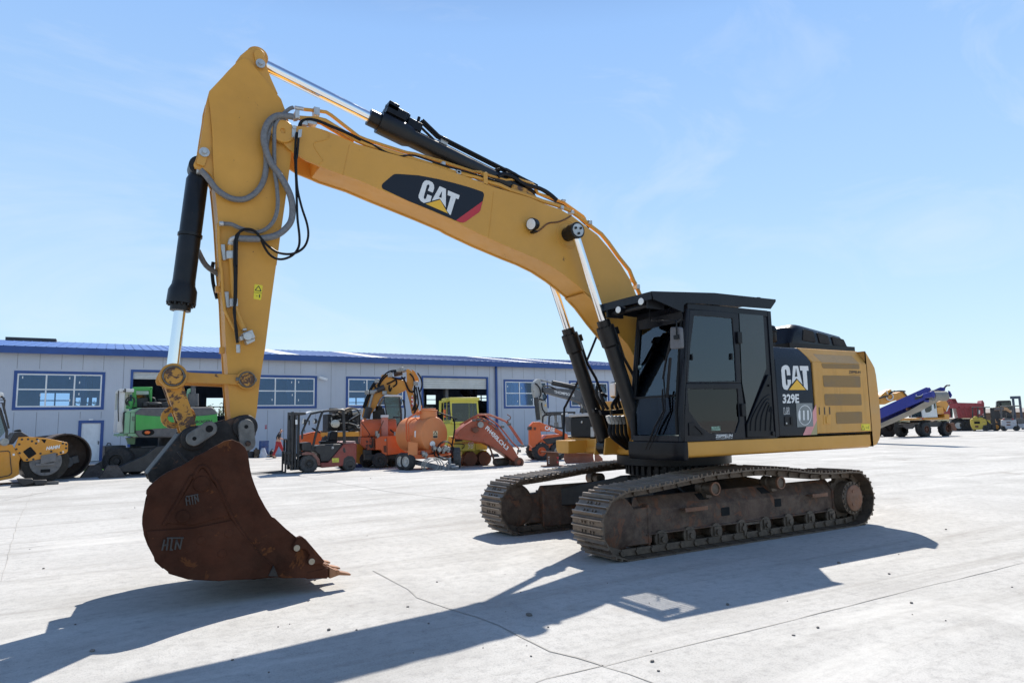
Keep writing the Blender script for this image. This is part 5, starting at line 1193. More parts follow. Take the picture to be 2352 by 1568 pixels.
mb.build('welded_letters', ML, bucket, bevel=.004)
mb = MB(); mb.prism(xz([zQ(1645,625), zQ(1690,606), zQ(1735,640), zQ(1925,862), zQ(1910,885), zQ(1760,900), zQ(1750,850), zQ(1775,800), zQ(1740,745), zQ(1690,735), zQ(1640,770), zQ(1600,760), zQ(1600,720)], KY0), KY0-.045, KY0-.001); mb.build('side_cutter', MRUST, bucket, bevel=.01)
mb = MB()
for p in (zQ(1640,726), zQ(1790,862)): c = Y(p, KY0); mb.cyl((c.x,KY0-.058,c.z),(c.x,KY0-.04,c.z), .030, n=14)
mb.build('cutter_bolt', paint('bright_bolt', (.32,.27,.2), .45, metal=.3, var=.4), bucket)
mb = MB(); q = xz([zQ(1355,1015), zQ(1410,905), zQ(1460,1020)], KY0); mb.prism(q, KY0-.03, KY0-.001); mb.build('heel_gusset', MEAR, bucket, bevel=.005)
# cutting lip and five teeth
lipf = Y(zQ(1900,960), KY0); tipn = Y(zQ(2205,1000), KY0)
zl0, zl1, zt0_, zb0_ = sp_[-1][1], sp_[-1][1]+.045, Y(zQ(1975,925), KY0).z, Y(zQ(1960,1046), KY0).z
mb = MB(); mb.prism([(sp_[-3][0],sp_[-3][1]),(lipf.x+.10,zl0),(lipf.x+.15,zl0+.02),(lipf.x+.10,zl1+.01),(sp_[-3][0],sp_[-3][1]+.045)], KY0+.036, KY1-.036); mb.build('cutting_lip', MEDGE, bucket, bevel=.006)
x0 = Y(zQ(1975,960), KY0).x; tl = tipn.x-x0
for i in range(5):
    y = KY0+.055 + (KY1-KY0-.11)*i/4; w = .065; mb = MB()
    mb.loft([[(x0-.22,y-w*.9,zl0+.0),(x0-.22,y+w*.9,zl0+.0),(x0-.22,y+w*.9,zt0_-.02),(x0-.22,y-w*.9,zt0_-.02)], [(x0-.0,y-w,zb0_+.01),(x0-.0,y+w,zb0_+.01),(x0-.0,y+w,zt0_-.005),(x0-.0,y-w,zt0_-.005)]])
    ad = mb.build('tooth_adapter', MRUST, bucket, bevel=.012)
    zm = tipn.z; mb = MB()
    mb.loft([[(x0+.006,y-w*1.12,zb0_),(x0+.006,y+w*1.12,zb0_),(x0+.006,y+w*1.12,zt0_),(x0+.006,y-w*1.12,zt0_)], [(x0+tl*.45,y-w,zb0_+.02),(x0+tl*.45,y+w,zb0_+.02),(x0+tl*.45,y+w,zm+(zt0_-zm)*.45),(x0+tl*.45,y-w,zm+(zt0_-zm)*.45)], [(x0+tl,y-w*.8,zm-.014),(x0+tl,y+w*.8,zm-.014),(x0+tl,y+w*.8,zm+.006),(x0+tl,y-w*.8,zm+.006)]])
    mb.cyl((x0+.09,y-w*1.16,(zb0_+zt0_)/2),(x0+.09,y+w*1.16,(zb0_+zt0_)/2),.02,n=10); mb.build('tooth', MEDGE, bucket, bevel=.010)
# ears that carry the bucket on the stick and link
ep = [zD(*p) for p in [(165,1500),(250,1400),(400,1215),(520,1070),(600,965),(650,915),(720,875),(800,865),(870,872),(960,862),(1100,820),(1200,795),(1290,765),(1380,732),(1470,725),(1540,760),(1590,830),(1605,890),(1595,970),(1560,1080),(1510,1200),(1430,1330),(1200,1400),(900,1500),(600,1600),(300,1640),(200,1600)]]
e_o = xz(ep, -.27)
for y in (-.295, .255):
    mb = MB(); mb.prism(e_o, y, y+.04); ear_ = mb.build('bucket_ear', MEAR, bucket, bevel=.008)
    if y < 0:
        p1 = Y(zD(780,1032), -.30); p2 = Y(zD(975,905), -.30); p3 = Y(zD(1455,878), -.30); p4 = Y(zD(1475,1095), -.30)
        mb = MB()
        for (a, b, r_) in ((p1, p2, .076), (p3, p4, .078)):
            dd = Vector((b.x-a.x, 0, b.z-a.z)).normalized(); nn = Vector((-dd.z,0,dd.x)); an = math.atan2(dd.z, dd.x)
            pts = [(b.x+r_*math.cos(an+t), b.z+r_*math.sin(an+t)) for t in [(-PI/2+PI*i/10) for i in range(11)]] + [(a.x+r_*math.cos(an+t), a.z+r_*math.sin(an+t)) for t in [(PI/2+PI*i/10) for i in range(11)]]
            mb.prism(pts, y-.085, y-.03)
        mb.build('pin_retainer', MPIN, ear_ , bevel=.006) if False else mb.build('pin_retainer', MPIN, bucket, bevel=.008)
        mb = MB()
        for a in (p1, p3): mb.cyl((a.x,y-.0882,a.z),(a.x,y-.084,a.z),.020,n=12)
        mb.cyl((p2.x,y-.0882,p2.z),(p2.x,y-.084,p2.z),.036,n=14); mb.build('retainer_hole', MHOLE, bucket, smooth=0)
        mb = MB(); mb.lathe((p1.x,y,p1.z),(0,-1,0),[(.12,-.01),(.12,.03),(.105,.035)],28); mb.lathe((p3.x,y,p3.z),(0,-1,0),[(.125,-.01),(.125,.03),(.11,.035)],28); mb.cyl((p4.x,y-.12,p4.z),(p4.x,y-.085,p4.z),.03,n=6); mb.build('pin_boss', MEAR, bucket, bevel=.006)
mb = MB(); tp = xz([zD(430,1150), zD(270,1330), zD(160,1500)], KY0)
# torque plate joining the ears to the shell top
e2 = xz([zD(165,1500), zD(400,1215), zD(600,965)], -.27)
mb.loft([[(e2[0][0],-.25,e2[0][1]),(e2[2][0],-.25,e2[2][1]),(e2[2][0]+.03,-.25,e2[2][1]-.02),(e2[0][0]+.03,-.25,e2[0][1]-.02)], [(e2[0][0],.25,e2[0][1]),(e2[2][0],.25,e2[2][1]),(e2[2][0]+.03,.25,e2[2][1]-.02),(e2[0][0]+.03,.25,e2[0][1]-.02)]])
mb.build('torque_plate', MEAR, bucket)
for side in (0,):
    mb = MB(); mb.prism(xz([zD(560,1210), zD(600,1200), zD(720,1340), zD(670,1350)], -.5), -.5, -.46); mb.build('lift_eye', MEAR, bucket, bevel=.006)
# ================================================================ the other machines in the yard
r1=zf(0,1270,4.481); g1=zf(260,1240,4.356); r3=zf(3140,1270,9.223); r4=zf(2860,1260,7.84); y1=zf(1170,1200,4.356)
MTYRE = paint('tyre', (.022,.021,.021), .8, var=.3, vscale=4, dust=.45, dustcol=(.13,.12,.11))
MTYRED = paint('dusty_tyre', (.05,.048,.046), .85, var=.3, vscale=4, dust=.6, dustcol=(.17,.16,.15))
MORNG = paint('loader_yellow', (.62,.26,.02), .4, var=.15, vscale=1.2, chip=.6, chipcol=(.4,.15,.05), chipscale=5, chipat=.70, dust=.12)
MGRN = paint('machine_green', (.045,.33,.055), .42, var=.18, vscale=1, chip=.9, chipcol=(.14,.05,.025), chipscale=3.5, chipat=.665, dust=.12)
MPGRN = paint('pale_green', (.22,.42,.24), .45, var=.15, dust=.25)
MGRY = paint('machine_grey', (.085,.083,.085), .5, var=.25, chip=.8, chipcol=(.15,.07,.04), chipscale=5, chipat=.66, dust=.25)
MOR = paint('signal_orange', (.66,.115,.018), .42, var=.14, vscale=1.2, chip=.8, chipcol=(.07,.03,.02), chipscale=6, chipat=.72, dust=.12)
MORT = paint('tank_orange', (.66,.215,.065), .5, var=.14, vscale=.9, dust=.15, dustcol=(.5,.3,.16))
MLEM = paint('lemon_yellow', (.62,.55,.07), .42, var=.12, vscale=1.2, dust=.15)
MRDB = paint('boom_red', (.36,.075,.030), .55, var=.25, vscale=1.2, chip=.9, chipcol=(.13,.045,.025), chipscale=5, chipat=.60, dust=.2, dustcol=(.4,.2,.14))
MFRD = paint('forklift_red', (.25,.042,.030), .42, var=.2, vscale=1.5, dust=.15)
MBKM = paint('machine_black', (.020,.020,.021), .5, var=.35, dust=.3, dustcol=(.10,.095,.09))
MSTL = paint('plain_steel', (.30,.30,.29), .4, metal=.7, var=.3, vscale=5)
MRST = paint('plain_rust', (.15,.055,.028), .75, var=.45, vscale=2, dust=.3, dustcol=(.2,.13,.09))
MWHT = paint('machine_white', (.66,.66,.64), .42, var=.12, dust=.3, chip=.8, chipcol=(.2,.13,.09), chipscale=4, chipat=.68)
MCRED = paint('tipper_red', (.30,.030,.040), .42, var=.15, dust=.15)
MBLUE2 = paint('conveyor_blue', (.018,.028,.24), .4, var=.2, vscale=1, chip=.5, chipcol=(.12,.12,.2), chipat=.68)
MBELT = paint('belt_grey', (.27,.255,.225), .75, var=.25, vscale=1.5, streak=2)
MDGL = glass('machine_glass', (.50,.60,.60), 1.7, refl=.7)
MLIT = flat('amber_lamp', (.75,.14,.02), .3)
def wheel(parent, c, axis, r, w, tyre=None, rim=None, rimr=.55, lugs=0, name='wheel', dish=.12):
    tyre = tyre or MTYRE; rim = rim or MBKM; c = Vector(c); ax = Vector(axis).normalized()
    mb = MB(); p = c - ax*(w/2)
    mb.lathe(p, ax, [(r*rimr,.02*w),(r*.80,0),(r*.93,.05*w),(r,.18*w),(r,.82*w),(r*.93,.95*w),(r*.80,w),(r*rimr,.98*w)], 32, True)
    if lugs:
        d, a, b = mb.basis(ax)
        for i in range(lugs):
            for s in (0, 1):
                t = 2*PI*(i+.5*s)/lugs; q = a*math.cos(t)+b*math.sin(t); tg = (b*math.cos(t)-a*math.sin(t))
                dd = (tg*.75 + ax*(1 if s else -1)).normalized(); mb.obox(p + ax*(w*(.28+.44*s)) + q*(r*1.005), dd, q, dd.cross(q), w*.27, r*.035, r*.045)
    o = mb.build(name, tyre, parent)
    po = c + ax*(w/2); mb = MB(); mb.lathe(po, -ax, [(r*.03,.30*w),(r*rimr*.5,.30*w),(r*rimr*1.01,.30*w),(r*rimr*1.02,.03*w),(r*rimr*.90,.02*w),(r*rimr*.86,dish*w+.08*w),(r*.24,dish*w+.10*w),(r*.20,.03*w),(r*.03,.02*w)], 24)
    d, a, b = mb.basis(ax)
    for i in range(8):
        t = 2*PI*i/8; q = po - ax*(dish*w+.10*w) + (a*math.cos(t)+b*math.sin(t))*r*.33; mb.cyl(q, q+ax*.05*w, r*.035, n=6)
    mb.build('rim', rim, o); return o
def part(fr, name, pts, y0, y1, mat, parent, bevel=.012, smooth=35, plane=None, rnd=0):
    pl = y0 if plane is None else plane
    q = [fr.y(p, pl) for p in pts]; q = [(a[0], a[2]) for a in q]
    if rnd: q = rounded(q, rnd)
    mb = MB(); mb.prism(q, y0, y1); return mb.build(name, mat, parent, bevel=bevel, smooth=smooth)
def place(name, label, cat, gpx, deg, group=None):
    fr = Frame(Z(gpx), R(deg)); return fr, thing(name, label, cat, fr.o, fr.a, group)
def tubes(fr, name, specs, mat, parent, n=6):
    mb = MB()
    for pts, y, r, sub in specs: mb.tube([fr.y(p, y) for p in pts], r, n=n, sub=sub)
    return mb.build(name, mat, parent)
def let(fr, body, a, b, c, y, mat, parent, bold=.02, name='lettering', shear=0):
    return lettering(body, fr.y(a, y), fr.y(b, y), fr.y(c, y), mat, parent, name, bold, shear)

# ---- yellow road roller cut by the left edge
fr, t = place('road_roller', 'yellow road roller with a smooth steel drum at the left edge', 'road roller', r1(650,1400), 12)
fpl = part(fr, 'drum_frame', [r1(*p) for p in [(210,905),(270,735),(430,728),(640,742),(800,770),(985,812),(1000,830),(998,940),(970,970),(870,995),(640,1045),(385,1092),(345,1085),(300,1020)]], 0, .06, MORNG, t)
h_ = [r1(*p) for p in [(335,945),(450,870),(540,975),(425,1050)]]
part(fr, 'frame_opening', h_, -.006, -.001, MHOLE, fpl, bevel=0, rnd=.03)
part(fr, 'frame_opening', [r1(*p) for p in [(605,765),(680,770),(660,822),(640,812)]], -.006, -.001, MHOLE, fpl, bevel=0)
mb = MB()
for p in [(322,766),(412,763),(470,793),(545,763),(530,824),(283,838),(240,910),(287,967),(398,1065),(490,1057),(595,973),(753,942),(893,962),(835,985),(923,825),(975,838),(972,895)]:
    c = fr.y(r1(*p), -.001); mb.cyl((c[0],-.012,c[2]),(c[0],0,c[2]),.035,n=10)
mb.build('bolt', MBKM, fpl)
let(fr, 'HAMM', r1(676,923), r1(880,895), r1(682,872), -.004, MLET, fpl, .05, 'maker_name', .15)
let(fr, 'S', r1(553,805), r1(580,805), r1(553,768), -.004, MLET, fpl, .02); let(fr, 'S', r1(915,970), r1(942,965), r1(915,935), -.004, MLET, fpl, .02)
bd = part(fr, 'body', [r1(*p) for p in [(-420,860),(0,850),(185,838),(215,905),(300,1030),(278,1110),(280,1250),(290,1275),(180,1340),(0,1372),(-420,1440)]], .02, 1.5, MORNG, t, rnd=.05)
ringo = [fr.y(r1(*p), .012) for p in [(-200,955),(120,930),(150,950),(160,1100),(180,1260),(140,1300),(20,1325),(-200,1340)]]; ringi = [fr.y(r1(*p), .012) for p in [(-200,965),(115,942),(142,960),(150,1100),(168,1255),(130,1290),(20,1312),(-200,1328)]]
mb = MB(); ringY(mb, ringo, ringi, .0, .02); mb.build('hatch_seal', MBKM, bd)
part(fr, 'sticker', [r1(185,975),r1(217,973),r1(218,1003),r1(187,1005)], .012, .019, MLET, bd, bevel=0)
part(fr, 'hood', [r1(*p) for p in [(110,840),(215,665),(320,655),(455,740),(270,735),(200,830)]], .15, 1.35, MBKM, t)
part(fr, 'exhaust_cap', [r1(*p) for p in [(218,655),(222,630),(300,615),(318,640),(310,655)]], .5, .8, MBKM, t)
part(fr, 'cab_roof', [r1(*p) for p in [(-420,75),(0,72),(45,85),(62,128),(0,128),(-420,128)]], .1, 1.4, MWHT, t)
mb = MB(); P_ = lambda a, b, y: fr.y(r1(a,b), y)
for y in (.12, 1.35): mb.tube([P_(-10,300,y), P_(100,650,y), P_(95,770,y)], .045, n=6); mb.tube([P_(20,130,y), P_(70,190,y), P_(60,300,y), P_(130,605,y)], .03, n=6)
for q in (150, 185, 230): mb.tube([P_(0,q,.1), P_(75,q+5,.1)], .012, n=5)
mb.build('cab_frame', MBKM, t)
part(fr, 'cab_glass', [r1(*p) for p in [(-420,330),(-10,320),(80,650),(0,740),(-420,760)]], .13, .14, MDGL, t, bevel=0)
part(fr, 'side_mirror', [r1(*p) for p in [(20,220),(45,225),(85,375),(60,390)]], .05, .09, MBKM, t)
mb = MB(); c = fr.y(r1(40,805), -.05); mb.lathe((c[0],.15,c[2]), (.3,-1,0), [(.02,0),(.12,.05),(.13,.2)], 16); hl_p = mb.build('headlamp', MSTL, t)
mb = MB(); c0 = fr.y(r1(670,1065), .1); cz = .66; cc = fr.y(r1(672,1070), .12); rr = .70
c0 = Vector((cc[0], .10, rr)); mb.lathe(c0, (0,1,0), [(rr,0),(rr,1.6),(rr-.05,1.6),(rr-.05,.14),(.1,.13)], 56); mb.lathe(c0, (0,1,0), [(rr-.05,0.02),(rr,0)], 56)
dr = mb.build('drum', paint('drum_steel', (.055,.050,.045), .45, metal=.3, var=.5, vscale=4), t)
mb = MB(); mb.cyl(c0+Vector((0,-.04,0)), c0+Vector((0,.05,0)), .47, n=36); 
for i in range(12): mb.cyl(c0+Vector((.41*math.cos(i*.5236),-.07,.41*math.sin(i*.5236))), c0+Vector((.41*math.cos(i*.5236),-.03,.41*math.sin(i*.5236))), .03, n=8)
mb.box(c0.x-.3,c0.x+.25,-.02,.08,c0.z-.12,c0.z-.05); mb.obox(c0+Vector((.05,-.07,.12)),(1,0,.2),(0,1,0),(0,0,1),.22,.08,.14)
hb = mb.build('drum_hub', paint('hub_grey', (.13,.13,.135), .5, var=.35, vscale=3, dust=.3), dr)
mb = MB(); mb.box(c0.x-.14,c0.x+.14,.052,.06,c0.z-.36,c0.z-.25); mb.build('hub_slot', MHOLE, dr, smooth=0)
# ---- second, rusty drum standing behind
fr, t = place('steel_drum', 'rusty open-ended steel drum standing behind the yellow road roller', 'drum', r1(965,1345), 10)
c = fr.y(r1(968,1012), 0); rr = c[2]; c = Vector((c[0],0,rr)); mb = MB()
mb.lathe(c, (0,1,0), [(rr,0),(rr,1.9),(rr-.03,1.9),(rr-.03,.9),(.08,.88),(.08,.86),(rr-.05,.84),(rr-.05,.0)], 64, True); mb.build('shell', paint('drum_rust', (.060,.034,.022), .65, var=.5, vscale=1.5, chip=.6, chipcol=(.17,.07,.04), chipscale=2, chipat=.62, dust=.2), t)
mb = MB(); mb.cyl(c+Vector((.1,.45,-.25)), c+Vector((.1,.85,-.25)), .22, n=20); mb.obox(c+Vector((.25,.6,-.2)),(1,0,.3),(0,1,0),(-.3,0,1),.25,.1,.14); mb.build('hub', MGRY, t, bevel=.02)
# ---- dark beam leaning behind
fr, t = place('steel_beam', 'long dark blue steel beam lying across behind the roller drums', 'beam', r1(900,1230), 8)
a = Vector(fr.y(r1(450,722), .3)); b = Vector(fr.y(r1(970,662), .9)); mb = MB(); dd = (b-a).normalized(); sd = Vector((0,1,0)); nn = dd.cross(sd); 
mb.obox((a+b)/2+Vector((0,0,-.05)), dd, sd, nn, (b-a).length/2, .12, .012); mb.obox((a+b)/2+Vector((0,0,-.2)), dd, sd, nn, (b-a).length/2, .012, .14); mb.obox((a+b)/2+Vector((0,0,-.34)), dd, sd, nn, (b-a).length/2, .12, .012)
mb.box(b.x-.15,b.x-.05,.75,.85,0,b.z-.3); mb.box(a.x-.05,a.x+.05,.35,.45,0,a.z-.3); mb.build('girder', paint('beam_blue', (.02,.03,.06), .5, var=.2), t)
# ---- black pads under the drum
fr, t = place('rubber_pad', 'black rubber track pads piled under the roller drum', 'rubber pads', r1(430,1455), 6)
mb = MB()
for i, (a, b, c2, d2) in enumerate([((240,1345),(480,1340),(500,1400),(330,1460)), ((480,1370),(690,1360),(690,1410),(520,1450))]):
    q = [fr.y(r1(*p), 0) for p in (a,b,c2,d2)]; mb.prism([(v[0], max(.0, v[2])) for v in q], -.1+i*.05, .35+i*.05)
mb.build('pad', MBKM, t, bevel=.03)
mb = MB(); a = fr.y(r1(160,1385),.2); b = fr.y(r1(862,1410),.2); mb.box(a[0],b[0],.15,.3,.0,.10); mb.build('plank', MGRY, t, bevel=.01)
# ---- black battery boxes by the wall
for i, (pz0, pz1, wq) in enumerate([(1080,960,.34),(960,895,.30),(895,850,.26)]):
    pb_ = Z(r1(1590,1085)); x0 = Y(r1(1535+i*8,1000), pb_.y).x; x1 = Y(r1(1650-i*8,1000), pb_.y).x; z0 = Y(r1(1590,pz0), pb_.y).z; z1 = Y(r1(1590,pz1), pb_.y).z; z0 = 0 if i == 0 else z0
    t = thing('plastic_crate', ['bottom black box of the small stack right of the white door', 'middle black box of the small stack right of the white door', 'top black box of the small stack right of the white door'][i], 'box', ((x0+x1)/2, pb_.y, z0), 0, 'black boxes stacked by the wall')
    mb = MB(); w2 = (x1-x0)/2; mb.box(-w2,w2,0,.5,.002,z1-z0-.002); mb.box(-w2-.01,w2+.01,-.01,.51,z1-z0-.05,z1-z0-.004); mb.build('box', MBKM, t, bevel=.02)
    if i == 2: mb = MB(); mb.tube([(-w2*.7,.2,z1-z0),(-w2*.4,.2,z1-z0+.12),(w2*.5,.2,z1-z0+.10),(w2*.8,.2,z1-z0-.02)], .03, n=6); mb.build('handle', MBKM, t)
    else: mb = MB(); mb.box(-w2*.6,w2*.6,-.016,-.011,(z1-z0)*.5,(z1-z0)*.8); mb.build('sticker', MLET, t, smooth=0)

# ---- green material handler on wheels with outriggers
fr, t = place('material_handler', 'green and grey wheeled material handler with white cab and lowered outriggers', 'material handler', g1(760,1395), 4)
cw = part(fr, 'counterweight', [g1(*p) for p in [(800,490),(885,425),(1900,412),(1970,478),(1975,690),(1800,840),(1450,850),(860,852),(808,790)]], 0, 2.2, MGRY, t, bevel=.05)
bz = [g1(*p) for p in [(808,522),(1000,540),(1300,552),(1650,545),(1850,530),(1972,512),(1975,640),(1800,665),(1500,690),(1200,715),(1000,728),(808,748)]]
part(fr, 'green_band', bz, -.03, .02, MGRN, cw, bevel=0)
let(fr, 'SENNEBOGEN', g1(1440,655), g1(1898,638), g1(1442,612), -.034, MLETB, cw, .03, 'maker_name', .15)
mb = MB(); c = fr.y(g1(985,775), -.02); mb.sphere((c[0],-.01,c[2]), .22,.05,.13, 16, 8); rl_ = mb.build('lamp_recess', MHOLE, cw); mb = MB(); mb.sphere((c[0]-.03,-.05,c[2]), .10,.05,.07); mb.build('tail_lamp', MLIT, cw)
# left flank seen obliquely
fl = [fr.y(g1(*p), 0) for p in [(800,490),(808,790)]]
x0 = fl[0][0]; mb = MB(); zt = fr.y(g1(800,490),0)[2]; zb = fr.y(g1(808,785),0)[2]; zt2 = fr.y(g1(885,425),0)[2]
xf_ = fr.y(g1(650,600), .1)[0]; mb.box(xf_, x0+.02, .1, 2.2, zb, zt); mb.prism([(xf_,zt),(x0+.02,zt),(x0+.35,zt2),(xf_+.45,zt2)], .1, 2.2); fk = mb.build('flank', MPGRN, t, bevel=.02)
mb = MB(); xg_ = fr.y(g1(727,600), .1)[0]; mb.box(xg_-.01,xg_+.01,.093,.1,zb,zt); mb.build('door_gap', MBKM, fk, smooth=0)
let(fr, '835', g1(752,612), g1(800,612), g1(752,545), .094, MGRY, fk, .02, 'model_number')
xd_ = fr.y(g1(545,800), .3)[0]; xe_ = fr.y(g1(690,800), .3)[0]; zd_ = fr.y(g1(600,842), .3)[2]; mb = MB(); mb.box(xd_, xe_, .3, 1.9, zd_+.04, zb-.01); mb.prism([(xe_,zb-.01),(xe_,zd_+.04),(x0+.45,zd_-.05),(x0+.05,zb-.01)], .12, 2.2)
for i in range(4): mb.box(xd_+i*.18, xd_+.03+i*.18, .22, .3, zd_, zb-.03)
mb.build('deck', MPGRN, t, bevel=.01)
# cab
ca = fr.y(g1(600,165), .3); cb = fr.y(g1(605,775), .3); xr = fr.y(g1(650,300), .3)[0]; xl = fr.y(g1(562,300), .3)[0]
zc0, zc1 = cb[2], fr.y(g1(640,155), .3)[2]
mb = MB(); mb.box(xl, xl+.08, .3, 1.9, zc0, zc0+.9); mb.box(xl, xl+.08, 1.8, 1.9, zc0+.9, zc1-.13); mb.box(xl+.08, xl+.16, .3, .38, zc0, zc1-.13); mb.box(xr-.08, xr, .3, .38, zc0, zc1-.13); mb.box(xl+.16, xr-.08, .3, .36, zc0, zc0+.35); mb.box(xl, xr+.3, .25, 1.9, zc1-.12, zc1); mb.box(xl+.1,xr+.3,1.8,1.88,zc0,zc1-.13); mb.box(xl+.02,xl+.2,.29,.42,zc0,zc1-.12)
mb.build('cab', MWHT, t, bevel=.02)
mb = MB(); mb.box(xl+.1, xr-.05, .33, .35, zc0+.5, zc1-.13); mb.build('cab_window', MDGL, t, smooth=0)
tubes(fr, 'cab_rail', [([g1(655,150), g1(660,200), g1(630,180)], .25, .03, 0), ([g1(640,745), g1(628,640), g1(640,490), g1(660,475), g1(655,600)], .2, .03, 0), ([g1(560,180), g1(555,420), g1(560,620)], .2, .02, 0)], MBKM, t)
# boom foot portal
mb = MB(); 
for a in ([(765,135),(805,160),(820,415),(760,420)], [(995,150),(1035,130),(1030,340),(1015,345)], [(770,130),(1035,128),(1040,160),(1000,182),(800,180),(765,165)]):
    q = [fr.y(g1(*p), .9) for p in a]; mb.prism([(v[0], v[2]) for v in q], .7, 1.1)
mb.build('boom_bracket', MGRN, t, bevel=.02)
mb = MB(); q = fr.y(g1(735,330), .6); q2 = fr.y(g1(710,440), .6); mb.cyl(q2, q, .12, n=12); mb.build('boom_ram', MGRN, t)
wt_ = [fr.y(g1(*p), 1.4) for p in [(660,165),(760,165),(1000,180),(990,235),(690,240)]]; mb = MB(); mb.prism([(v[0],v[2]) for v in wt_], 1.4, 1.5); mb.build('cab_rear', MWHT, t)
mb = MB(); q = [fr.y(g1(*p), 1.38) for p in [(695,240),(985,235),(990,400),(700,400)]]; mb.prism([(v[0],v[2]) for v in q], 1.37, 1.39); mb.build('cab_window', MDGL, t, smooth=0)
tubes(fr, 'boom_hose', [([g1(770,420), g1(690,390), g1(665,330), g1(700,280), g1(760,275), g1(790,320), g1(760,390)], .55, .03, 4), ([g1(720,400), g1(690,340), g1(740,290)], .5, .03, 4), ([g1(1035,280), g1(1075,290), g1(1090,340)], .9, .03, 3)], MBKM, t)
mb = MB(); 
for a, y0, y1_ in (([(805,290),(990,275),(990,420),(815,420)], .9, 1.2), ([(915,345),(1000,340),(1000,405),(915,405)], .4, .7), ([(1168,345),(1285,335),(1285,405),(1168,405)], .4, .8), ([(1130,300),(1290,290),(1290,330),(1140,320)], .6, .8)):
    q = [fr.y(g1(*p), y0) for p in a]; mb.prism([(v[0],v[2]) for v in q], y0, y1_)
c = fr.y(g1(1075,375), .5); mb.lathe((c[0],.5,c[2]-.06), (0,0,1), [(.2,0),(.28,.02),(.28,.12),(.2,.14)], 20)
mb.build('engine_parts', MBKM, t, bevel=.02)
mb = MB(); a = fr.y(g1(1625,400), .6); b = fr.y(g1(1625,225), .6); mb.cyl((a[0],.6,a[2]),(b[0],.6,b[2]),.22,n=18); mb.cyl((b[0],.6,b[2]),(b[0],.6,b[2]+.22),.10,n=12); mb.build('exhaust', MGRY, t)
tubes(fr, 'intake_pipe', [([g1(1545,330), g1(1560,200), g1(1572,160), g1(1575,200)], .6, .06, 3)], MPGRN, t)
# undercarriage, wheels, stabilisers
mb = MB(); za = fr.y(g1(700,860), .8)[2]
mb.box(x0-.6, x0+3.6, .5, 2.2, .6, 1.05); mb.cyl((x0+1.9,1.3,1.0),(x0+1.9,1.3,zb-.1),.9,n=28); mb.box(x0-.9, x0-.2, .6, 1.9, .65, 1.15); mb.build('chassis', MBKM, t, bevel=.03)
q = [fr.y(g1(*p), 1.3) for p in [(665,850),(800,850),(790,945),(700,945)]]; mb = MB(); mb.prism([(v[0],v[2]) for v in q], 1.2, 1.5); mb.build('drawbar', MPGRN, t)
for gx, yv in ((575, .3), (805, 1.0), (1300, .4), (1700, 1.2)):
    c = fr.y(g1(gx,1150), yv); wheel(t, (c[0], yv+.25, .55), (0,-1,0) if gx > 600 else (-.5,-1,0), .55, .45)
for (pp, y0) in (([(165,1275),(440,1115),(520,1100),(525,1255),(400,1285),(260,1310)], .6), ([(430,1300),(560,1270),(800,1165),(940,1100),(1110,975),(1290,960),(1290,1300),(1000,1330),(600,1345)], -.6)):
    q = [fr.y(g1(*p), y0) for p in pp]; mb = MB(); mb.prism([(v[0], max(.08, v[2])) for v in q], y0, y0+.35); st_ = mb.build('outrigger', MBKM, t, bevel=.02)
    a = pp[0]; c = fr.y(g1(a[0]+45, a[1]+70), y0); mb = MB(); mb.loft([[(c[0]-.42,y0-.25,0),(c[0]+.42,y0-.25,0),(c[0]+.42,y0+.6,0),(c[0]-.42,y0+.6,0)], [(c[0]-.16,y0-.02,.45),(c[0]+.16,y0-.02,.45),(c[0]+.16,y0+.37,.45),(c[0]-.16,y0+.37,.45)]]); mb.build('outrigger_foot', paint('foot_steel', (.06,.042,.032), .7, var=.4, dust=.3), st_)
tubes(fr, 'outrigger_ram', [([g1(820,1175), g1(925,1140)], -.3, .05, 0)], MCHR, t)
# bright green strip on the ground
p0, p1 = Z(g1(95,1330)), Z(g1(445,1305)); mb = MB(); dd = (p1-p0).normalized(); mb.obox((p0+p1)/2+Vector((0,.2,.06)), dd, (-dd.y,dd.x,0), (0,0,1), (p1-p0).length/2, .30, .05)
tag(mb.build('green_plank', paint('bright_green', (.08,.38,.02), .5, var=.15), bevel=.02), 'bright green plank lying on the concrete by the outrigger feet', 'plank')

# ---- blue barrel on a pallet, junk beside it
pb_ = Z(b2(218,1318)); k_ = lambda a, b: Y(b2(a,b), pb_.y)
rb = (k_(270,1200).x-k_(170,1200).x)/2; cxb = (k_(270,1200).x+k_(170,1200).x)/2; zt = k_(220,1147).z; zb = k_(220,1300).z
t = thing('barrel', 'blue steel barrel standing by the hall wall', 'barrel', (cxb, pb_.y+.4, .14)); h = zt-.14
mb = MB(); mb.lathe((0,0,0), (0,0,1), [(rb*.97,0),(rb,.01),(rb,h*.30),(rb*1.03,h*.33),(rb,h*.36),(rb,h*.63),(rb*1.03,h*.66),(rb,h*.69),(rb,h-.01),(rb*1.02,h),(rb*.96,h),(rb*.96,h-.03)], 32); mb.build('body', paint('barrel_blue', (.018,.06,.20), .45, var=.25, vscale=3, chip=.7, chipcol=(.12,.05,.03), chipscale=6, chipat=.66, dust=.2), t)
t = thing('pallet', 'wooden pallet under the blue barrel', 'pallet', (cxb, pb_.y+.4, 0)); mb = MB()
for i in range(5): mb.box(-.62,.62,-.55+i*.24,-.40+i*.24,.115,.138)
for x in (-.55,0,.5): mb.box(x-.05,x+.09,-.55,.55,.0,.113)
mb.build('boards', paint('old_wood', (.19,.13,.08), .8, var=.4, vscale=5), t)
mb = MB(); random.seed(3)
q = k_(195,1270); P = []
for j in range(5):
    P.append([Vector((q.x+ (.30-.05*j)*math.cos(a)*random.uniform(.8,1.1), pb_.y-.05+.2*math.sin(a), .0+.14*j)) for a in [2*PI*i/10 for i in range(10)]])
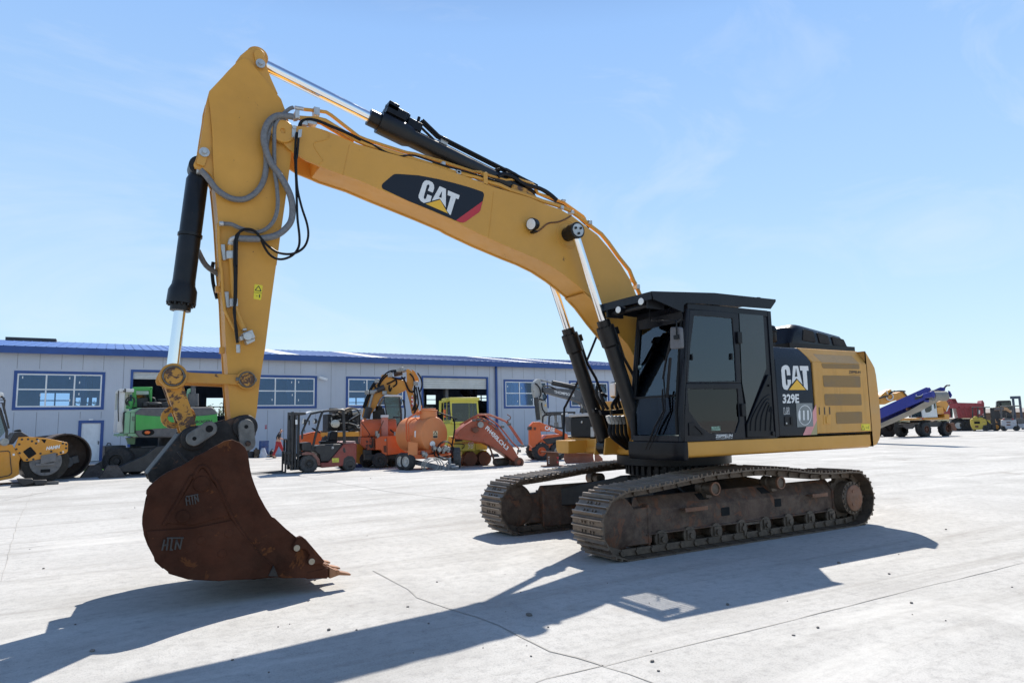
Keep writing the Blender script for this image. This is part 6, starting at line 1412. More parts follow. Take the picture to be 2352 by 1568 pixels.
mb.loft(P); tag(mb.build('plastic_bag', paint('clear_plastic', (.45,.50,.58), .3, var=.3), smooth=80), 'crumpled pale plastic bag in front of the blue barrel', 'bag')
for nm, lb, ca_, x0, x1, z1 in (('canister', 'brown canister left of the blue barrel', 'canister', 115, 165, 1235), ('tool_bag', 'dark sack on the ground right of the blue barrel', 'sack', 272, 330, 1240), ('tyre', 'black tyre lying by the wall left of the brown canister', 'tyre', 45, 112, 1255)):
    a, b = k_(x0, 1310), k_(x1, z1); w2 = (b.x-a.x)/2; t = thing(nm, lb, ca_, ((a.x+b.x)/2, pb_.y+.3, 0))
    mb = MB()
    if nm == 'tyre': mb.lathe((0,0,0), (0,0,1), [(w2*.55,0),(w2*.95,.02),(w2,.08),(w2,b.z*.8),(w2*.9,b.z),(w2*.55,b.z)], 24, True)
    elif nm == 'canister': mb.box(-w2,w2,-.2,.2,0,b.z); mb.cyl((0,0,b.z),(0,0,b.z+.06),.06); mb.tube([(-w2*.6,0,b.z),(-w2*.6,0,b.z+.08),(w2*.2,0,b.z+.08)], .02)
    else: mb.sphere((0,0,b.z*.5),w2,.25,b.z*.5,12,8); mb.tube([(-w2*.4,0,b.z*.9),(0,0,b.z*1.15),(w2*.4,0,b.z*.9)], .02, sub=3)
    mb.build('body', paint(nm+'_paint', (.10,.075,.05) if nm == 'canister' else (.025,.027,.03), .7, var=.4), t, bevel=.03 if nm == 'canister' else 0)

# ---- dark red forklift
fr, t = place('red_forklift', 'dark red forklift with a tall black mast and empty driver seat', 'forklift', b2(690,1475), -4)
bd = part(fr, 'body', [b2(*p) for p in [(795,1425),(790,1370),(870,1370),(1030,1178),(1150,1165),(1165,1185),(1162,1290),(1158,1390),(1130,1400),(1020,1405)]], 0, 1.1, MFRD, t, bevel=.03, rnd=.05)
part(fr, 'wheel_arch', [b2(*p) for p in [(1018,1408),(1030,1330),(1070,1300),(1120,1305),(1148,1345),(1150,1400)]], -.006, .1, MBKM, bd, bevel=0)
part(fr, 'cowl', [b2(*p) for p in [(730,1255),(735,1200),(800,1190),(1025,1178),(880,1355),(790,1362),(780,1290)]], .03, 1.07, MBKM, t, bevel=.03)
c = [b2(1018,1240),b2(1030,1208),b2(1045,1235),b2(1048,1270),b2(1030,1270)]; part(fr, 'oval_hole', c, -.006, 0.02, MBKM, bd, bevel=0, rnd=.03)
part(fr, 'counterweight_top', [b2(*p) for p in [(1000,1165),(1030,1150),(1150,1150),(1150,1168),(1030,1178)]], .05, 1.05, paint('dusty_pink', (.45,.28,.25), .6, var=.2), t, bevel=.02)
st_ = part(fr, 'sticker', [b2(908,1325),b2(978,1322),b2(980,1368),b2(910,1370)], -.008, -.001, paint('yellow_sticker', (.65,.60,.08), .5, var=.5, vscale=12), bd, bevel=0)
let(fr, '25', b2(902,1228), b2(928,1226), b2(902,1206), .024, MLET, t, .02, 'number', .2)
part(fr, 'front_cowl', [b2(*p) for p in [(595,1170),(690,1160),(700,1190),(735,1200),(735,1255),(700,1255),(600,1250)]], .06, 1.04, MBKM, t, bevel=.02)
mb = MB(); hp = fr.y
for y in (.05, 1.02):
    q = [hp(b2(*p), y) for p in [(705,1235),(750,1040),(800,870),(850,840),(1000,832),(1035,840)]]; mb.tube([Vector(v) for v in q], .045, n=8, sub=3)
    q = [hp(b2(*p), y) for p in [(1022,835),(1030,1000),(1035,1170)]]; mb.tube(q, .06, n=8)
    q = [hp(b2(*p), y) for p in [(600,1130),(600,1060),(640,960),(690,870),(800,845)]]; mb.tube(q, .04, n=8)
mb.build('overhead_guard', MBKM, t)
part(fr, 'roof_panel', [b2(*p) for p in [(652,860),(700,838),(885,825),(880,836),(720,852)]], .05, 1.02, MWHT, t, bevel=.01)
part(fr, 'seat', [b2(*p) for p in [(790,1165),(795,1150),(900,1145),(960,1140),(965,1160),(930,1172),(800,1180)]], .3, .8, MBK, t, bevel=.03); part(fr, 'seat_back', [b2(*p) for p in [(875,1145),(890,1065),(905,1048),(970,1045),(965,1145)]], .3, .8, MBK, t, bevel=.04)
mb = MB(); a = Vector(hp(b2(755,1045), .55)); mb.lathe(a-Vector((.05,0,0)), (.5,0,.85), [(.19,0),(.20,.02),(.19,.04),(.17,.02)], 20, True); mb.tube([hp(b2(755,1060),.55), hp(b2(720,1170),.55)], .025); mb.build('steering_wheel', MBK, t)
# mast: four rails and cross plates
mb = MB(); xm0, xm1 = hp(b2(490,1000),-.02)[0], hp(b2(582,1000),-.02)[0]; zm1 = hp(b2(500,848), .1)[2]; wm = xm1-xm0
for y in (-.02, .78):
    for i in range(3): mb.box(xm0+wm*(.02+.36*i), xm0+wm*(.27+.36*i), y+.05*i, y+.26-.03*i, .12, zm1-.02*i)
mb.box(xm0, xm1+.2, .0, 1.0, zm1-.12, zm1-.03); mb.box(xm0+.1, xm1, .1, .95, .6, .72); mb.box(xm0+.1, xm1, .1, .95, .12, .22); mb.cyl((xm0+.2,.5,.2),(xm0+.2,.5,zm1-.2),.06); mb.box(xm0-.02,xm0+.05,.25,.8,.3,zm1-.3)
ms = mb.build('mast', MBKM, t, bevel=.008)
part(fr, 'mast_sticker', [b2(530,930),b2(552,930),b2(553,977),b2(531,978)], -.03, -.022, MLET, ms, bevel=0)
mb = MB(); xa, xb = hp(b2(388,1200),0)[0], hp(b2(525,1200),0)[0]; z0_, z1_ = hp(b2(400,1410),0)[2], hp(b2(400,1285),0)[2]; zr = hp(b2(400,1132),0)[2]
mb.box(xm0-.14, xm0-.02, -.1, 1.15, z1_, z1_+.09); mb.box(xm0-.14, xm0-.02, -.1, 1.15, z0_+.05, z0_+.14)
for y in (-.05,.45,1.08): mb.box(xm0-.12, xm0-.05, y, y+.05, z0_+.1, zr)
mb.box(xm0-.12, xm0-.05, -.05, 1.13, zr-.03, zr+.01)
mb.build('fork_carriage', MBKM, t, bevel=.006)
for y in (.08, .85):
    mb = MB(); mb.box(xm0-.19, xm0-.14, y, y+.13, .03, z1_+.08); mb.loft([[(xm0-.14,y,.03),(xm0-.14,y+.13,.03),(xm0-.14,y+.13,.09),(xm0-.14,y,.09)], [(xm0-1.35,y+.02,.035),(xm0-1.35,y+.11,.035),(xm0-1.35,y+.11,.05),(xm0-1.35,y+.02,.05)]]); mb.build('fork', MBKM, t)
for (px, r_px, y, rim) in ((672, 95, -.02, MBKM), (1092, 65, .0, MBKM)):
    r_ = (hp(b2(px+r_px,1400),y)[0]-hp(b2(px-r_px,1400),y)[0])/2; c = hp(b2(px,1400), y); wheel(t, (c[0], y+.15, r_), (0,-1,0), r_, .32, MTYRED, rim, .52, 14); wheel(t, (c[0], y+.95, r_), (0,1,0), r_, .32, MTYRED, rim, .52)
mb = MB(); q = [hp(b2(*p), .0) for p in [(595,1275),(640,1258),(720,1270),(775,1330),(790,1400),(760,1400),(745,1340),(700,1290),(600,1292)]]; mb.prism([(v[0],v[2]) for v in q], -.05, .35); mb.build('mudguard', paint('dusty_red', (.20,.06,.04), .6, var=.4, dust=.4), t)
for p in ((600,950),(712,945)):
    c = Vector(hp(b2(*p), .0)); mb = MB(); mb.lathe(c+Vector((.16,0,0)), (-1,-.2,0), [(.03,0),(.09,.04),(.10,.14)], 14); l_ = mb.build('headlamp', MBKM, t); mb = MB(); mb.lathe(c+Vector((.02,-.03,0)), (-1,-.2,0), [(.09,0),(.08,.015),(.01,.02)], 14); mb.build('lens', MLAMP, l_)
part(fr, 'side_mirror', [b2(665,935),b2(680,935),b2(680,985),b2(668,985)], -.1, -.06, MBKM, t)
mb = MB(); mb.box(xm0+.2, hp(b2(1100,1400),0)[0], .25, .9, .18, .5); mb.build('chassis', MBKM, t)

# ---- orange tractor hood behind the forklift
fr, t = place('orange_tractor', 'orange tractor bonnet with a black slanted fin behind the forklift', 'tractor', b2(690,1330), -4)
part(fr, 'bonnet', [b2(*p) for p in [(595,1140),(600,1090),(700,1062),(790,1045),(878,1110),(850,1150),(750,1195),(640,1240),(595,1260)]], 0, .9, MOR, t, bevel=.04)
part(fr, 'black_fin', [b2(*p) for p in [(790,1045),(858,1040),(862,1060),(878,1110),(845,1100)]], -.02, .92, MBKM, t)
tubes(fr, 'guard_rail', [([b2(600,1060), b2(620,1030), b2(630,1060)], .2, .02, 3), ([b2(595,1090), b2(715,1060)], -.02, .015, 0)], MBKM, t)
for px in (640, 800): c = fr.y(b2(px,1290), .1); wheel(t, (c[0], .2, .42), (0,-1,0), .42, .3)
mb = MB(); a = fr.y(b2(600,1240), 0); b = fr.y(b2(850,1140), 0); mb.box(a[0], b[0], .1, .8, .35, a[2]+.05); mb.build('chassis', MBKM, t)
# ---- yellow machine with its engine laid bare
fr, t = place('stripped_loader', 'half dismantled yellow machine with its engine and pipes laid bare', 'loader', b2(1010,1345), -4)
part(fr, 'side_beam', [b2(*p) for p in [(865,1060),(1215,1050),(1225,1098),(870,1108)]], 0, 2.0, MORNG, t)
mb = MB(); random.seed(11)
for i in range(46):
    p = b2(random.uniform(880,1215), random.uniform(830,1050)); y = random.uniform(.05,1.2); c = fr.y(p, y); s = random.uniform(.05,.22)
    if i % 3: mb.box(c[0]-s, c[0]+s*.9, y, y+.25, c[2]-s*.7, c[2]+s*.7)
    else: mb.cyl((c[0]-s,y,c[2]), (c[0]+s,y+.1,c[2]+s*.4), s*.45, n=12)
mb.box(fr.y(b2(870,1000),.3)[0], fr.y(b2(1210,1000),.3)[0], .5, 1.8, fr.y(b2(900,1050),.3)[2], fr.y(b2(900,870),.3)[2]); mb.build('engine', paint('greasy_metal', (.045,.045,.046), .5, metal=.3, var=.7, vscale=9), t, bevel=.012)
mb = MB()
for i in range(16):
    P = [fr.y(b2(random.uniform(880,1200), random.uniform(815,1040)), random.uniform(-.1,.2)) for k in range(3)]; mb.tube(P, random.choice([.02,.03,.045]), n=6, sub=4)
mb.build('engine_hose', MRUB, t)
mb = MB()
for i in range(7):
    P = [fr.y(b2(random.uniform(900,1210), random.uniform(830,1030)), random.uniform(-.1,.1)) for k in range(2)]; P[1] = tuple(Vector(P[0]).lerp(Vector(P[1]), .5)); mb.tube(P, .035, n=6)
mb.build('engine_pipe', MSTL, t)
mb = MB(); c = fr.y(b2(945,970), -.05); mb.sphere((c[0],.0,c[2]), .24,.2,.22,12,8); mb.build('expansion_tank', paint('milky_plastic', (.48,.47,.40), .5, var=.15), t)
mb = MB(); c = fr.y(b2(1180,850), .1); mb.cyl((c[0]-.35,.1,c[2]-.05),(c[0]+.12,.1,c[2]+.03),.17,n=16); mb.build('air_filter', MSTL, t)
part(fr, 'cover_sheet', [b2(*p) for p in [(930,870),(990,845),(1100,800),(1170,810),(1060,850),(960,880)]], .2, .9, paint('cardboard', (.40,.30,.2), .8, var=.2), t)
for px in (930, 1150): c = fr.y(b2(px,1250), .4); wheel(t, (c[0], .6, .7), (0,-1,0), .7, .5)
mb = MB(); a = fr.y(b2(870,1108),0); b = fr.y(b2(1215,1100),0); mb.box(a[0],b[0],.3,1.7,.6,a[2]-.002); mb.build('chassis', MBKM, t)
# yellow bucket with blue edge
fr, t = place('bucket_attachment', 'yellow loader bucket with a blue lower edge behind the forklift', 'bucket', b2(1200,1420), -4)
part(fr, 'side_plate', [b2(*p) for p in [(1150,1175),(1190,1180),(1228,1195),(1240,1240),(1225,1385),(1150,1378)]], 0, .05, MORNG, t); part(fr, 'back_shell', [b2(*p) for p in [(1100,1180),(1190,1180),(1196,1230),(1170,1290),(1100,1300)]], .06, 1.4, MORNG, t)
part(fr, 'blue_edge', [b2(*p) for p in [(1150,1380),(1225,1388),(1215,1425),(1145,1418)]], -.002, .06, paint('edge_blue', (.02,.035,.15), .5), t)
# ---- yellow wheeled excavator with its boom arched over the orange sprayer
fr, t = place('wheeled_excavator', 'yellow wheeled excavator with arched boom bristling with black hoses behind the orange sprayer', 'excavator', y1(330,1440), -20)
yc = .9
bm = part(fr, 'boom', [y1(*p) for p in [(75,720),(100,600),(160,420),(215,300),(290,255),(345,200),(355,130),(400,118),(470,125),(520,170),(600,185),(700,215),(730,245),(718,320),(700,345),(560,415),(510,415),(440,400),(380,420),(330,470),(290,560),(240,640),(180,720),(110,780)]], yc, yc+.55, MORNG, t, bevel=.02)
part(fr, 'stick', [y1(*p) for p in [(712,50),(740,40),(780,70),(825,130),(835,215),(800,330),(820,420),(900,650),(860,700),(790,690),(760,520),(700,320),(720,250)]], yc+.05, yc+.10, MORNG, t, bevel=.015, plane=yc)
part(fr, 'stick', [y1(*p) for p in [(785,42),(830,70),(890,170),(895,220),(850,230),(810,150)]], yc+.45, yc+.52, MORNG, t, bevel=.015, plane=yc+.3)
part(fr, 'stick_box', [y1(*p) for p in [(720,330),(790,300),(880,640),(800,690)]], yc+.10, yc+.45, MORNG, t, bevel=.015, plane=yc+.1)
hz_ = []
H = lambda *pts: [y1(*p) for p in pts]
hoses = [H((300,290),(340,200),(420,110),(500,70),(600,60)), H((310,300),(360,215),(440,130),(520,85)), H((90,600),(130,480),(190,340),(250,240),(320,215)), H((105,600),(150,470),(210,330),(270,250)), H((120,610),(165,480),(220,350)), H((480,150),(560,180),(640,190),(700,160)), H((640,150),(690,220),(720,300),(760,365),(820,370)), H((660,170),(700,240),(740,330),(790,375),(830,340)), H((760,110),(810,170),(830,260),(820,340)), H((870,100),(920,180),(935,280),(905,370)), H((830,300),(830,420),(840,560),(830,690)), H((850,300),(870,430),(880,560),(820,680)), H((820,360),(850,470),(800,640)), H((880,300),(920,480),(940,600)), H((250,250),(270,330),(260,380)), H((430,260),(500,230),(560,200),(570,260),(520,300)), H((470,270),(465,330),(480,360),(500,310)), H((660,480),(690,600),(690,750),(660,900))]
tubes(fr, 'boom_hose', [(h, yc-.04, .035, 4) for h in hoses], MRUB, bm)
mb = MB(); P_ = lambda a, b, y=yc-.12: Vector(fr.y(y1(a,b), y))
mb.cyl(P_(530,110,yc+.2), P_(650,85,yc+.2), .15, n=16); mb.cyl(P_(290,350), P_(400,300), .12, n=14); mb.cyl(P_(140,750), P_(180,590), .15, n=16); mb.cyl(P_(310,700,yc+.6), P_(320,570,yc+.6), .15, n=16)
mb.build('ram', MBKM, t)
mb = MB(); mb.cyl(P_(650,85,yc+.2), P_(715,65,yc+.2), .06, n=12); mb.cyl(P_(180,590), P_(235,380), .06, n=12); mb.cyl(P_(320,570,yc+.6), P_(375,460,yc+.6), .06, n=12); mb.cyl(P_(230,378), P_(290,352), .09, n=12); mb.build('piston_rod', MSTL, t)
mb = MB(); 
for p in ((225,375),(150,380),(290,215),(400,385),(845,250),(640,50),(480,135),(600,60)): c = P_(*p); mb.box(c.x-.1,c.x+.1,c.y-.08,c.y+.08,c.z-.09,c.z+.09)
mb.build('fitting', MSTL, t, bevel=.02)
part(fr, 'warning_board', [y1(*p) for p in [(778,440),(802,418),(822,560),(822,600),(795,580)]], yc-.02, yc+.03, MLET, t, bevel=0)
mb = MB()
for k in range(3):
    q = [fr.y(y1(*p), yc-.022) for p in [(778,440+k*55),(802,425+k*55+18),(808,460+k*55+10),(782,470+k*55-6)]]; mb.poly(q)
mb.build('warning_stripe', MREDST, t, smooth=0)
# cab
yk0 = .3
cb_ = [y1(*p) for p in [(385,450),(400,425),(620,425),(650,700),(655,900),(640,925),(520,925),(480,800),(430,760)]]
mb = MB()
o_ = [fr.y(p, yk0) for p in [y1(385,440), y1(500,425), y1(620,430), y1(645,620), y1(658,890), y1(640,925), y1(500,925), y1(425,750)]]; i_ = [fr.y(p, yk0) for p in [y1(400,450), y1(500,440), y1(598,448), y1(622,630), y1(632,880), y1(615,900), y1(515,905), y1(445,740)]]
ringY(mb, o_, i_, yk0, yk0+.08); ringY(mb, o_, i_, yk0+1.3, yk0+1.4); a = fr.y(y1(520,735), yk0); b = fr.y(y1(640,740), yk0); mb.box(a[0], b[0], yk0-.01, yk0+.05, a[2]-.03, a[2]+.03)
mb.build('cab', MBKM, t)
mb = MB(); mb.prism([(v[0],v[2]) for v in i_], yk0+.03, yk0+.04); mb.prism([(v[0],v[2]) for v in i_], yk0+1.33, yk0+1.34); mb.build('cab_glass', MDGL, t, smooth=0)
part(fr, 'cab_roof', [y1(*p) for p in [(390,425),(420,410),(600,412),(650,425),(650,450),(600,440),(400,440)]], yk0-.05, yk0+1.45, MWHT, t)
part(fr, 'driver_seat', [y1(*p) for p in [(520,760),(560,755),(590,800),(590,900),(520,900)]], yk0+.4, yk0+.9, MSEAT, t, bevel=.05)
tubes(fr, 'steering_wheel', [([y1(590,700), y1(600,650), y1(620,640)], yk0+.5, .03, 0)], MBKM, t)
part(fr, 'side_mirror', [y1(670,490),y1(690,487),y1(695,600),y1(678,600)], yk0-.2, yk0-.12, MBKM, t)
part(fr, 'upper_frame', [y1(*p) for p in [(30,940),(90,930),(640,925),(650,990),(30,995)]], yk0-.1, yk0+2.3, MORNG, t)
part(fr, 'engine_side', [y1(*p) for p in [(230,650),(390,600),(430,760),(430,930),(230,930)]], yk0+1.0, yk0+2.0, MBKM, t)
mb = MB(); a = fr.y(y1(60,1000), yk0); b = fr.y(y1(620,1000), yk0); mb.box(a[0], b[0], yk0+.3, yk0+2.0, .5, a[2]-.003); mb.build('chassis', MBKM, t)
for px in (140, 560):
    c = fr.y(y1(px,1250), yk0); wheel(t, (c[0], yk0+.3, .55), (0,-1,0), .55, .5); wheel(t, (c[0], yk0+2.0, .55), (0,1,0), .55, .5)

# ---- orange sprayer with rounded hopper
fr, t = place('bitumen_sprayer', 'bright orange bitumen sprayer trailer with a rounded soot-stained hopper', 'trailer', y1(345,1462), -14)
hp_ = [y1(*p) for p in [(85,1020),(88,850),(110,800),(150,775),(220,755),(370,725)]]
# rounded hopper with its axis along x
a = fr.y(y1(88,1015), 0); b = fr.y(y1(475,1000), 0); zt = fr.y(y1(200,757), 0)[2]; zb = a[2]; rad = (zt-zb)/1.65
mb = MB(); cz = zb + rad*.65; sec = [(1.0-rad*.95, zb)] + [(1.0+rad*math.cos(tt), cz+rad*math.sin(tt)) for tt in [PI*1.0 - PI*i/16 for i in range(17)]] + [(1.0+rad*.95, zb)]
mb.prismX(sec, a[0], b[0]+.35); hop = mb.build('hopper', MOR, t, bevel=.03)
mb = MB(); ps = fr.y(y1(372,740), -.0); pe_ = fr.y(y1(470,1000), .0); mb.box(ps[0], pe_[0]-.02, 1.0-rad-.22, 1.0-rad+.1, zb, zt+.05); mb.build('smoke_box', paint('faded_orange', (.58,.20,.13), .6, var=.3, dust=.35, dustcol=(.5,.4,.38)), t, bevel=.01)
mb = MB(); mb.box(ps[0]-.02, pe_[0], 1.0-rad-.24, 1.0-rad+.12, zt+.052, zt+.16); mb.build('smoke_box_cap', MWHT, t, bevel=.01)
sd = part(fr, 'lower_tank', [y1(*p) for p in [(60,1020),(300,1015),(290,1200),(150,1200),(60,1120)]], .35, 1.7, paint('sooty_orange', (.55,.09,.02), .5, var=.3, chip=1, chipcol=(.015,.012,.012), chipscale=2.2, chipat=.50), t)
bx = part(fr, 'engine_box', [y1(*p) for p in [(270,1045),(345,1005),(735,985),(765,1080),(735,1240),(435,1275),(385,1285),(345,1200),(275,1200)]], 0, 1.3, MOR, t, bevel=.02)
part(fr, 'box_grille', [y1(385,1140),y1(425,1135),y1(430,1232),y1(390,1235)], -.012, 0, MRST, bx, bevel=0); part(fr, 'badge', [y1(400,1048),y1(423,1045),y1(424,1072),y1(402,1075)], -.012, 0, MSTL, bx, bevel=0)
tubes(fr, 'box_edge', [([y1(432,1020), y1(440,1270)], -.005, .012, 0)], MRST, bx)
tubes(fr, 'hose', [([y1(70,810), y1(150,920), y1(190,985), y1(160,1000)], .1, .015, 3), ([y1(480,910), y1(530,950), y1(560,960)], .1, .03, 3)], MRUB, t)
mb = MB(); 
for p in ((310,1000),(290,965),(555,975),(600,970),(630,965)): c = fr.y(y1(*p), .1); mb.cyl((c[0],.1,c[2]-.1),(c[0],.1,c[2]+.1),.07,n=10)
mb.build('fitting', MSTL, t)
tubes(fr, 'pole', [([y1(385,780), y1(310,960)], .05, .02, 0), ([y1(235,1030), y1(250,1190)], .2, .03, 0)], MRST, t)
mb = MB(); a = fr.y(y1(110,1200), .3); b = fr.y(y1(720,1240), .3); mb.box(a[0], b[0], .2, 1.4, .35, .55); mb.box(a[0],a[0]+.3,.4,1.6,.3,a[2]); mb.build('chassis', MBKM, t)
for px, r_px, y in ((340, 92, -.05), (520, 70, 1.0), (150, 70, 1.1)):
    c = fr.y(y1(px,1350), y); r_ = fr.y(y1(345,1238), -.05)[2]/2; wheel(t, (c[0], y+.2, r_), (0,-1,0), r_, .38, MTYRE, MBKM, .55)

# ---- orange tank trailer in front
fr, t = place('tank_trailer', 'faded orange round tank on a twin-wheel trailer with coiled cables on its drawbar', 'trailer', b3(660,1440), -8)
# tank axis leaves the camera: local y
c = fr.y(b3(1000,1002), .6); l = fr.y(b3(795,1000), .6); r_ = fr.y(b3(1205,1000), .6); rad = (r_[0]-l[0])/2; cx_ = (r_[0]+l[0])/2; cz = c[2]
mb = MB(); ax = Vector((-.45,1,0)).normalized(); c0 = Vector((cx_, .6, cz)); ln = 1.55
mb.lathe(c0, ax, [(rad*.12,-.06),(rad*.6,-.045),(rad*.96,-.01),(rad,.03),(rad,ln*.45),(rad*1.012,ln*.455),(rad*1.012,ln*.475),(rad,ln*.48),(rad,ln),(rad*.9,ln+.08),(.02,ln+.1)], 48)
tk = mb.build('tank', MORT, t)
mb = MB(); a = c0+ax*.35; mb.cyl(a+Vector((0,0,rad-.08)), a+Vector((0,0,rad+.22)), .34, n=28); mb.cyl(a+Vector((0,0,rad+.22)), a+Vector((0,0,rad+.26)), .37, n=28); mb.box(a.x-.25,a.x+.3,a.y-.04,a.y+.04,a.z+rad+.26,a.z+rad+.33); mb.cyl(a+Vector((-.28,0,rad+.2)),a+Vector((-.28,0,rad+.45)),.025); mb.build('manhole', MORT, tk, bevel=.01)
tubes(fr, 'ladder_rail', [([b3(690,1090), b3(672,1060), b3(665,860), b3(690,810), b3(815,732), b3(850,745), b3(870,770)], .8, .03, 0), ([b3(715,1090), b3(700,1070), b3(693,880), b3(720,840), b3(780,805), b3(805,830)], .7, .025, 0)], MOR, t)
part(fr, 'ladder_post', [b3(800,715),b3(845,710),b3(845,760),b3(805,780)], .9, 1.1, MORT, t)
part(fr, 'skirt_plate', [b3(695,1085),b3(805,1105),b3(803,1260),b3(690,1250)], .25, .3, MORT, t)
sg = part(fr, 'warning_sign', [b3(988,962),b3(1043,960),b3(1042,1045),b3(988,1045)], .50, .515, paint('sign_cream', (.62,.50,.30), .5, var=.1), t, bevel=0)
mb = MB(); P = [Vector(fr.y(b3(*p), .495)) for p in [(1016,962),(1038,1003),(994,1003)]]
for i in range(3):
    a_, b_ = P[i], P[(i+1)%3]; d_ = (b_-a_).normalized(); n_ = Vector((-d_.z,0,d_.x))*.012; mb.poly([a_-n_,b_-n_,b_+n_,a_+n_])
mb.build('sign_triangle', MLETB, sg, smooth=0); part(fr, 'sign_bar', [b3(991,1016),b3(1040,1015),b3(1040,1042),b3(991,1042)], .492, .498, MLETB, sg, bevel=0)
part(fr, 'data_plate', [b3(765,965),b3(783,955),b3(780,1035),b3(766,1030)], .55, .56, MLET, t, bevel=0)
mb = MB(); c = Vector(fr.y(b3(983,1113), .42)); mb.lathe(c+Vector((0,.06,0)), (0,-1,0), [(.10,0),(.105,.05),(.09,.055),(.01,.05)], 20); mb.build('gauge', MLET, t)
mb = MB(); 
for p, r0 in (((990,1165),.07),((1045,1180),.09),((1125,1165),.09),((1100,1190),.06),((1160,1180),.05),((860,1230),.07),((890,1245),.06)): c = fr.y(b3(*p), .35); mb.cyl((c[0],.1,c[2]),(c[0],.5,c[2]),r0,n=12); mb.box(c[0]-.05,c[0]+.05,.2,.4,c[2]-.12,c[2]+.1)
mb.build('valve', MSTL, t, bevel=.01)
mb = MB(); q = [fr.y(b3(*p), .45) for p in [(945,1150),(975,1130),(1080,1140),(1190,1140),(1180,1190),(1000,1205),(950,1190)]]; mb.prism([(v[0],v[2]) for v in q], .44, .5); mb.build('flange', MOR, t)
mb = MB(); xl, xr = fr.y(b3(740,1290), .3)[0], fr.y(b3(1255,1290), .3)[0]; zf0 = fr.y(b3(800,1290), .3)[2]
mb.box(xl, xr, .25, .37, zf0-.02, zf0+.14); mb.box(xl, xr, 1.6, 1.75, zf0-.02, zf0+.14); mb.box(xl+.1, xl+.22, .37, 1.6, zf0, zf0+.12); mb.box(xr-.22, xr-.1, .37, 1.6, zf0, zf0+.12); mb.box(xl+.2,xr-.2,.4,1.7,zf0+.12,zf0+.3)
mb.build('chassis', MOR, t, bevel=.01)
mb = MB(); A = Vector(fr.y(b3(760,1330), .6)); B = Vector(fr.y(b3(1190,1425), -.5)); d_ = (B-A).normalized(); mb.obox((A+B)/2, d_, (d_.y,-d_.x,0), (0,0,1), (B-A).length/2, .06, .09); A2 = Vector(fr.y(b3(1230,1320), .8)); d2 = (B-A2).normalized(); mb.obox((A2+B)/2, d2, (d2.y,-d2.x,0), (0,0,1), (B-A2).length/2, .05, .07); 
mb.cyl(B+Vector((0,0,-.25)), B+Vector((0,0,.45)), .05); mb.box(B.x-.12,B.x+.18,B.y-.12,B.y+.1,B.z-.02,B.z+.22); mb.cyl(B+Vector((.0,-.2,.1)), B+Vector((.25,-.3,.1)), .06); mb.build('drawbar', paint('galvanised', (.20,.215,.23), .5, metal=.3, var=.3, vscale=6), t, bevel=.01)
mb = MB(); random.seed(5)
for k in range(3):
    c = Vector(fr.y(b3(950+k*25,1365+k*8), -.3)); rr = .32+.03*k; mb.tube([c+Vector((rr*math.cos(a), .08*math.sin(a*2), rr*.8*math.sin(a))) for a in [2*PI*i/18 for i in range(19)]], .018, n=6)
mb.tube([fr.y(b3(*p), -.1) for p in [(1055,1260),(1120,1280),(1180,1300),(1130,1360),(1000,1420),(920,1445),(890,1390),(940,1330),(1100,1290)]], .018, n=6, sub=5)
mb.build('cable', paint('grey_cable', (.30,.30,.28), .6, var=.2), t)
mb = MB(); 
for k in range(2):
    c = Vector(fr.y(b3(1138,1195), .2)); rr = .30+.03*k; mb.tube([c+Vector((rr*math.cos(a), .05*k, rr*1.1*math.sin(a))) for a in [2*PI*i/20 for i in range(21)]], .02, n=6)
mb.tube([fr.y(b3(*p), .2) for p in [(1210,1180),(1220,1100),(1245,950),(1240,830),(1200,790),(1140,770),(1050,735)]], .03, n=6, sub=4); mb.tube([fr.y(b3(*p), .2) for p in [(1000,1180),(1010,1250),(1060,1280),(1180,1260)]], .025, n=6, sub=4); mb.tube([fr.y(b3(*p), .3) for p in [(830,1255),(900,1260),(1000,1220)]], .03, n=6, sub=4)
mb.build('black_hose', MRUB, t)
MRIMP = paint('pale_rim', (.48,.46,.42), .6, var=.2, dust=.2)
for px, py, y in ((595,1325,.75), (660,1340,.35)):
    c = fr.y(b3(px,py), y); rad_ = (fr.y(b3(px,1235),y)[2])/2+.02; wheel(t, (c[0]+.12, y+.1, rad_), (-1,-.5,0), rad_, .26, MTYRE, MRIMP, .6)
for px, y in ((1290,.35), (1225,1.0)): c = fr.y(b3(px,1320), y); rad_ = .40; wheel(t, (c[0]-.05, y, rad_), (1,-.35,0), rad_, .28, MTYRED, MRIMP, .6)

# ---- lemon yellow cab behind the tank
fr, t = place('yellow_cab_machine', 'lemon yellow machine whose square glazed cab rises behind the orange tank', 'roller', b3(1290,1230), -10)
o_ = [fr.y(b3(*p), 0) for p in [(1190,600),(1350,595),(1525,600),(1535,740),(1540,865),(1370,870),(1215,870),(1200,740)]]; i_ = [fr.y(b3(*p), 0) for p in [(1212,628),(1360,626),(1508,628),(1518,740),(1520,835),(1370,845),(1222,850),(1215,740)]]
mb = MB(); ringY(mb, o_, i_, 0, .06); xl = fr.y(b3(1200,740),0)[0]; xr = fr.y(b3(1532,740),0)[0]; zl, zh = fr.y(b3(1215,868),0)[2], fr.y(b3(1190,600),0)[2]
for y in (.9, 1.7): mb.box(xl, xl+.08, y, y+.08, zl, zh); mb.box(xr-.08, xr, y, y+.08, zl, zh)
mb.box(xl, xr, 1.7, 1.78, zl, zl+.1); mb.box(xl, xl+.06, .06, 1.7, zl, zl+.2)
mb.build('cab', MLEM, t, bevel=.01)
mb = MB(); mb.box(xl-.08, xr+.06, -.1, 1.85, zh+.002, zh+.20); mb.build('cab_roof', MLEM, t, bevel=.03)
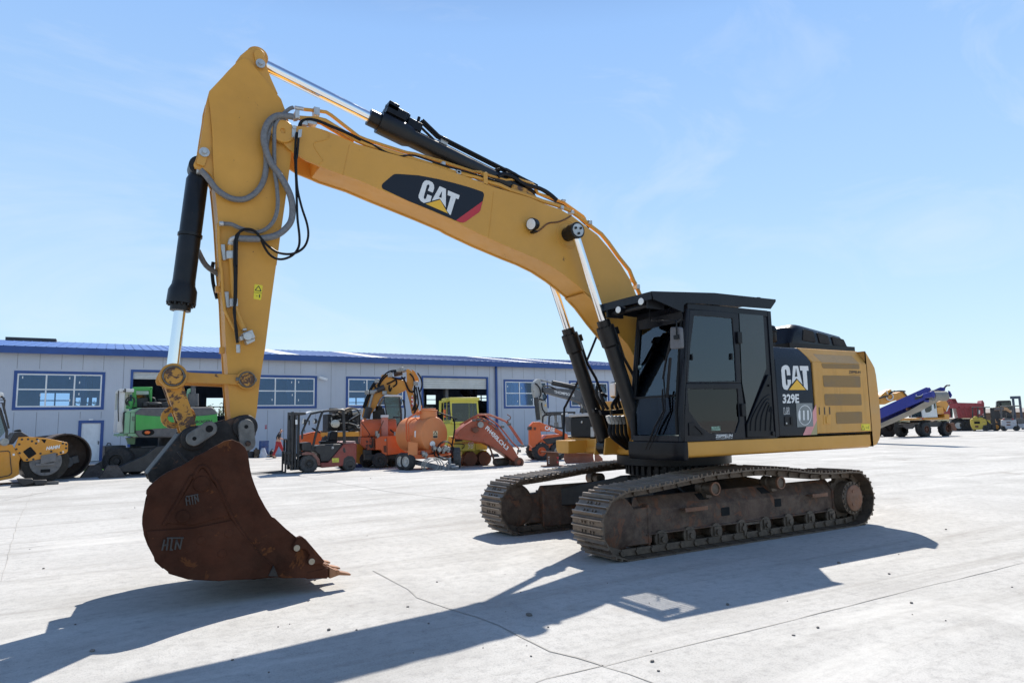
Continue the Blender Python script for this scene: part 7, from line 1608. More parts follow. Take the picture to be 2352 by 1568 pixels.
mb = MB(); mb.prism([(v[0],v[2]) for v in i_], .02, .03); mb.box(xl+.02,xl+.03,.08,1.7,zl+.2,zh); mb.box(xr-.03,xr-.02,.08,1.7,zl+.1,zh); mb.build('cab_glass', MDGL, t, smooth=0)
part(fr, 'driver_seat', [b3(1280,735),b3(1340,728),b3(1360,800),b3(1270,805)], .6, 1.0, MSEAT, t, bevel=.04)
tubes(fr, 'steering_wheel', [([b3(1230,790), b3(1250,765), b3(1290,770), b3(1290,800)], .4, .02, 3), ([b3(1495,745), b3(1510,730), b3(1520,745), b3(1505,755)], .4, .02, 3)], MBKM, t)
mb = MB(); mb.box(xl-.6, xr+.5, .2, 1.8, .5, zl-.01); mb.build('body', MLEM, t, bevel=.03)
mb = MB(); c = fr.y(b3(1125,740), -.1); mb.cyl((c[0],-.1,c[2]-.3),(c[0],-.1,c[2]+.05),.06); mb.cyl((c[0],-.1,c[2]+.05),(c[0],-.1,c[2]+.18),.07); mb.build('beacon', MLIT, t)
for px in (1200, 1480): c = fr.y(b3(px,1100), .3); wheel(t, (c[0], .5, .6), (0,-1,0), .6, .5)
part(fr, 'side_window_frame', [b3(1062,600),b3(1195,590),b3(1195,612),b3(1090,625),b3(1085,760),b3(1060,760)], .5, .56, MLEM, t)

# ---- small yellow trench roller
fr, t = place('trench_roller', 'small yellow trench roller marked 98 with two pairs of studded drums', 'roller', b3(1440,1378), -8)
b0 = part(fr, 'rear_body', [b3(*p) for p in [(1240,1100),(1252,1025),(1350,1020),(1480,1022),(1498,1060),(1495,1195),(1335,1200),(1235,1190)]], 0, .9, MLEM, t, bevel=.02)
b1_ = part(fr, 'front_body', [b3(*p) for p in [(1475,1020),(1610,1012),(1632,1050),(1640,1185),(1500,1190),(1498,1060)]], .05, .85, MLEM, t, bevel=.03)
part(fr, 'open_hood', [b3(*p) for p in [(1280,1010),(1330,975),(1390,965),(1465,972),(1470,1015),(1380,1018)]], .1, .8, paint('ochre_cover', (.42,.28,.06), .5, var=.3), t)
part(fr, 'engine', [b3(*p) for p in [(1250,1035),(1350,1030),(1340,1080),(1250,1090)]], -.02, .5, MBKM, t)
for dz in (0, 14): part(fr, 'red_stripe', [b3(1330,1095+dz),b3(1640,1082+dz),b3(1640,1089+dz),b3(1330,1102+dz)], -.006, -.001, MREDST, b0, bevel=0)
let(fr, '98', b3(1405,1175), b3(1470,1172), b3(1408,1092), -.006, MLET, b0, .0, 'painted_number', .15); let(fr, '1', b3(1264,1165), b3(1280,1165), b3(1264,1130), -.006, MLETB, b0, .02, 'painted_number')
let(fr, 'WACKER', b3(1555,1040), b3(1615,1036), b3(1555,1026), .044, MLETB, b1_, .03, 'maker_name'); let(fr, 'LEIHGERAET', b3(1405,1050), b3(1478,1045), b3(1405,1036), -.006, MLETB, b0, .02, 'hire_sign')
part(fr, 'bumper_box', [b3(*p) for p in [(1232,1120),(1330,1112),(1332,1190),(1234,1195)]], -.08, .0, MLEM, t)
tubes(fr, 'lifting_bar', [([b3(1330,1175), b3(1360,1150), b3(1362,1125), b3(1340,1115), b3(1230,1112)], -.1, .02, 0)], MBKM, t)
for px in (1430, 1600):
    c = fr.y(b3(px,1285), .05); rr = fr.y(b3(px,1210), .05)[2]/2
    for y in (-.05, .55):
        mb = MB(); mb.lathe((c[0],y,rr), (0,1,0), [(rr,0),(rr,.42),(rr*.9,.42),(rr*.9,.05),(.05,.05),(.05,.04),(rr*.92,.02)], 28)
        for i in range(12):
            a = 2*PI*i/12; mb.obox((c[0]+rr*math.cos(a), y+.2+.08*(i%2), rr+rr*math.sin(a)), (math.cos(a),0,math.sin(a)), (0,1,0), (-math.sin(a),0,math.cos(a)), .03, .09, .05)
        mb.build('drum', MRST, t)
mb = MB(); a = fr.y(b3(1330,1200),.3); b = fr.y(b3(1630,1190),.3); mb.box(a[0],b[0],.3,.6,.35,a[2]); mb.build('chassis', MLEM, t)

# ---- detached red excavator boom lying with its tip on the ground
fr, t = place('detached_boom', 'detached rusty red excavator boom lying with its lower end on the concrete', 'boom', b4(590,1375), -16)
ol = [(560,1375),(520,1345),(440,1290),(330,1200),(215,1110),(120,1060),(0,1080),(-170,1000),(-165,950),(-100,890),(0,830),(60,790),(150,765),(205,770),(260,810),(330,900),(440,1010),(530,1100),(590,1270),(575,1340)]
ol = [b4(*p) for p in [(565,1372),(525,1345),(395,1245),(270,1165),(150,1105),(0,1080),(-150,1060),(-180,1010),(-165,960),(-90,895),(-20,850),(40,825),(110,825),(170,840),(235,885),(310,960),(400,1060),(480,1150),(570,1300),(590,1330)]]
bm = part(fr, 'boom', ol, 0, 1.0, MRDB, t, bevel=.015)
let(fr, 'FH450LCH.3', b4(150,935), b4(410,1195), b4(180,895), -.005, MLET, bm, .03, 'model_number')
mb = MB(); a = fr.y(b4(560,1335), -.02); mb.lathe((a[0],-.04,a[2]), (0,1,0), [(.10,.0),(.19,0),(.19,1.25),(.10,1.25)], 24, True); mb.build('end_boss', MRST, bm)
a = Vector(fr.y(b4(100,885), -.15)); mb = MB(); mb.cyl(a, a+Vector((0,.3,0)), .12, n=16); mb.build('pin', MSTL, bm)
part(fr, 'bracket', [b4(*p) for p in [(0,930),(60,915),(80,960),(40,985),(0,960)]], -.15, 0, MRST, bm)
tubes(fr, 'pipe', [([b4(*p) for p in pts], y, .03, 0) for pts, y in (([( -150,885),(0,800),(60,770),(150,770),(215,820),(300,880),(370,960),(480,1100),(555,1170),(540,1240)], .0), ([(-100,870),(40,790),(130,760),(260,790),(400,850),(440,900),(560,1080),(620,1140)], .5), ([(60,760),(200,760),(330,810),(430,860),(520,990),(600,1110)], .75), ([(0,815),(100,800),(170,830),(235,870),(300,930),(390,1050),(410,1090)], -.04))], MRDB, bm)
tubes(fr, 'cut_hose', [([b4(440,870), b4(420,835), b4(450,820), b4(455,790), b4(415,762)], .6, .02, 3)], MRST, bm)
mb = MB()
for p in ((20,830),(75,820),(150,830),(215,870),(290,930),(400,1070),(560,1200),(600,1140),(360,910),(440,880)): c = fr.y(b4(*p), -.02); mb.box(c[0]-.07,c[0]+.07,-.06,.04,c[2]-.05,c[2]+.05)
mb.build('clamp', MGRY, bm, bevel=.01)
tubes(fr, 'prop', [([b4(180,1100), b4(225,1200), b4(258,1305)], .2, .035, 0)], MRST, t)
# log, chock
p0 = Z(b4(360,1375)); k_ = lambda a, b: Y(b4(a,b), p0.y)
mb = MB(); a = k_(275,1330); b = k_(455,1320); rr = .5*(k_(300,1285).z); mb.lathe(Vector((a.x,p0.y,rr)), (b.x-a.x,.25,0), [(rr*.02,0),(rr*.97,0.0),(rr,.03),(rr*.97,(b.x-a.x)*.5),(rr*1.02,(b.x-a.x)),(rr*.02,(b.x-a.x))], 18)
tag(mb.build('wood_log', paint('bark', (.12,.095,.07), .9, var=.55, vscale=6, bmp=.5)), 'short grey wooden log lying beside the red boom', 'log')
p0 = Z(b4(285,1272)); mb = MB(); w2 = .22; hh = Y(b4(285,1230), p0.y).z; mb.loft([[(p0.x-w2,p0.y,0),(p0.x+w2,p0.y,0),(p0.x+w2,p0.y+.35,0),(p0.x-w2,p0.y+.35,0)], [(p0.x-w2*.6,p0.y+.05,hh),(p0.x+w2*.6,p0.y+.05,hh),(p0.x+w2*.6,p0.y+.3,hh),(p0.x-w2*.6,p0.y+.3,hh)]])
tag(mb.build('wheel_chock', MBKM, bevel=.02), 'small black wheel chock between the trench roller and the red boom', 'chock')

# ---- orange skid steer loader
fr, t = place('skid_steer_loader', 'orange skid steer loader with a meshed cab and knobbly tyres', 'skid loader', b4(900,1310), -14)
part(fr, 'lift_tower', [b4(*p) for p in [(690,1130),(688,900),(735,850),(780,860),(815,930),(830,1060),(770,1130),(740,1160)]], 0, .25, MOR, t, bevel=.02)
ar = part(fr, 'lift_arm', [b4(*p) for p in [(745,850),(800,850),(1000,930),(1140,1000),(1160,1120),(1120,1150),(1080,1010),(960,965),(830,965),(800,920)]], .02, .22, MOR, t, bevel=.02)
let(fr, 'CASE', b4(865,945), b4(985,975), b4(868,895), .012, MLET, ar, .04, 'maker_name'); 
part(fr, 'body', [b4(*p) for p in [(770,1140),(830,1060),(900,1010),(1130,1000),(1150,1150),(1100,1200),(760,1200)]], .1, 1.4, MOR, t, bevel=.03)
part(fr, 'black_side', [b4(*p) for p in [(840,1060),(1080,1020),(1080,1090),(900,1120)]], .07, .12, MBKM, t)
part(fr, 'tail_lamp', [b4(735,915),b4(762,915),b4(762,948),b4(735,948)], -.02, 0, MRST, t, bevel=0); part(fr, 'bumper', [b4(684,910),b4(712,905),b4(713,948),b4(685,950)], -.05, .3, MBKM, t)
mb = MB(); o_ = [fr.y(b4(*p), .3) for p in [(915,780),(940,757),(1075,748),(1090,760),(1092,850),(1090,940),(1000,935),(912,890)]]; i_ = [fr.y(b4(*p), .3) for p in [(930,790),(950,775),(1055,770),(1068,780),(1075,850),(1078,915),(1000,915),(925,885)]]
ringY(mb, o_, i_, .3, .38); ringY(mb, o_, i_, 1.2, 1.28); zt = o_[2][2]; mb.box(o_[1][0], o_[3][0]+.6, .3, 1.28, zt-.01, zt+.07); mb.tube([(o_[3][0]+.55,.34,zt),(o_[3][0]+.75,.34,i_[6][2])], .05); mb.build('cab', MBKM, t)
mb = MB()
for i in range(9): x = i_[7][0]+(i_[4][0]-i_[7][0])*(i+.5)/9; mb.box(x-.008,x+.008,.335,.345,i_[6][2],zt-.05)
for i in range(9): z = i_[6][2]+(zt-.05-i_[6][2])*(i+.5)/9; mb.box(i_[7][0],i_[4][0],.333,.343,z-.008,z+.008)
mb.build('cab_mesh', MSTL, t, smooth=0)
part(fr, 'cab_roof', [b4(*p) for p in [(1060,765),(1070,745),(1140,740),(1140,765)]], .28, 1.3, MWHT, t)
part(fr, 'driver_seat', [b4(1000,860),b4(1030,850),b4(1040,920),b4(1000,925)], .6, .9, MSEAT, t, bevel=.03)
for px, y in ((830,.0),(1025,.0)):
    c = fr.y(b4(px,1210), y); rr = fr.y(b4(px,1100), y)[2]/2; wheel(t, (c[0], y+.12, rr), (0,-1,0), rr, .34, MTYRE, MOR if px < 900 else MSTL, .5, 16)
    wheel(t, (c[0]+.1, 1.3, rr), (0,1,0), rr, .34, MTYRE, MOR, .5, 16)
# ---- white and grey excavator behind
fr, t = place('grey_excavator', 'excavator with dark grey boom and scuffed white stick in front of the hall windows', 'excavator', b4(1350,1190), -8)
bm = part(fr, 'boom', [b4(*p) for p in [(835,465),(850,445),(900,440),(1010,450),(1180,460),(1260,470),(1340,500),(1400,570),(1470,680),(1500,760),(1440,740),(1360,680),(1290,620),(1210,590),(1150,575),(1000,535),(860,495)]], .0, .5, paint('boom_grey', (.060,.065,.075), .5, var=.2, dust=.2), t, bevel=.015)
let(fr, 'THOMPSONS', b4(978,508), b4(1220,552), b4(978,474), -.006, MLET, bm, .02, 'company_name')
sk = part(fr, 'stick', [b4(*p) for p in [(735,400),(745,370),(790,335),(815,345),(825,390),(845,440),(838,540),(850,600),(895,620),(905,780),(880,850),(850,850),(800,640),(760,560),(735,480)]], .05, .45, paint('scuffed_white', (.40,.40,.38), .5, var=.25, chip=1, chipcol=(.10,.07,.055), chipscale=3, chipat=.60), t, bevel=.015)
mb = MB(); P_ = lambda a, b, y=.25: Vector(fr.y(b4(a,b), y)); mb.cyl(P_(955,385), P_(1230,440), .15, n=14); mb.cyl(P_(760,560,-.05), P_(790,830,-.05), .13, n=14); mb.cyl(P_(1310,690,-.1), P_(1330,745,-.1), .12); mb.build('ram', MBKM, t)
mb = MB(); mb.cyl(P_(815,350), P_(960,387), .06, n=10); mb.cyl(P_(1325,545,-.1), P_(1370,690,-.1), .05, n=10); mb.cyl(P_(1300,640,-.1), P_(1315,700,-.1), .06); mb.build('piston_rod', MSTL, t)
tubes(fr, 'boom_hose', [([b4(*p) for p in pts], -.06, .04, 4) for pts in ([(850,430),(835,480),(870,520),(885,560),(850,590),(800,575)], [(850,425),(920,425),(1000,460)], [(750,390),(800,440),(820,520),(800,560)], [(1080,400),(1200,430),(1290,450),(1330,490)], [(1230,440),(1300,450),(1360,510),(1400,560)], [(830,620),(840,700),(890,760)], [(1370,560),(1420,640),(1480,700)], [(1480,400),(1560,420),(1600,470)])], MRUB, t)
tri = part(fr, 'warning_sign', [b4(862,662),b4(888,662),b4(875,640)], .03, .049, MCY, sk, bevel=0)
part(fr, 'cab', [b4(*p) for p in [(1370,740),(1385,655),(1430,645),(1500,650),(1510,745)]], .7, 1.7, MBKM, t); part(fr, 'cab_glass', [b4(*p) for p in [(1385,735),(1395,668),(1450,660),(1460,735)]], .68, .70, MDGL, t, bevel=0); part(fr, 'cab_roof', [b4(*p) for p in [(1375,655),(1400,640),(1440,642),(1440,658)]], .6, 1.8, MWHT, t)
mb = MB(); a = fr.y(b4(1300,780), .2); b = fr.y(b4(1640,900), .2); mb.box(a[0], b[0], .2, 2.4, 1.1, a[2]); mb.build('upper_body', MGRY, t, bevel=.03)
mb = MB(); mb.box(a[0]-1.0, b[0], .3, 2.4, .1, .9); mb.build('undercarriage', MBKM, t, bevel=.2)
part(fr, 'dark_guard', [b4(*p) for p in [(1400,560),(1440,500),(1520,480),(1560,520),(1500,640),(1420,640)]], .1, .6, MGRY, t)
# ---- rusty beam and blade
fr, t = place('steel_girder', 'rusty steel I-beam offcut standing on the concrete with chalk marks', 'girder', b4(900,1390), -10)
part(fr, 'flange', [b4(877,1205),b4(1130,1218),b4(1130,1232),b4(877,1220)], .0, .5, MRST, t); part(fr, 'web', [b4(893,1222),b4(1035,1228),b4(1040,1380),b4(893,1385)], .22, .26, MRST, t); part(fr, 'flange', [b4(875,1378),b4(1130,1372),b4(1130,1388),b4(877,1395)], .0, .5, MRST, t)
let(fr, 'RA1 8', b4(905,1350), b4(905,1265), b4(925,1350), .212, MLET, t, .0, 'chalk_mark')
mb = MB(); q = [fr.y(b4(*p), .2) for p in [(1005,1270),(1035,1270),(1022,1300)]]; mb.poly(q); q = [fr.y(b4(*p), .2) for p in [(1005,1320),(1035,1325),(1018,1350)]]; mb.poly(q); mb.build('red_mark', MREDST, t, smooth=0)
fr, t = place('dozer_blade', 'rust brown dozer blade standing behind the crawler track', 'blade', b4(1250,1345), -10)
mb = MB(); q = [(0,0),(.10,.18),(.13,.4),(.08,.62),(-.02,.75)]; xa = fr.y(b4(1122,1260), 0)[0]; xb = fr.y(b4(1470,1260), 0)[0]; xc = fr.y(b4(1560,1305), 0)[0]; zt = fr.y(b4(1200,1205), 0)[2]
mb.loft([[(xa, y*1.5, z*zt/.75) for y, z in q] + [(xa, y*1.5+.05, z*zt/.75) for y, z in reversed(q)], [(xb, y*1.5, z*zt/.75) for y, z in q] + [(xb, y*1.5+.05, z*zt/.75) for y, z in reversed(q)]]); mb.prism([(xb,0),(xb,zt),(xc,zt*.3),(xc,0)], .0, .05)
mb.build('mouldboard', paint('blade_rust', (.24,.075,.035), .7, var=.3, dust=.2), t)
# ================================================================ right-hand background
# ---- blue conveyor
fr, t = place('conveyor', 'blue conveyor with a grey belt sloping up behind the excavator counterweight', 'conveyor', (2233.6,1026.9), 0)
fr = Frame((31.7, 11.9, 0), R(250)); t.location = fr.o; t.rotation_euler = (0,0,fr.a)
sp = part(fr, 'side_plate', [r4(*p) for p in [(-420,880),(210,618),(1400,78),(1470,90),(1500,140),(1360,400),(230,890),(-420,1170)]], -.5, -.42, MBLUE2, t, bevel=.01)
part(fr, 'side_plate', [r4(*p) for p in [(-420,880),(210,618),(1400,78),(1470,90),(1500,140),(1360,400),(230,890),(-420,1170)]], .42, .5, MBLUE2, t, bevel=.01, plane=-.5)
lo = [fr.y(r4(*p), -.5) for p in [(-420,1320),(235,1045),(920,740),(1460,440)]]; 
mb = MB()
for i in range(len(lo)-1):
    a, b = lo[i], lo[i+1]; mb.prism([(a[0],a[2]+.1),(b[0],b[2]+.1),(b[0],b[2]+.13),(a[0],a[2]+.13)], -.40, .40)
rc = fr.y(r4(1560,310), -.42); R0 = .27
up_l = [fr.y(r4(*p), -.5) for p in [(-420,960),(210,690),(1400,170)]]
for i in range(2):
    a, b = up_l[i], up_l[i+1]; mb.prism([(a[0],a[2]),(b[0],b[2]),(b[0],b[2]+.03),(a[0],a[2]+.03)], -.40, .40)
mb.lathe((rc[0], -.41, rc[2]), (0,1,0), [(.05,0),(R0,0),(R0,.82),(.05,.82)], 32); mb.build('belt', MBELT, t)
mb = MB(); c = fr.y(r4(900,640), -.45); mb.cyl((c[0],-.45,c[2]),(c[0],.45,c[2]),.07,n=14); mb.build('return_roller', MRST, t)
part(fr, 'drive_motor', [r4(*p) for p in [(1310,250),(1420,215),(1500,180),(1540,190),(1560,320),(1500,340),(1370,360),(1320,320)]], -.72, -.5, MBLUE2, t, bevel=.04)
part(fr, 'bracket', [r4(*p) for p in [(1100,345),(1290,300),(1300,340),(1120,405)]], -.53, -.5, MBKM, t); part(fr, 'bracket', [r4(*p) for p in [(1340,410),(1450,405),(1440,465),(1350,450)]], -.6, -.5, MBLUE2, t)
tubes(fr, 'motor_cable', [([r4(1320,250), r4(1280,290), r4(1190,310), r4(1140,290), r4(1160,265)], -.56, .018, 4)], MWHT, t)
part(fr, 'end_plate', [r4(*p) for p in [(1530,170),(1570,190),(1620,290),(1590,360),(1550,330)]], -.56, -.5, MBLUE2, t); part(fr, 'end_plate', [r4(*p) for p in [(1530,170),(1570,190),(1620,290),(1590,360),(1550,330)]], .5, .56, MBLUE2, t, plane=-.56)
mb = MB(); a = fr.y(r4(1830,160), .6); b = fr.y(r4(1930,30), .6); mb.cyl((a[0],.6,a[2]-.3),(a[0],.6,a[2]),.06); mb.tube([(a[0],.6,a[2]),(b[0]-.1,.62,b[2]-.05),(b[0],.62,b[2]),(b[0]+.2,.6,b[2]-.01)],.045); mb.build('scraper_arm', MGRY, t)
mb = MB()                                                    # legs out of sight behind the counterweight
for y in (-.4,.4): a = fr.y(r4(-300,1200), -.5); mb.tube([(a[0], y, a[2]+.2), (a[0]+.2, y, 0)], .07)
mb.build('support_leg', MBLUE2, t)
# ---- wheeled excavator with a white cab
fr, t = place('wheeled_excavator', 'yellow wheeled excavator with a white cab behind the blue conveyor', 'excavator', r4(1440,1355), -6)
part(fr, 'frame', [r4(*p) for p in [(1015,880),(1880,852),(1880,762),(2000,768),(2010,900),(1880,905),(1020,925)]], 0, 2.4, MORNG, t, bevel=.03)
cb = part(fr, 'cab_side', [r4(*p) for p in [(1290,620),(1340,490),(1400,440),(1640,460),(1660,500),(1700,845),(1330,858)]], 0, .06, MWHT, t, bevel=.01)
part(fr, 'cab_window', [r4(*p) for p in [(1375,610),(1400,560),(1550,520),(1550,660),(1500,710),(1410,730),(1380,690)]], -.02, -.004, MDGL, cb, bevel=0, rnd=.05); part(fr, 'cab_window', [r4(*p) for p in [(1600,480),(1650,480),(1660,620),(1625,630),(1605,560)]], -.02, -.004, MDGL, cb, bevel=0)
part(fr, 'cab_shell', [r4(*p) for p in [(1330,500),(1420,430),(1640,440),(1690,840),(1340,850)]], .07, 1.3, MBKM, t)
xa = fr.y(r4(1310,850), 0)[0]; ws = [fr.x(r4(*p), xa) for p in [(1005,760),(1290,640),(1320,855),(1030,860)]]
mb = MB(); mb.plate(ws, (.05,0,0)); mb.build('windscreen', MDGL, t, smooth=0); 
mb = MB(); mb.tube([ws[0], ws[3]], .05); mb.tube([ws[1], ws[2]], .06); mb.tube([ws[0], ws[1]], .05); mb.build('cab_pillar', MWHT, t)
part(fr, 'engine_cover', [r4(*p) for p in [(1680,590),(1840,580),(1865,760),(1700,765)]], .05, 2.0, MORNG, t, bevel=.03); part(fr, 'open_hood', [r4(*p) for p in [(1660,470),(1850,420),(1930,430),(2005,560),(1935,715),(1850,610),(1850,585),(1680,570)]], .2, 2.0, MORNG, t, bevel=.03)
part(fr, 'hood_edge', [r4(*p) for p in [(1985,540),(2005,560),(1940,705),(1925,690)]], .16, .22, MLET, t)
mb = MB(); q = [fr.y(r4(*p), 1.5) for p in [(205,510),(200,340),(250,250),(330,190),(460,135),(490,160),(480,230),(590,240),(720,195),(810,195),(870,260),(1000,420),(900,560),(720,380),(500,440),(320,520)]]
mb.prism([(v[0], v[2]) for v in q], 1.4, 1.9); bm = mb.build('boom', MORNG, t, bevel=.02)
tubes(fr, 'boom_hose', [([r4(450,270), r4(520,200), r4(600,190), r4(740,175), r4(860,185)], 1.35, .06, 4), ([r4(520,230), r4(580,170), r4(650,200)], 1.33, .03, 3), ([r4(810,190), r4(900,300), r4(960,340)], 1.33, .04, 3), ([r4(180,360), r4(330,325), r4(420,310)], 1.33, .07, 0)], MBKM, bm); tubes(fr, 'pale_hose', [([r4(380,330), r4(410,390), r4(490,410), r4(550,350), r4(540,270), r4(500,250)], 1.3, .045, 5), ([r4(370,140), r4(400,220), r4(420,260)], 1.3, .04, 3)], MWHT, bm)
mb = MB(); a = fr.y(r4(820,950), 1.0); mb.box(-.6, 2.6, .2, 2.3, .75, 1.15); mb.cyl((1.0,1.2,1.1),(1.0,1.2,fr.y(r4(1400,925),0)[2]-.01),.7,n=24); mb.build('chassis', MBKM, t, bevel=.02)
q = [fr.y(r4(*p), 0) for p in [(780,1020),(1100,975),(1110,1080),(1020,1150),(900,1160),(820,1110)]]; mb = MB(); mb.plate([(-.75, 2.3-(i%1), 0) for i in range(0)] or [fr.x(r4(*p), -.75) for p in [(780,1020),(1100,985),(1100,1080),(1030,1150),(900,1155),(820,1100)]], (.15,0,0)); mb.build('front_shield', MGRY, t, bevel=.02)
mb = MB(); a = fr.x(r4(700,1015), -.7); b = fr.x(r4(1190,960), -.7); mb.box(-.72,-.6, b[1], a[1], a[2]-.03, a[2]+.02); mb.build('step_plate', MSTL, t)
for px, y, l in ((1420, .1, 12), (1940, .1, 12), (650, 2.0, 12), (1200, 2.0, 0), (1750, 2.0, 0)):
    xx = 0 if px in (1420, 650) else 2.55
    wheel(t, (xx, y+.15, .58), (0,-1,0) if y < 1 else (0,1,0), .58, .52, MTYRE, MRST, .5, l)
part(fr, 'rear_blade', [r4(*p) for p in [(1960,1000),(2120,990),(2190,1150),(2180,1190),(2040,1195),(2050,1060)]], -.2, .0, MRST, t); part(fr, 'tail_lamp', [r4(1300,880),r4(1335,878),r4(1335,905),r4(1302,908)], -.02, 0, MREDST, t, bevel=0); part(fr, 'head_lamp', [r4(1240,880),r4(1292,878),r4(1292,905),r4(1242,908)], -.02, 0, MSTL, t, bevel=0)
# ---- dark tractor wheels left of it
fr, t = place('dark_loader', 'dark wheeled machine with heavy tyres half hidden behind the conveyor', 'loader', r4(430,1345), -30)
for x, y in ((0,0),(0,1.9),(-2.4,0),(-2.4,1.9)): wheel(t, (x, y, .78), (0,-1,0), .78, .55, MTYRE, MBKM, .5, 14)
mb = MB(); mb.box(-3.0,.7,.2,1.7,.6,1.5); mb.box(-2.0,.5,.3,1.6,1.5,2.0); mb.build('body', MBKM, t, bevel=.05)
mb = MB(); mb.box(.2,.75,-.2,2.2,1.2,1.35); mb.box(-.3,.5,.2,1.0,1.5,1.9); mb.build('rust_cover', MRST, t, bevel=.03)
# ---- red tipper truck
fr, t = place('tipper_truck', 'red tipper truck with ribbed dump body parked at the far right', 'truck', r4(2240,1200), -56)
bd = part(fr, 'dump_body', [r4(2040,370), r4(2160,370), r4(2215,475), r3(740,482), r3(755,395), r3(780,395), r3(825,470), r3(832,600), r3(800,900), r3(470,925), r3(60,935), r4(2230,870), r4(2170,600)], .0, 2.5, MCRED, t, bevel=.03)
part(fr, 'canopy', [r4(1880,400), r4(1960,370), r4(2160,370), r4(2180,480), r4(2090,500)], .0, 2.5, MCRED, t)
for p in ([(120,575),(200,580),(190,900),(100,905)], ): pass
mb = MB()
for k in range(4):
    x = 20+k*170; q = [fr.y(r3(x+a, b), -.0) for a, b in ((0,575),(50,577),(165+k*-8,905),(115+k*-8,908))]; mb.prism([(v[0],v[2]) for v in q], -.10, .0)
a = fr.y(r3(0,470),0); b = fr.y(r3(745,485),0); mb.prism([(a[0]-.9,a[2]),(b[0],b[2]),(b[0],b[2]-.55),(a[0]-.9,a[2]-.55)], -.10, 0); mb.build('rib', MCRED, bd, bevel=.015)
part(fr, 'cab', [r4(*p) for p in [(1850,470),(1900,420),(1960,430),(2000,560),(2040,840),(2030,860),(1850,860)]], .0, 2.4, MCRED, t, bevel=.05)
part(fr, 'stack', [r4(*p) for p in [(1985,350),(2005,350),(2010,500),(2065,510),(2090,740),(2085,860),(2040,860),(2010,560)]], .1, .5, MBKM, t)
mb = MB(); a = fr.y(r4(2060,900),.3); b = fr.y(r3(800,960),.3); mb.box(a[0], b[0], .4, 2.1, .75, a[2]); mb.build('chassis', MBKM, t)
MALU = paint('alloy_rim', (.55,.55,.55), .4, metal=.4, var=.15)
for p, r_ in ((r4(2235,1080),.52), (r3(270,1150),.52), (r3(430,1150),.52)):
    c = fr.y(p, .2); wheel(t, (c[0], .25, .55), (0,-1,0), .55, .35, MTYRE, MALU if p == r4(2235,1080) else MBKM, .58); wheel(t, (c[0], 2.3, .55), (0,1,0), .55, .35, MTYRE, MBKM, .58)
q = fr.y(r4(2235,1080),.2); mb = MB(); mb.tube([(q[0]+.75*math.cos(a_), .05, .55+.75*math.sin(a_)) for a_ in [PI*.1+PI*.8*i/10 for i in range(11)]], .06); mb.build('mudguard', MBKM, t)
# ---- yellow forklift
def lift(fr, t, body, cw, post, wheelrim, pts_cw, pts_side, mat_mast, cwd=.9):
    pass
fr, t = place('yellow_forklift', 'scuffed yellow forklift seen from behind in front of the red tipper', 'forklift', r3(700,1330), -62)
cw = part(fr, 'counterweight', [r3(*p) for p in [(410,985),(450,950),(560,945),(860,960),(895,1000),(915,1130),(800,1160),(760,1285),(500,1290),(440,1200),(415,1110)]], 0, 1.0, paint('scuffed_yellow', (.55,.40,.04), .5, var=.2, chip=1, chipcol=(.22,.14,.07), chipscale=3, chipat=.60, dust=.3), t, bevel=.05)
part(fr, 'grille', [r3(*p) for p in [(520,1035),(690,1035),(695,1105),(525,1105)]], -.015, -.002, MHOLE, cw, bevel=0); part(fr, 'badge', [r3(*p) for p in [(475,992),(690,990),(690,1018),(475,1018)]], -.012, -.002, paint('badge_olive', (.25,.20,.03), .5), cw, bevel=0); part(fr, 'tow_hole', [r3(*p) for p in [(545,1160),(650,1155),(650,1215),(555,1215)]], -.012, -.002, MRST, cw, bevel=0)
part(fr, 'top_cover', [r3(*p) for p in [(470,920),(560,870),(640,900),(800,925),(800,960),(470,955)]], .1, .9, MATS['scuffed_yellow'], t, bevel=.03)
part(fr, 'side_panel', [r3(*p) for p in [(895,985),(1010,1000),(1025,1110),(960,1060)]], .1, .3, MATS['scuffed_yellow'], t); part(fr, 'chassis', [r3(*p) for p in [(900,1000),(1020,1110),(1120,1100),(1130,1290),(940,1300),(915,1130)]], .2, 1.0, MBKM, t)
mb = MB()
for px in (480, 640, 850): a = fr.y(r3(px,930), .1); b = fr.y(r3(px,610), .1); mb.tube([a, b], .04); mb.tube([(a[0], .95, a[2]), (b[0], .95, b[2])], .04)
a = fr.y(r3(465,605), .1); b = fr.y(r3(990,605), .1); 
for y in (.1,.95): mb.tube([(a[0],y,a[2]),(b[0],y,b[2])], .04)
for i in range(6): x = a[0]+(b[0]-a[0])*i/5; mb.tube([(x,.1,a[2]),(x,.95,a[2])], .025)
mb.build('overhead_guard', MBKM, t)
mb = MB(); a = fr.y(r3(1010,620), .3); b = fr.y(r3(1110,1290), .3)
for x, y in ((a[0],.1),(a[0],.9)): mb.box(x, x+.28, y, y+.15, .1, a[2]); 
mb.box(a[0],a[0]+.1,.1,1.05,a[2]-.15,a[2]); mb.box(fr.y(r3(820,900),.2)[0], fr.y(r3(880,900),.2)[0], .1, .2, .9, a[2]); mb.build('mast', MBKM, t)
part(fr, 'driver_seat', [r3(690,850),r3(790,845),r3(800,930),r3(690,930)], .35, .8, MSEAT, t, bevel=.04); tubes(fr, 'steering_wheel', [([r3(770,825), r3(800,815), r3(840,830), r3(840,870), r3(790,880)], .5, .03, 3)], MLET, t); part(fr, 'beacon', [r3(660,690),r3(700,690),r3(700,810),r3(660,810)], .3, .4, MLET, t)
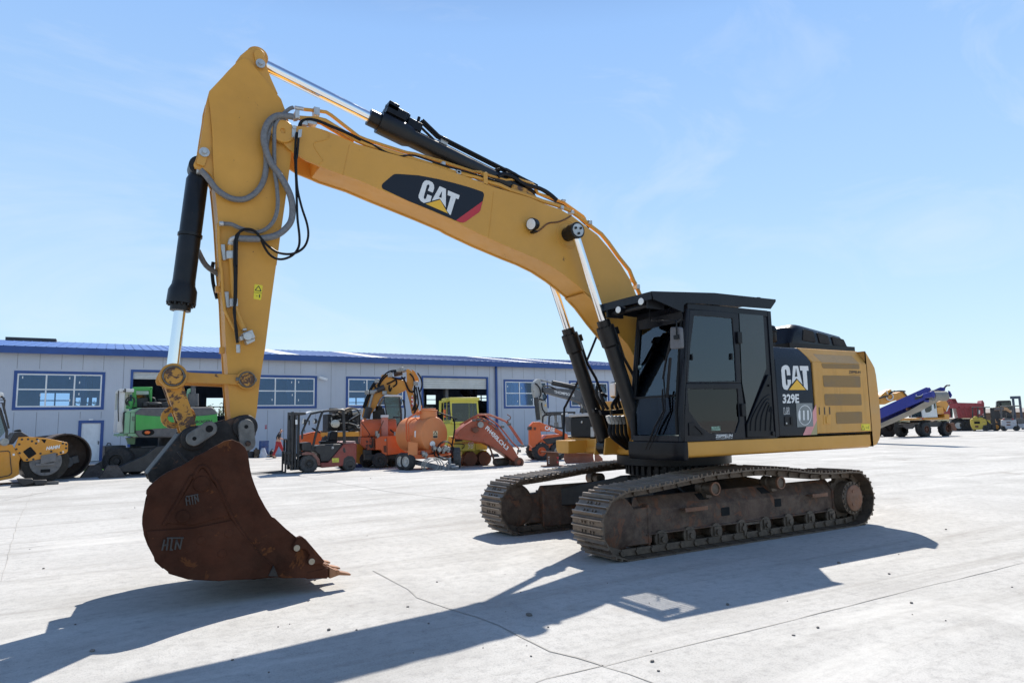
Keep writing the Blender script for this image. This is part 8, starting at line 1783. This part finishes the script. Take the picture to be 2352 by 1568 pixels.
c = fr.y(r3(870,1240), .05); wheel(t, (c[0], .15, .32), (0,-1,0), .32, .25, MTYRED, MBKM, .5); c = fr.y(r3(480,1240), .05); wheel(t, (c[0]+.1, .5, .30), (-1,-.3,0), .30, .25, MTYRED, MBKM, .5); c = fr.y(r3(1180,1220), .3); wheel(t, (c[0], .3, .40), (0,-1,0), .40, .28, MTYRE, MORNG, .6)
# ---- pale grey forklift
fr, t = place('grey_forklift', 'pale grey battered forklift with a tall mast at the right edge', 'forklift', r3(1600,1325), -62)
MGF = paint('battered_grey', (.42,.43,.46), .5, var=.2, chip=1, chipcol=(.20,.14,.10), chipscale=3.5, chipat=.62, dust=.25)
cw = part(fr, 'counterweight', [r3(*p) for p in [(1350,990),(1400,985),(1800,980),(1815,1170),(1720,1190),(1690,1270),(1480,1265),(1450,1185),(1350,1165)]], 0, 1.0, MGF, t, bevel=.05)
part(fr, 'top_band', [r3(*p) for p in [(1390,945),(1440,925),(1740,935),(1740,975),(1690,990),(1430,992)]], -.02, .9, MGRY, t, bevel=.03)
for px in (1412, 1690): part(fr, 'tail_lamp', [r3(px-25,950),r3(px+20,950),r3(px+20,980),r3(px-20,978)], -.04, -.021, MREDST, t, bevel=0)
for py in (1060, 1135): part(fr, 'worn_patch', [r3(1480,py),r3(1520,py-18),r3(1600,py-18),r3(1640,py),r3(1600,py+18),r3(1520,py+18)], -.008, -.001, MRST, cw, bevel=0)
part(fr, 'battery_side', [r3(*p) for p in [(1780,950),(2000,930),(2080,1060),(2080,1100),(1830,1105),(1810,970)]], .2, .9, MGRY, t, bevel=.03); part(fr, 'side_step', [r3(*p) for p in [(1830,1110),(2040,1100),(2080,1230),(1880,1240)]], .15, .9, MGF, t, bevel=.03)
mb = MB()
for px in (1355, 1700): a = fr.y(r3(px,940), .05); b = fr.y(r3(px-5,580), .05); mb.tube([a, b], .05); mb.tube([(a[0],.95,a[2]),(b[0],.95,b[2])], .05)
a = fr.y(r3(1340,575), .05); b = fr.y(r3(1930,560), .05)
for y in (.05,.95): mb.tube([(a[0],y,a[2]),(b[0],y,b[2])], .05)
for i in range(5): x = a[0]+(b[0]-a[0])*i/4; mb.tube([(x,.05,a[2]),(x,.95,a[2])], .03)
mb.build('overhead_guard', MGRY, t)
part(fr, 'driver_seat', [r3(1490,790),r3(1620,785),r3(1660,850),r3(1650,930),r3(1510,925)], .35, .8, MBKM, t, bevel=.05); tubes(fr, 'steering_wheel', [([r3(1640,810), r3(1680,770), r3(1715,780), r3(1715,820), r3(1660,830)], .4, .03, 3)], MGRY, t)
mb = MB(); 
for px in (1690, 1890): a = fr.y(r3(px,280), 1.2); b = fr.y(r3(px+40,1200), 1.2); w_ = fr.y(r3(px+75,280), 1.2)[0]-a[0]; mb.box(a[0]-w_/2, a[0]+w_/2, 1.2, 1.4, .1, a[2])
a = fr.y(r3(1605,300), 1.15); b = fr.y(r3(1925,300), 1.15); zt = fr.y(r3(1700,270), 1.15)[2]; zb = fr.y(r3(1700,350), 1.15)[2]; mb.box(a[0], b[0], 1.12, 1.2, zb, zt); mb.build('mast', paint('mast_blue', (.06,.075,.11), .5, var=.2), t, bevel=.01)
for px, xx in ((1430,1430), (1800,1800)): c = fr.y(r3(px,1240), .1); wheel(t, (c[0], .25, .30), (0,-1,0), .30, .25, MTYRED, MBKM, .5)
# ---- wheel loader with its engine hood raised
fr, t = place('wheel_loader', 'tan wheel loader with black cab and raised engine hood between the two forklifts', 'loader', r3(1220,1265), -62)
part(fr, 'cab', [r3(*p) for p in [(1205,430),(1235,405),(1600,395),(1640,420),(1660,620),(1655,700),(1170,640),(1200,560)]], .6, 2.0, MBKM, t, bevel=.03); part(fr, 'rear_window', [r3(*p) for p in [(1320,465),(1600,450),(1640,690),(1330,600)]], .56, .59, MDGL, t, bevel=0); part(fr, 'side_window', [r3(*p) for p in [(1230,480),(1280,480),(1285,600),(1235,600)]], .56, .59, MDGL, t, bevel=0)
part(fr, 'raised_hood', [r3(*p) for p in [(1070,620),(1110,610),(1440,600),(1520,610),(1680,760),(1600,770),(1480,700),(1110,700),(1080,690)]], .0, 1.8, paint('loader_tan', (.48,.27,.13), .5, var=.15, dust=.2), t, bevel=.02); part(fr, 'hood_panel', [r3(*p) for p in [(1130,620),(1420,615),(1420,690),(1115,695)]], -.03, -.002, MGRY, t, bevel=0)
part(fr, 'engine_bay', [r3(*p) for p in [(1085,702),(1480,702),(1590,775),(1590,960),(1120,950)]], .1, 1.7, MBKM, t); tubes(fr, 'gas_strut', [([r3(1290,710), r3(1330,890)], .05, .03, 0)], MSTL, t)
part(fr, 'rear_body', [r3(*p) for p in [(1110,960),(1560,950),(1560,1080),(1120,1085)]], .0, 1.8, MATS['loader_tan'], t, bevel=.03); part(fr, 'number_slot', [r3(*p) for p in [(1240,988),(1335,985),(1335,1015),(1240,1015)]], -.012, -.002, MRST, t, bevel=0)
for px in (1180, 1560): c = fr.y(r3(px,1150), .3); wheel(t, (c[0], .3, .62), (-.6,-1,0), .62, .5, MTYRE, MORNG, .5, 12)
mb = MB(); a = fr.y(r3(1150,1080),.4); b = fr.y(r3(1560,1080),.4); mb.box(a[0],b[0],.5,1.6,.45,a[2]); mb.build('chassis', MBKM, t)
# ---- far shed and green scrub on the horizon
p0 = Z((2352,964)); fr = Frame((118, 46, 0), R(-62)); t = thing('far_shed', 'long low brown shed on the horizon at the right edge', 'shed', fr.o, fr.a)
a = fr.y(r3(1950,930), 0)
xw0, xw1 = fr.y((2232,950),0)[0], fr.y((2460,950),0)[0]; zz_ = fr.y(r3(1990,750),0)[2]
mb = MB(); mb.box(xw0,xw1,0,8,0,zz_); mb.build('wall', paint('shed_brown', (.17,.10,.065), .8, var=.3, vscale=.4), t, smooth=0)
mb = MB(); mb.prismX([(-.4,zz_),(8.4,zz_),(4,zz_+.7)], xw0-.4, xw1+.4); mb.build('roof', paint('shed_roof', (.20,.17,.15), .7, var=.2, vscale=.4), t, smooth=0)

# ================================================================ person walking past the hall
zp = zf(880,1390,7.4625)
fr, t = place('person', 'person in black hooded jacket and red work trousers walking behind the forklift mast', 'person', b2(312,1326), 0)
def skin(name, chains, mat, parent, sub=2, root=0):
    vs, es, rs = [], [], []
    idx = {}
    for ch in chains:
        prev = None
        for key, p, r in ch:
            if key not in idx: idx[key] = len(vs); vs.append(tuple(p)); rs.append(r)
            if prev is not None: es.append((prev, idx[key]))
            prev = idx[key]
    me = bpy.data.meshes.new(name); me.from_pydata(vs, es, []); o = bpy.data.objects.new(name, me); COL.objects.link(o); o.parent = parent
    md = o.modifiers.new('skin', 'SKIN'); md.use_smooth_shade = True
    for i, r in enumerate(rs):
        s = me.skin_vertices[0].data[i]; s.radius = r if isinstance(r, tuple) else (r, r); s.use_root = (i == root)
    sb = o.modifiers.new('sub', 'SUBSURF'); sb.levels = sub; sb.render_levels = sub
    me.materials.append(mat); return o
K = lambda a, b, y=0: Vector(fr.y(zp(a,b), y))
def up0(v): v.z = max(v.z, .05); return v
MSKIN = paint('skin_tone', (.50,.27,.19), .5, var=.1); MHOOD = paint('black_cotton', (.012,.012,.014), .8, var=.2); MTROU = paint('red_cloth', (.36,.025,.03), .75, var=.25, vscale=5); MHAIR = paint('brown_hair', (.07,.045,.03), .7)
hip = K(248,440); ch_ = K(262,275); nk = K(296,212); hd = K(318,168)
body = skin('body', [[('hip',hip,(.15,.12)),('waist',K(250,380),(.14,.11)),('chest',ch_,(.17,.13)),('neck',nk,.055),('jaw',K(312,195),.075),('head',hd,(.095,.085)),('crown',K(316,140),(.07,.07))],
   [('hip',hip,.1),('lh',K(225,465,.08),.10),('lk',K(200,600,.09),.065),('la',K(118,790,.09),.045),('lt',K(190,828,.09),.035)],
   [('hip',hip,.1),('rh',K(275,465,-.08),.10),('rk',K(335,605,-.09),.065),('ra',K(405,735,-.09),.045),('rt',K(455,760,-.09),.035)],
   [('chest',ch_,.1),('rs',K(255,270,-.19),.065),('re',K(300,350,-.25),.045),('rw',K(385,390,-.24),.03),('rp',K(408,415,-.24),.034)],
   [('rp',K(408,415,-.24),.03),('f1',K(425,445,-.25),.011)],[('rp',K(408,415,-.24),.03),('f2',K(428,440,-.23),.010)],[('rp',K(408,415,-.24),.03),('f3',K(420,450,-.22),.010)],[('rp',K(408,415,-.24),.03),('f4',K(412,450,-.21),.009)],[('rp',K(408,415,-.24),.03),('th',K(425,415,-.21),.010)],
   [('chest',ch_,.1),('ls',K(270,270,.19),.065),('le',K(235,370,.25),.045),('lw',K(275,440,.24),.03),('lp',K(290,465,.24),.034)]], MSKIN, t)
skin('jacket', [[('a',K(248,405),(.165,.135)),('b',K(250,340),(.165,.14)),('c',ch_,(.19,.155)),('d',K(282,228),.10)], [('c',ch_,.1),('s',K(255,272,-.20),.085),('e',K(290,340,-.26),.068)], [('c',ch_,.1),('s2',K(270,272,.20),.085),('e2',K(235,365,.26),.065),('w2',K(270,432,.25),.05)], [('d',K(282,228),.1),('hood',K(250,212),(.085,.11))]], MHOOD, t)
skin('trousers', [[('w',K(248,415),(.165,.135)),('h',K(248,455),(.165,.135)),('l1',K(225,490,.09),.115),('l2',K(200,600,.10),.088),('l3',K(118,785,.10),.075)], [('h',K(248,455),.1),('r1',K(278,490,-.09),.115),('r2',K(335,605,-.10),.088),('r3',K(403,728,-.10),.075)]], MTROU, t)
skin('hair', [[('a',K(300,140),(.06,.07)),('b',K(318,128),(.07,.075)),('c',K(290,160),(.045,.07))]], MHAIR, t)
for nm, y, A in (('shoe',.10,((105,818),(150,822),(200,832))), ('shoe',-.10,((398,748),(430,765),(470,778)))):
    pts = [K(*a, y) for a in A]
    for q in pts: q.z = max(q.z, .045)
    skin(nm, [[('a',pts[0],.05),('b',pts[1],.048),('c',pts[2],.04)]], MBK, t)
# chest patch of the dungarees and face
mb = MB(); e = K(342,170,-.03); 
for y in (-.035,.035): mb.sphere((hd.x+.082, hd.y+y-.02, hd.z+.015), .014, n=8, mrows=5)
mb.build('eye', MBK, body); mb = MB(); mb.sphere((hd.x+.098, hd.y-.025, hd.z-.02), .02,.015,.025,8,6); mb.build('nose', MSKIN, body)

# ================================================================ trees beyond the hall, seen through its windows
MLEAF = paint('leaf_green', (.075,.125,.035), .7, var=.5, vscale=2); MBARK = paint('tree_bark', (.10,.075,.055), .9, var=.4)
tl = ['tall bushy tree beyond the hall seen through the left window', 'broad leafy tree beyond the hall behind the middle of the left window', 'young leafy tree beyond the hall seen through the first doorway']
for i, (u, v, yy_, wv, lab) in enumerate([(225,922,78,3.2,tl[1]), (155,935,80,2.6,tl[0]), (505,918,76,2.2,tl[2])]):
    b = Y((u, v), yy_); H = b.z; t = thing('tree', lab, 'tree', (b.x, yy_, 0), 0, 'trees beyond the hall')
    mb = MB(); mb.tube([(0,0,0),(.1,0,H*.35),(0,.1,H*.8)], [.16,.12,.04], n=8)
    for k in range(7): a = k*.9; mb.tube([(0.05,0,H*(.3+.05*k)),(wv*.5*math.cos(a),wv*.4*math.sin(a),H*(.5+.06*k))], [.06,.02], n=5)
    mb.build('trunk', MBARK, t)
    mb = MB(); random.seed(40+i); cl = [(random.uniform(-wv,wv)*.75, random.uniform(-wv,wv)*.6, H*random.uniform(.38,.9)) for k in range(16)]
    for k in range(1500):
        c = Vector(random.choice(cl)); q = c + Vector((random.gauss(0,.42), random.gauss(0,.42), random.gauss(0,.38)))
        a = Vector((random.uniform(-1,1), random.uniform(-1,1), random.uniform(-.6,1))).normalized()*random.uniform(.08,.16); b2_ = a.orthogonal().normalized()*random.uniform(.05,.09)
        mb.poly([q-a, q+b2_, q+a, q-b2_])
    mb.build('crown', MLEAF, t, smooth=0, fix=False)
# ---- low scrub and earth bank along the horizon on the right
mb = MB(); random.seed(21)
for i in range(520):
    a = R(random.uniform(-14, 36)); d = random.uniform(205, 235); c = Vector((CAMP.x+d*math.cos(a), CAMP.y+d*math.sin(a), 0)); h = random.uniform(.35, .95); w_ = random.uniform(1.2, 3.2)
    n = 7; lo_ = [c+Vector((w_*math.cos(t), w_*math.sin(t), 0)) for t in [2*PI*k/n for k in range(n)]]; mi_ = [c+Vector((w_*.8*math.cos(t), w_*.8*math.sin(t), h*random.uniform(.5,.9))) for t in [2*PI*k/n+.3 for k in range(n)]]; hi_ = [c+Vector((w_*.35*math.cos(t), w_*.35*math.sin(t), h*random.uniform(.85,1.1))) for t in [2*PI*k/n for k in range(n)]]
    mb.m = random.choice([0,0,1]); mb.loft([lo_, mi_, hi_])
tag(mb.build('scrub', [paint('dry_scrub', (.13,.12,.06), .9, var=.4, vscale=.4), paint('earth_bank', (.20,.14,.09), .9, var=.3, vscale=.3)], smooth=0), 'low dry scrub and earth along the far edge of the yard', 'scrub', kind='stuff')

# ---- dark vehicle inside the open hall door
fr = Frame((Y(b3(940,760),44).x, 44, 0), 0); t = thing('dark_vehicle', 'dark vehicle with a boxy cab parked inside the second hall doorway', 'vehicle', fr.o, 0)
part(fr, 'cab', [b3(*p) for p in [(862,655),(985,652),(1005,665),(1010,765),(1040,800),(1040,1000),(862,1000)]], 0, 2.2, MBKM, t, bevel=.05)
part(fr, 'cab_window', [b3(*p) for p in [(872,680),(935,678),(938,740),(872,742)]], -.02, -.005, MDGL, t, bevel=0); part(fr, 'cab_window', [b3(*p) for p in [(950,678),(985,676),(992,740),(952,742)]], -.02, -.005, MDGL, t, bevel=0)
for px in (900, 1010): c = fr.y(b3(px,1000), 0); wheel(t, (c[0], .2, .5), (0,-1,0), .5, .4)
fr = Frame((Y(b3(1500,600),47).x, 47, 0), 0); t = thing('hall_stair', 'dark sloping stair frame inside the second hall doorway', 'stair', fr.o, 0)
part(fr, 'stringer', [b3(*p) for p in [(1370,470),(1420,470),(1625,660),(1625,740),(1560,690)]], 0, 1.2, MBKM, t, bevel=0)
mb = MB(); a = fr.y(b3(1390,480), .5); b = fr.y(b3(1610,700), .5); mb.box(a[0]-.1,a[0]+.1,.1,.3,0,a[2]); mb.box(b[0]-.1,b[0]+.1,.1,.3,0,b[2]); mb.build('post', MBKM, t)
# ---------------------------------------------------------------- pieces that lie apart become parts of their own
SKIPW = ('letter','number','name','address','warning','stripe','sign','mark','mesh','outlined','seam','boards','trunk','crown','louvre','hair','body_mark','grille','wall','strip','stack','cable')
def explode(o, most=48, gap=.012):
    me = o.data; n = len(me.vertices); par = list(range(n))
    def find(i):
        while par[i] != i: par[i] = par[par[i]]; i = par[i]
        return i
    for e in me.edges:
        a, b = find(e.vertices[0]), find(e.vertices[1])
        if a != b: par[a] = b
    groups = {}
    for i in range(n): groups.setdefault(find(i), []).append(i)
    if len(groups) < 2 or len(groups) > 160: return
    G = list(groups.values()); bb = []
    for g in G:
        cs = [me.vertices[i].co for i in g]; bb.append(([min(c[k] for c in cs)-gap for k in range(3)], [max(c[k] for c in cs)+gap for k in range(3)]))
    p2 = list(range(len(G)))
    def f2(i):
        while p2[i] != i: p2[i] = p2[p2[i]]; i = p2[i]
        return i
    for i in range(len(G)):
        for j in range(i):
            if all(bb[i][0][k] <= bb[j][1][k] and bb[j][0][k] <= bb[i][1][k] for k in range(3)):
                a, b = f2(i), f2(j)
                if a != b: p2[a] = b
    cl = {}
    for i in range(len(G)): cl.setdefault(f2(i), []).extend(G[i])
    if len(cl) < 2 or len(cl) > most: return
    which = {}
    for k, (key, vs) in enumerate(cl.items()):
        for i in vs: which[i] = k
    vs_l = [[] for _ in cl]; mp = {}
    for v in me.vertices: k = which[v.index]; mp[v.index] = len(vs_l[k]); vs_l[k].append(tuple(v.co))
    fs_l = [[] for _ in cl]; mi_l = [[] for _ in cl]
    for p in me.polygons:
        k = which[p.vertices[0]]; fs_l[k].append([mp[i] for i in p.vertices]); mi_l[k].append(p.material_index)
    sm = me.polygons[0].use_smooth
    mats = list(me.materials); kids = list(o.children)
    big = max(range(len(cl)), key=lambda k: len(vs_l[k]))
    order = [big] + [k for k in range(len(cl)) if k != big]
    for q, k in enumerate(order):
        nm = bpy.data.meshes.new(me.name); nm.from_pydata(vs_l[k], [], fs_l[k])
        for m in mats: nm.materials.append(m)
        for p, i in zip(nm.polygons, mi_l[k]): p.material_index = i
        if sm: nm.shade_smooth(); nm.set_sharp_from_angle(angle=R(35))
        if q == 0: o.data = nm
        else:
            c = o.copy(); c.data = nm; COL.objects.link(c)
for o in list(COL.objects):
    if o.type != 'MESH' or o.parent is None or o.data.users > 1: continue
    nm = o.name.split('.')[0]
    if any(w in nm for w in SKIPW) or nm in ('track_shoe','crawler_track'): continue
    explode(o)
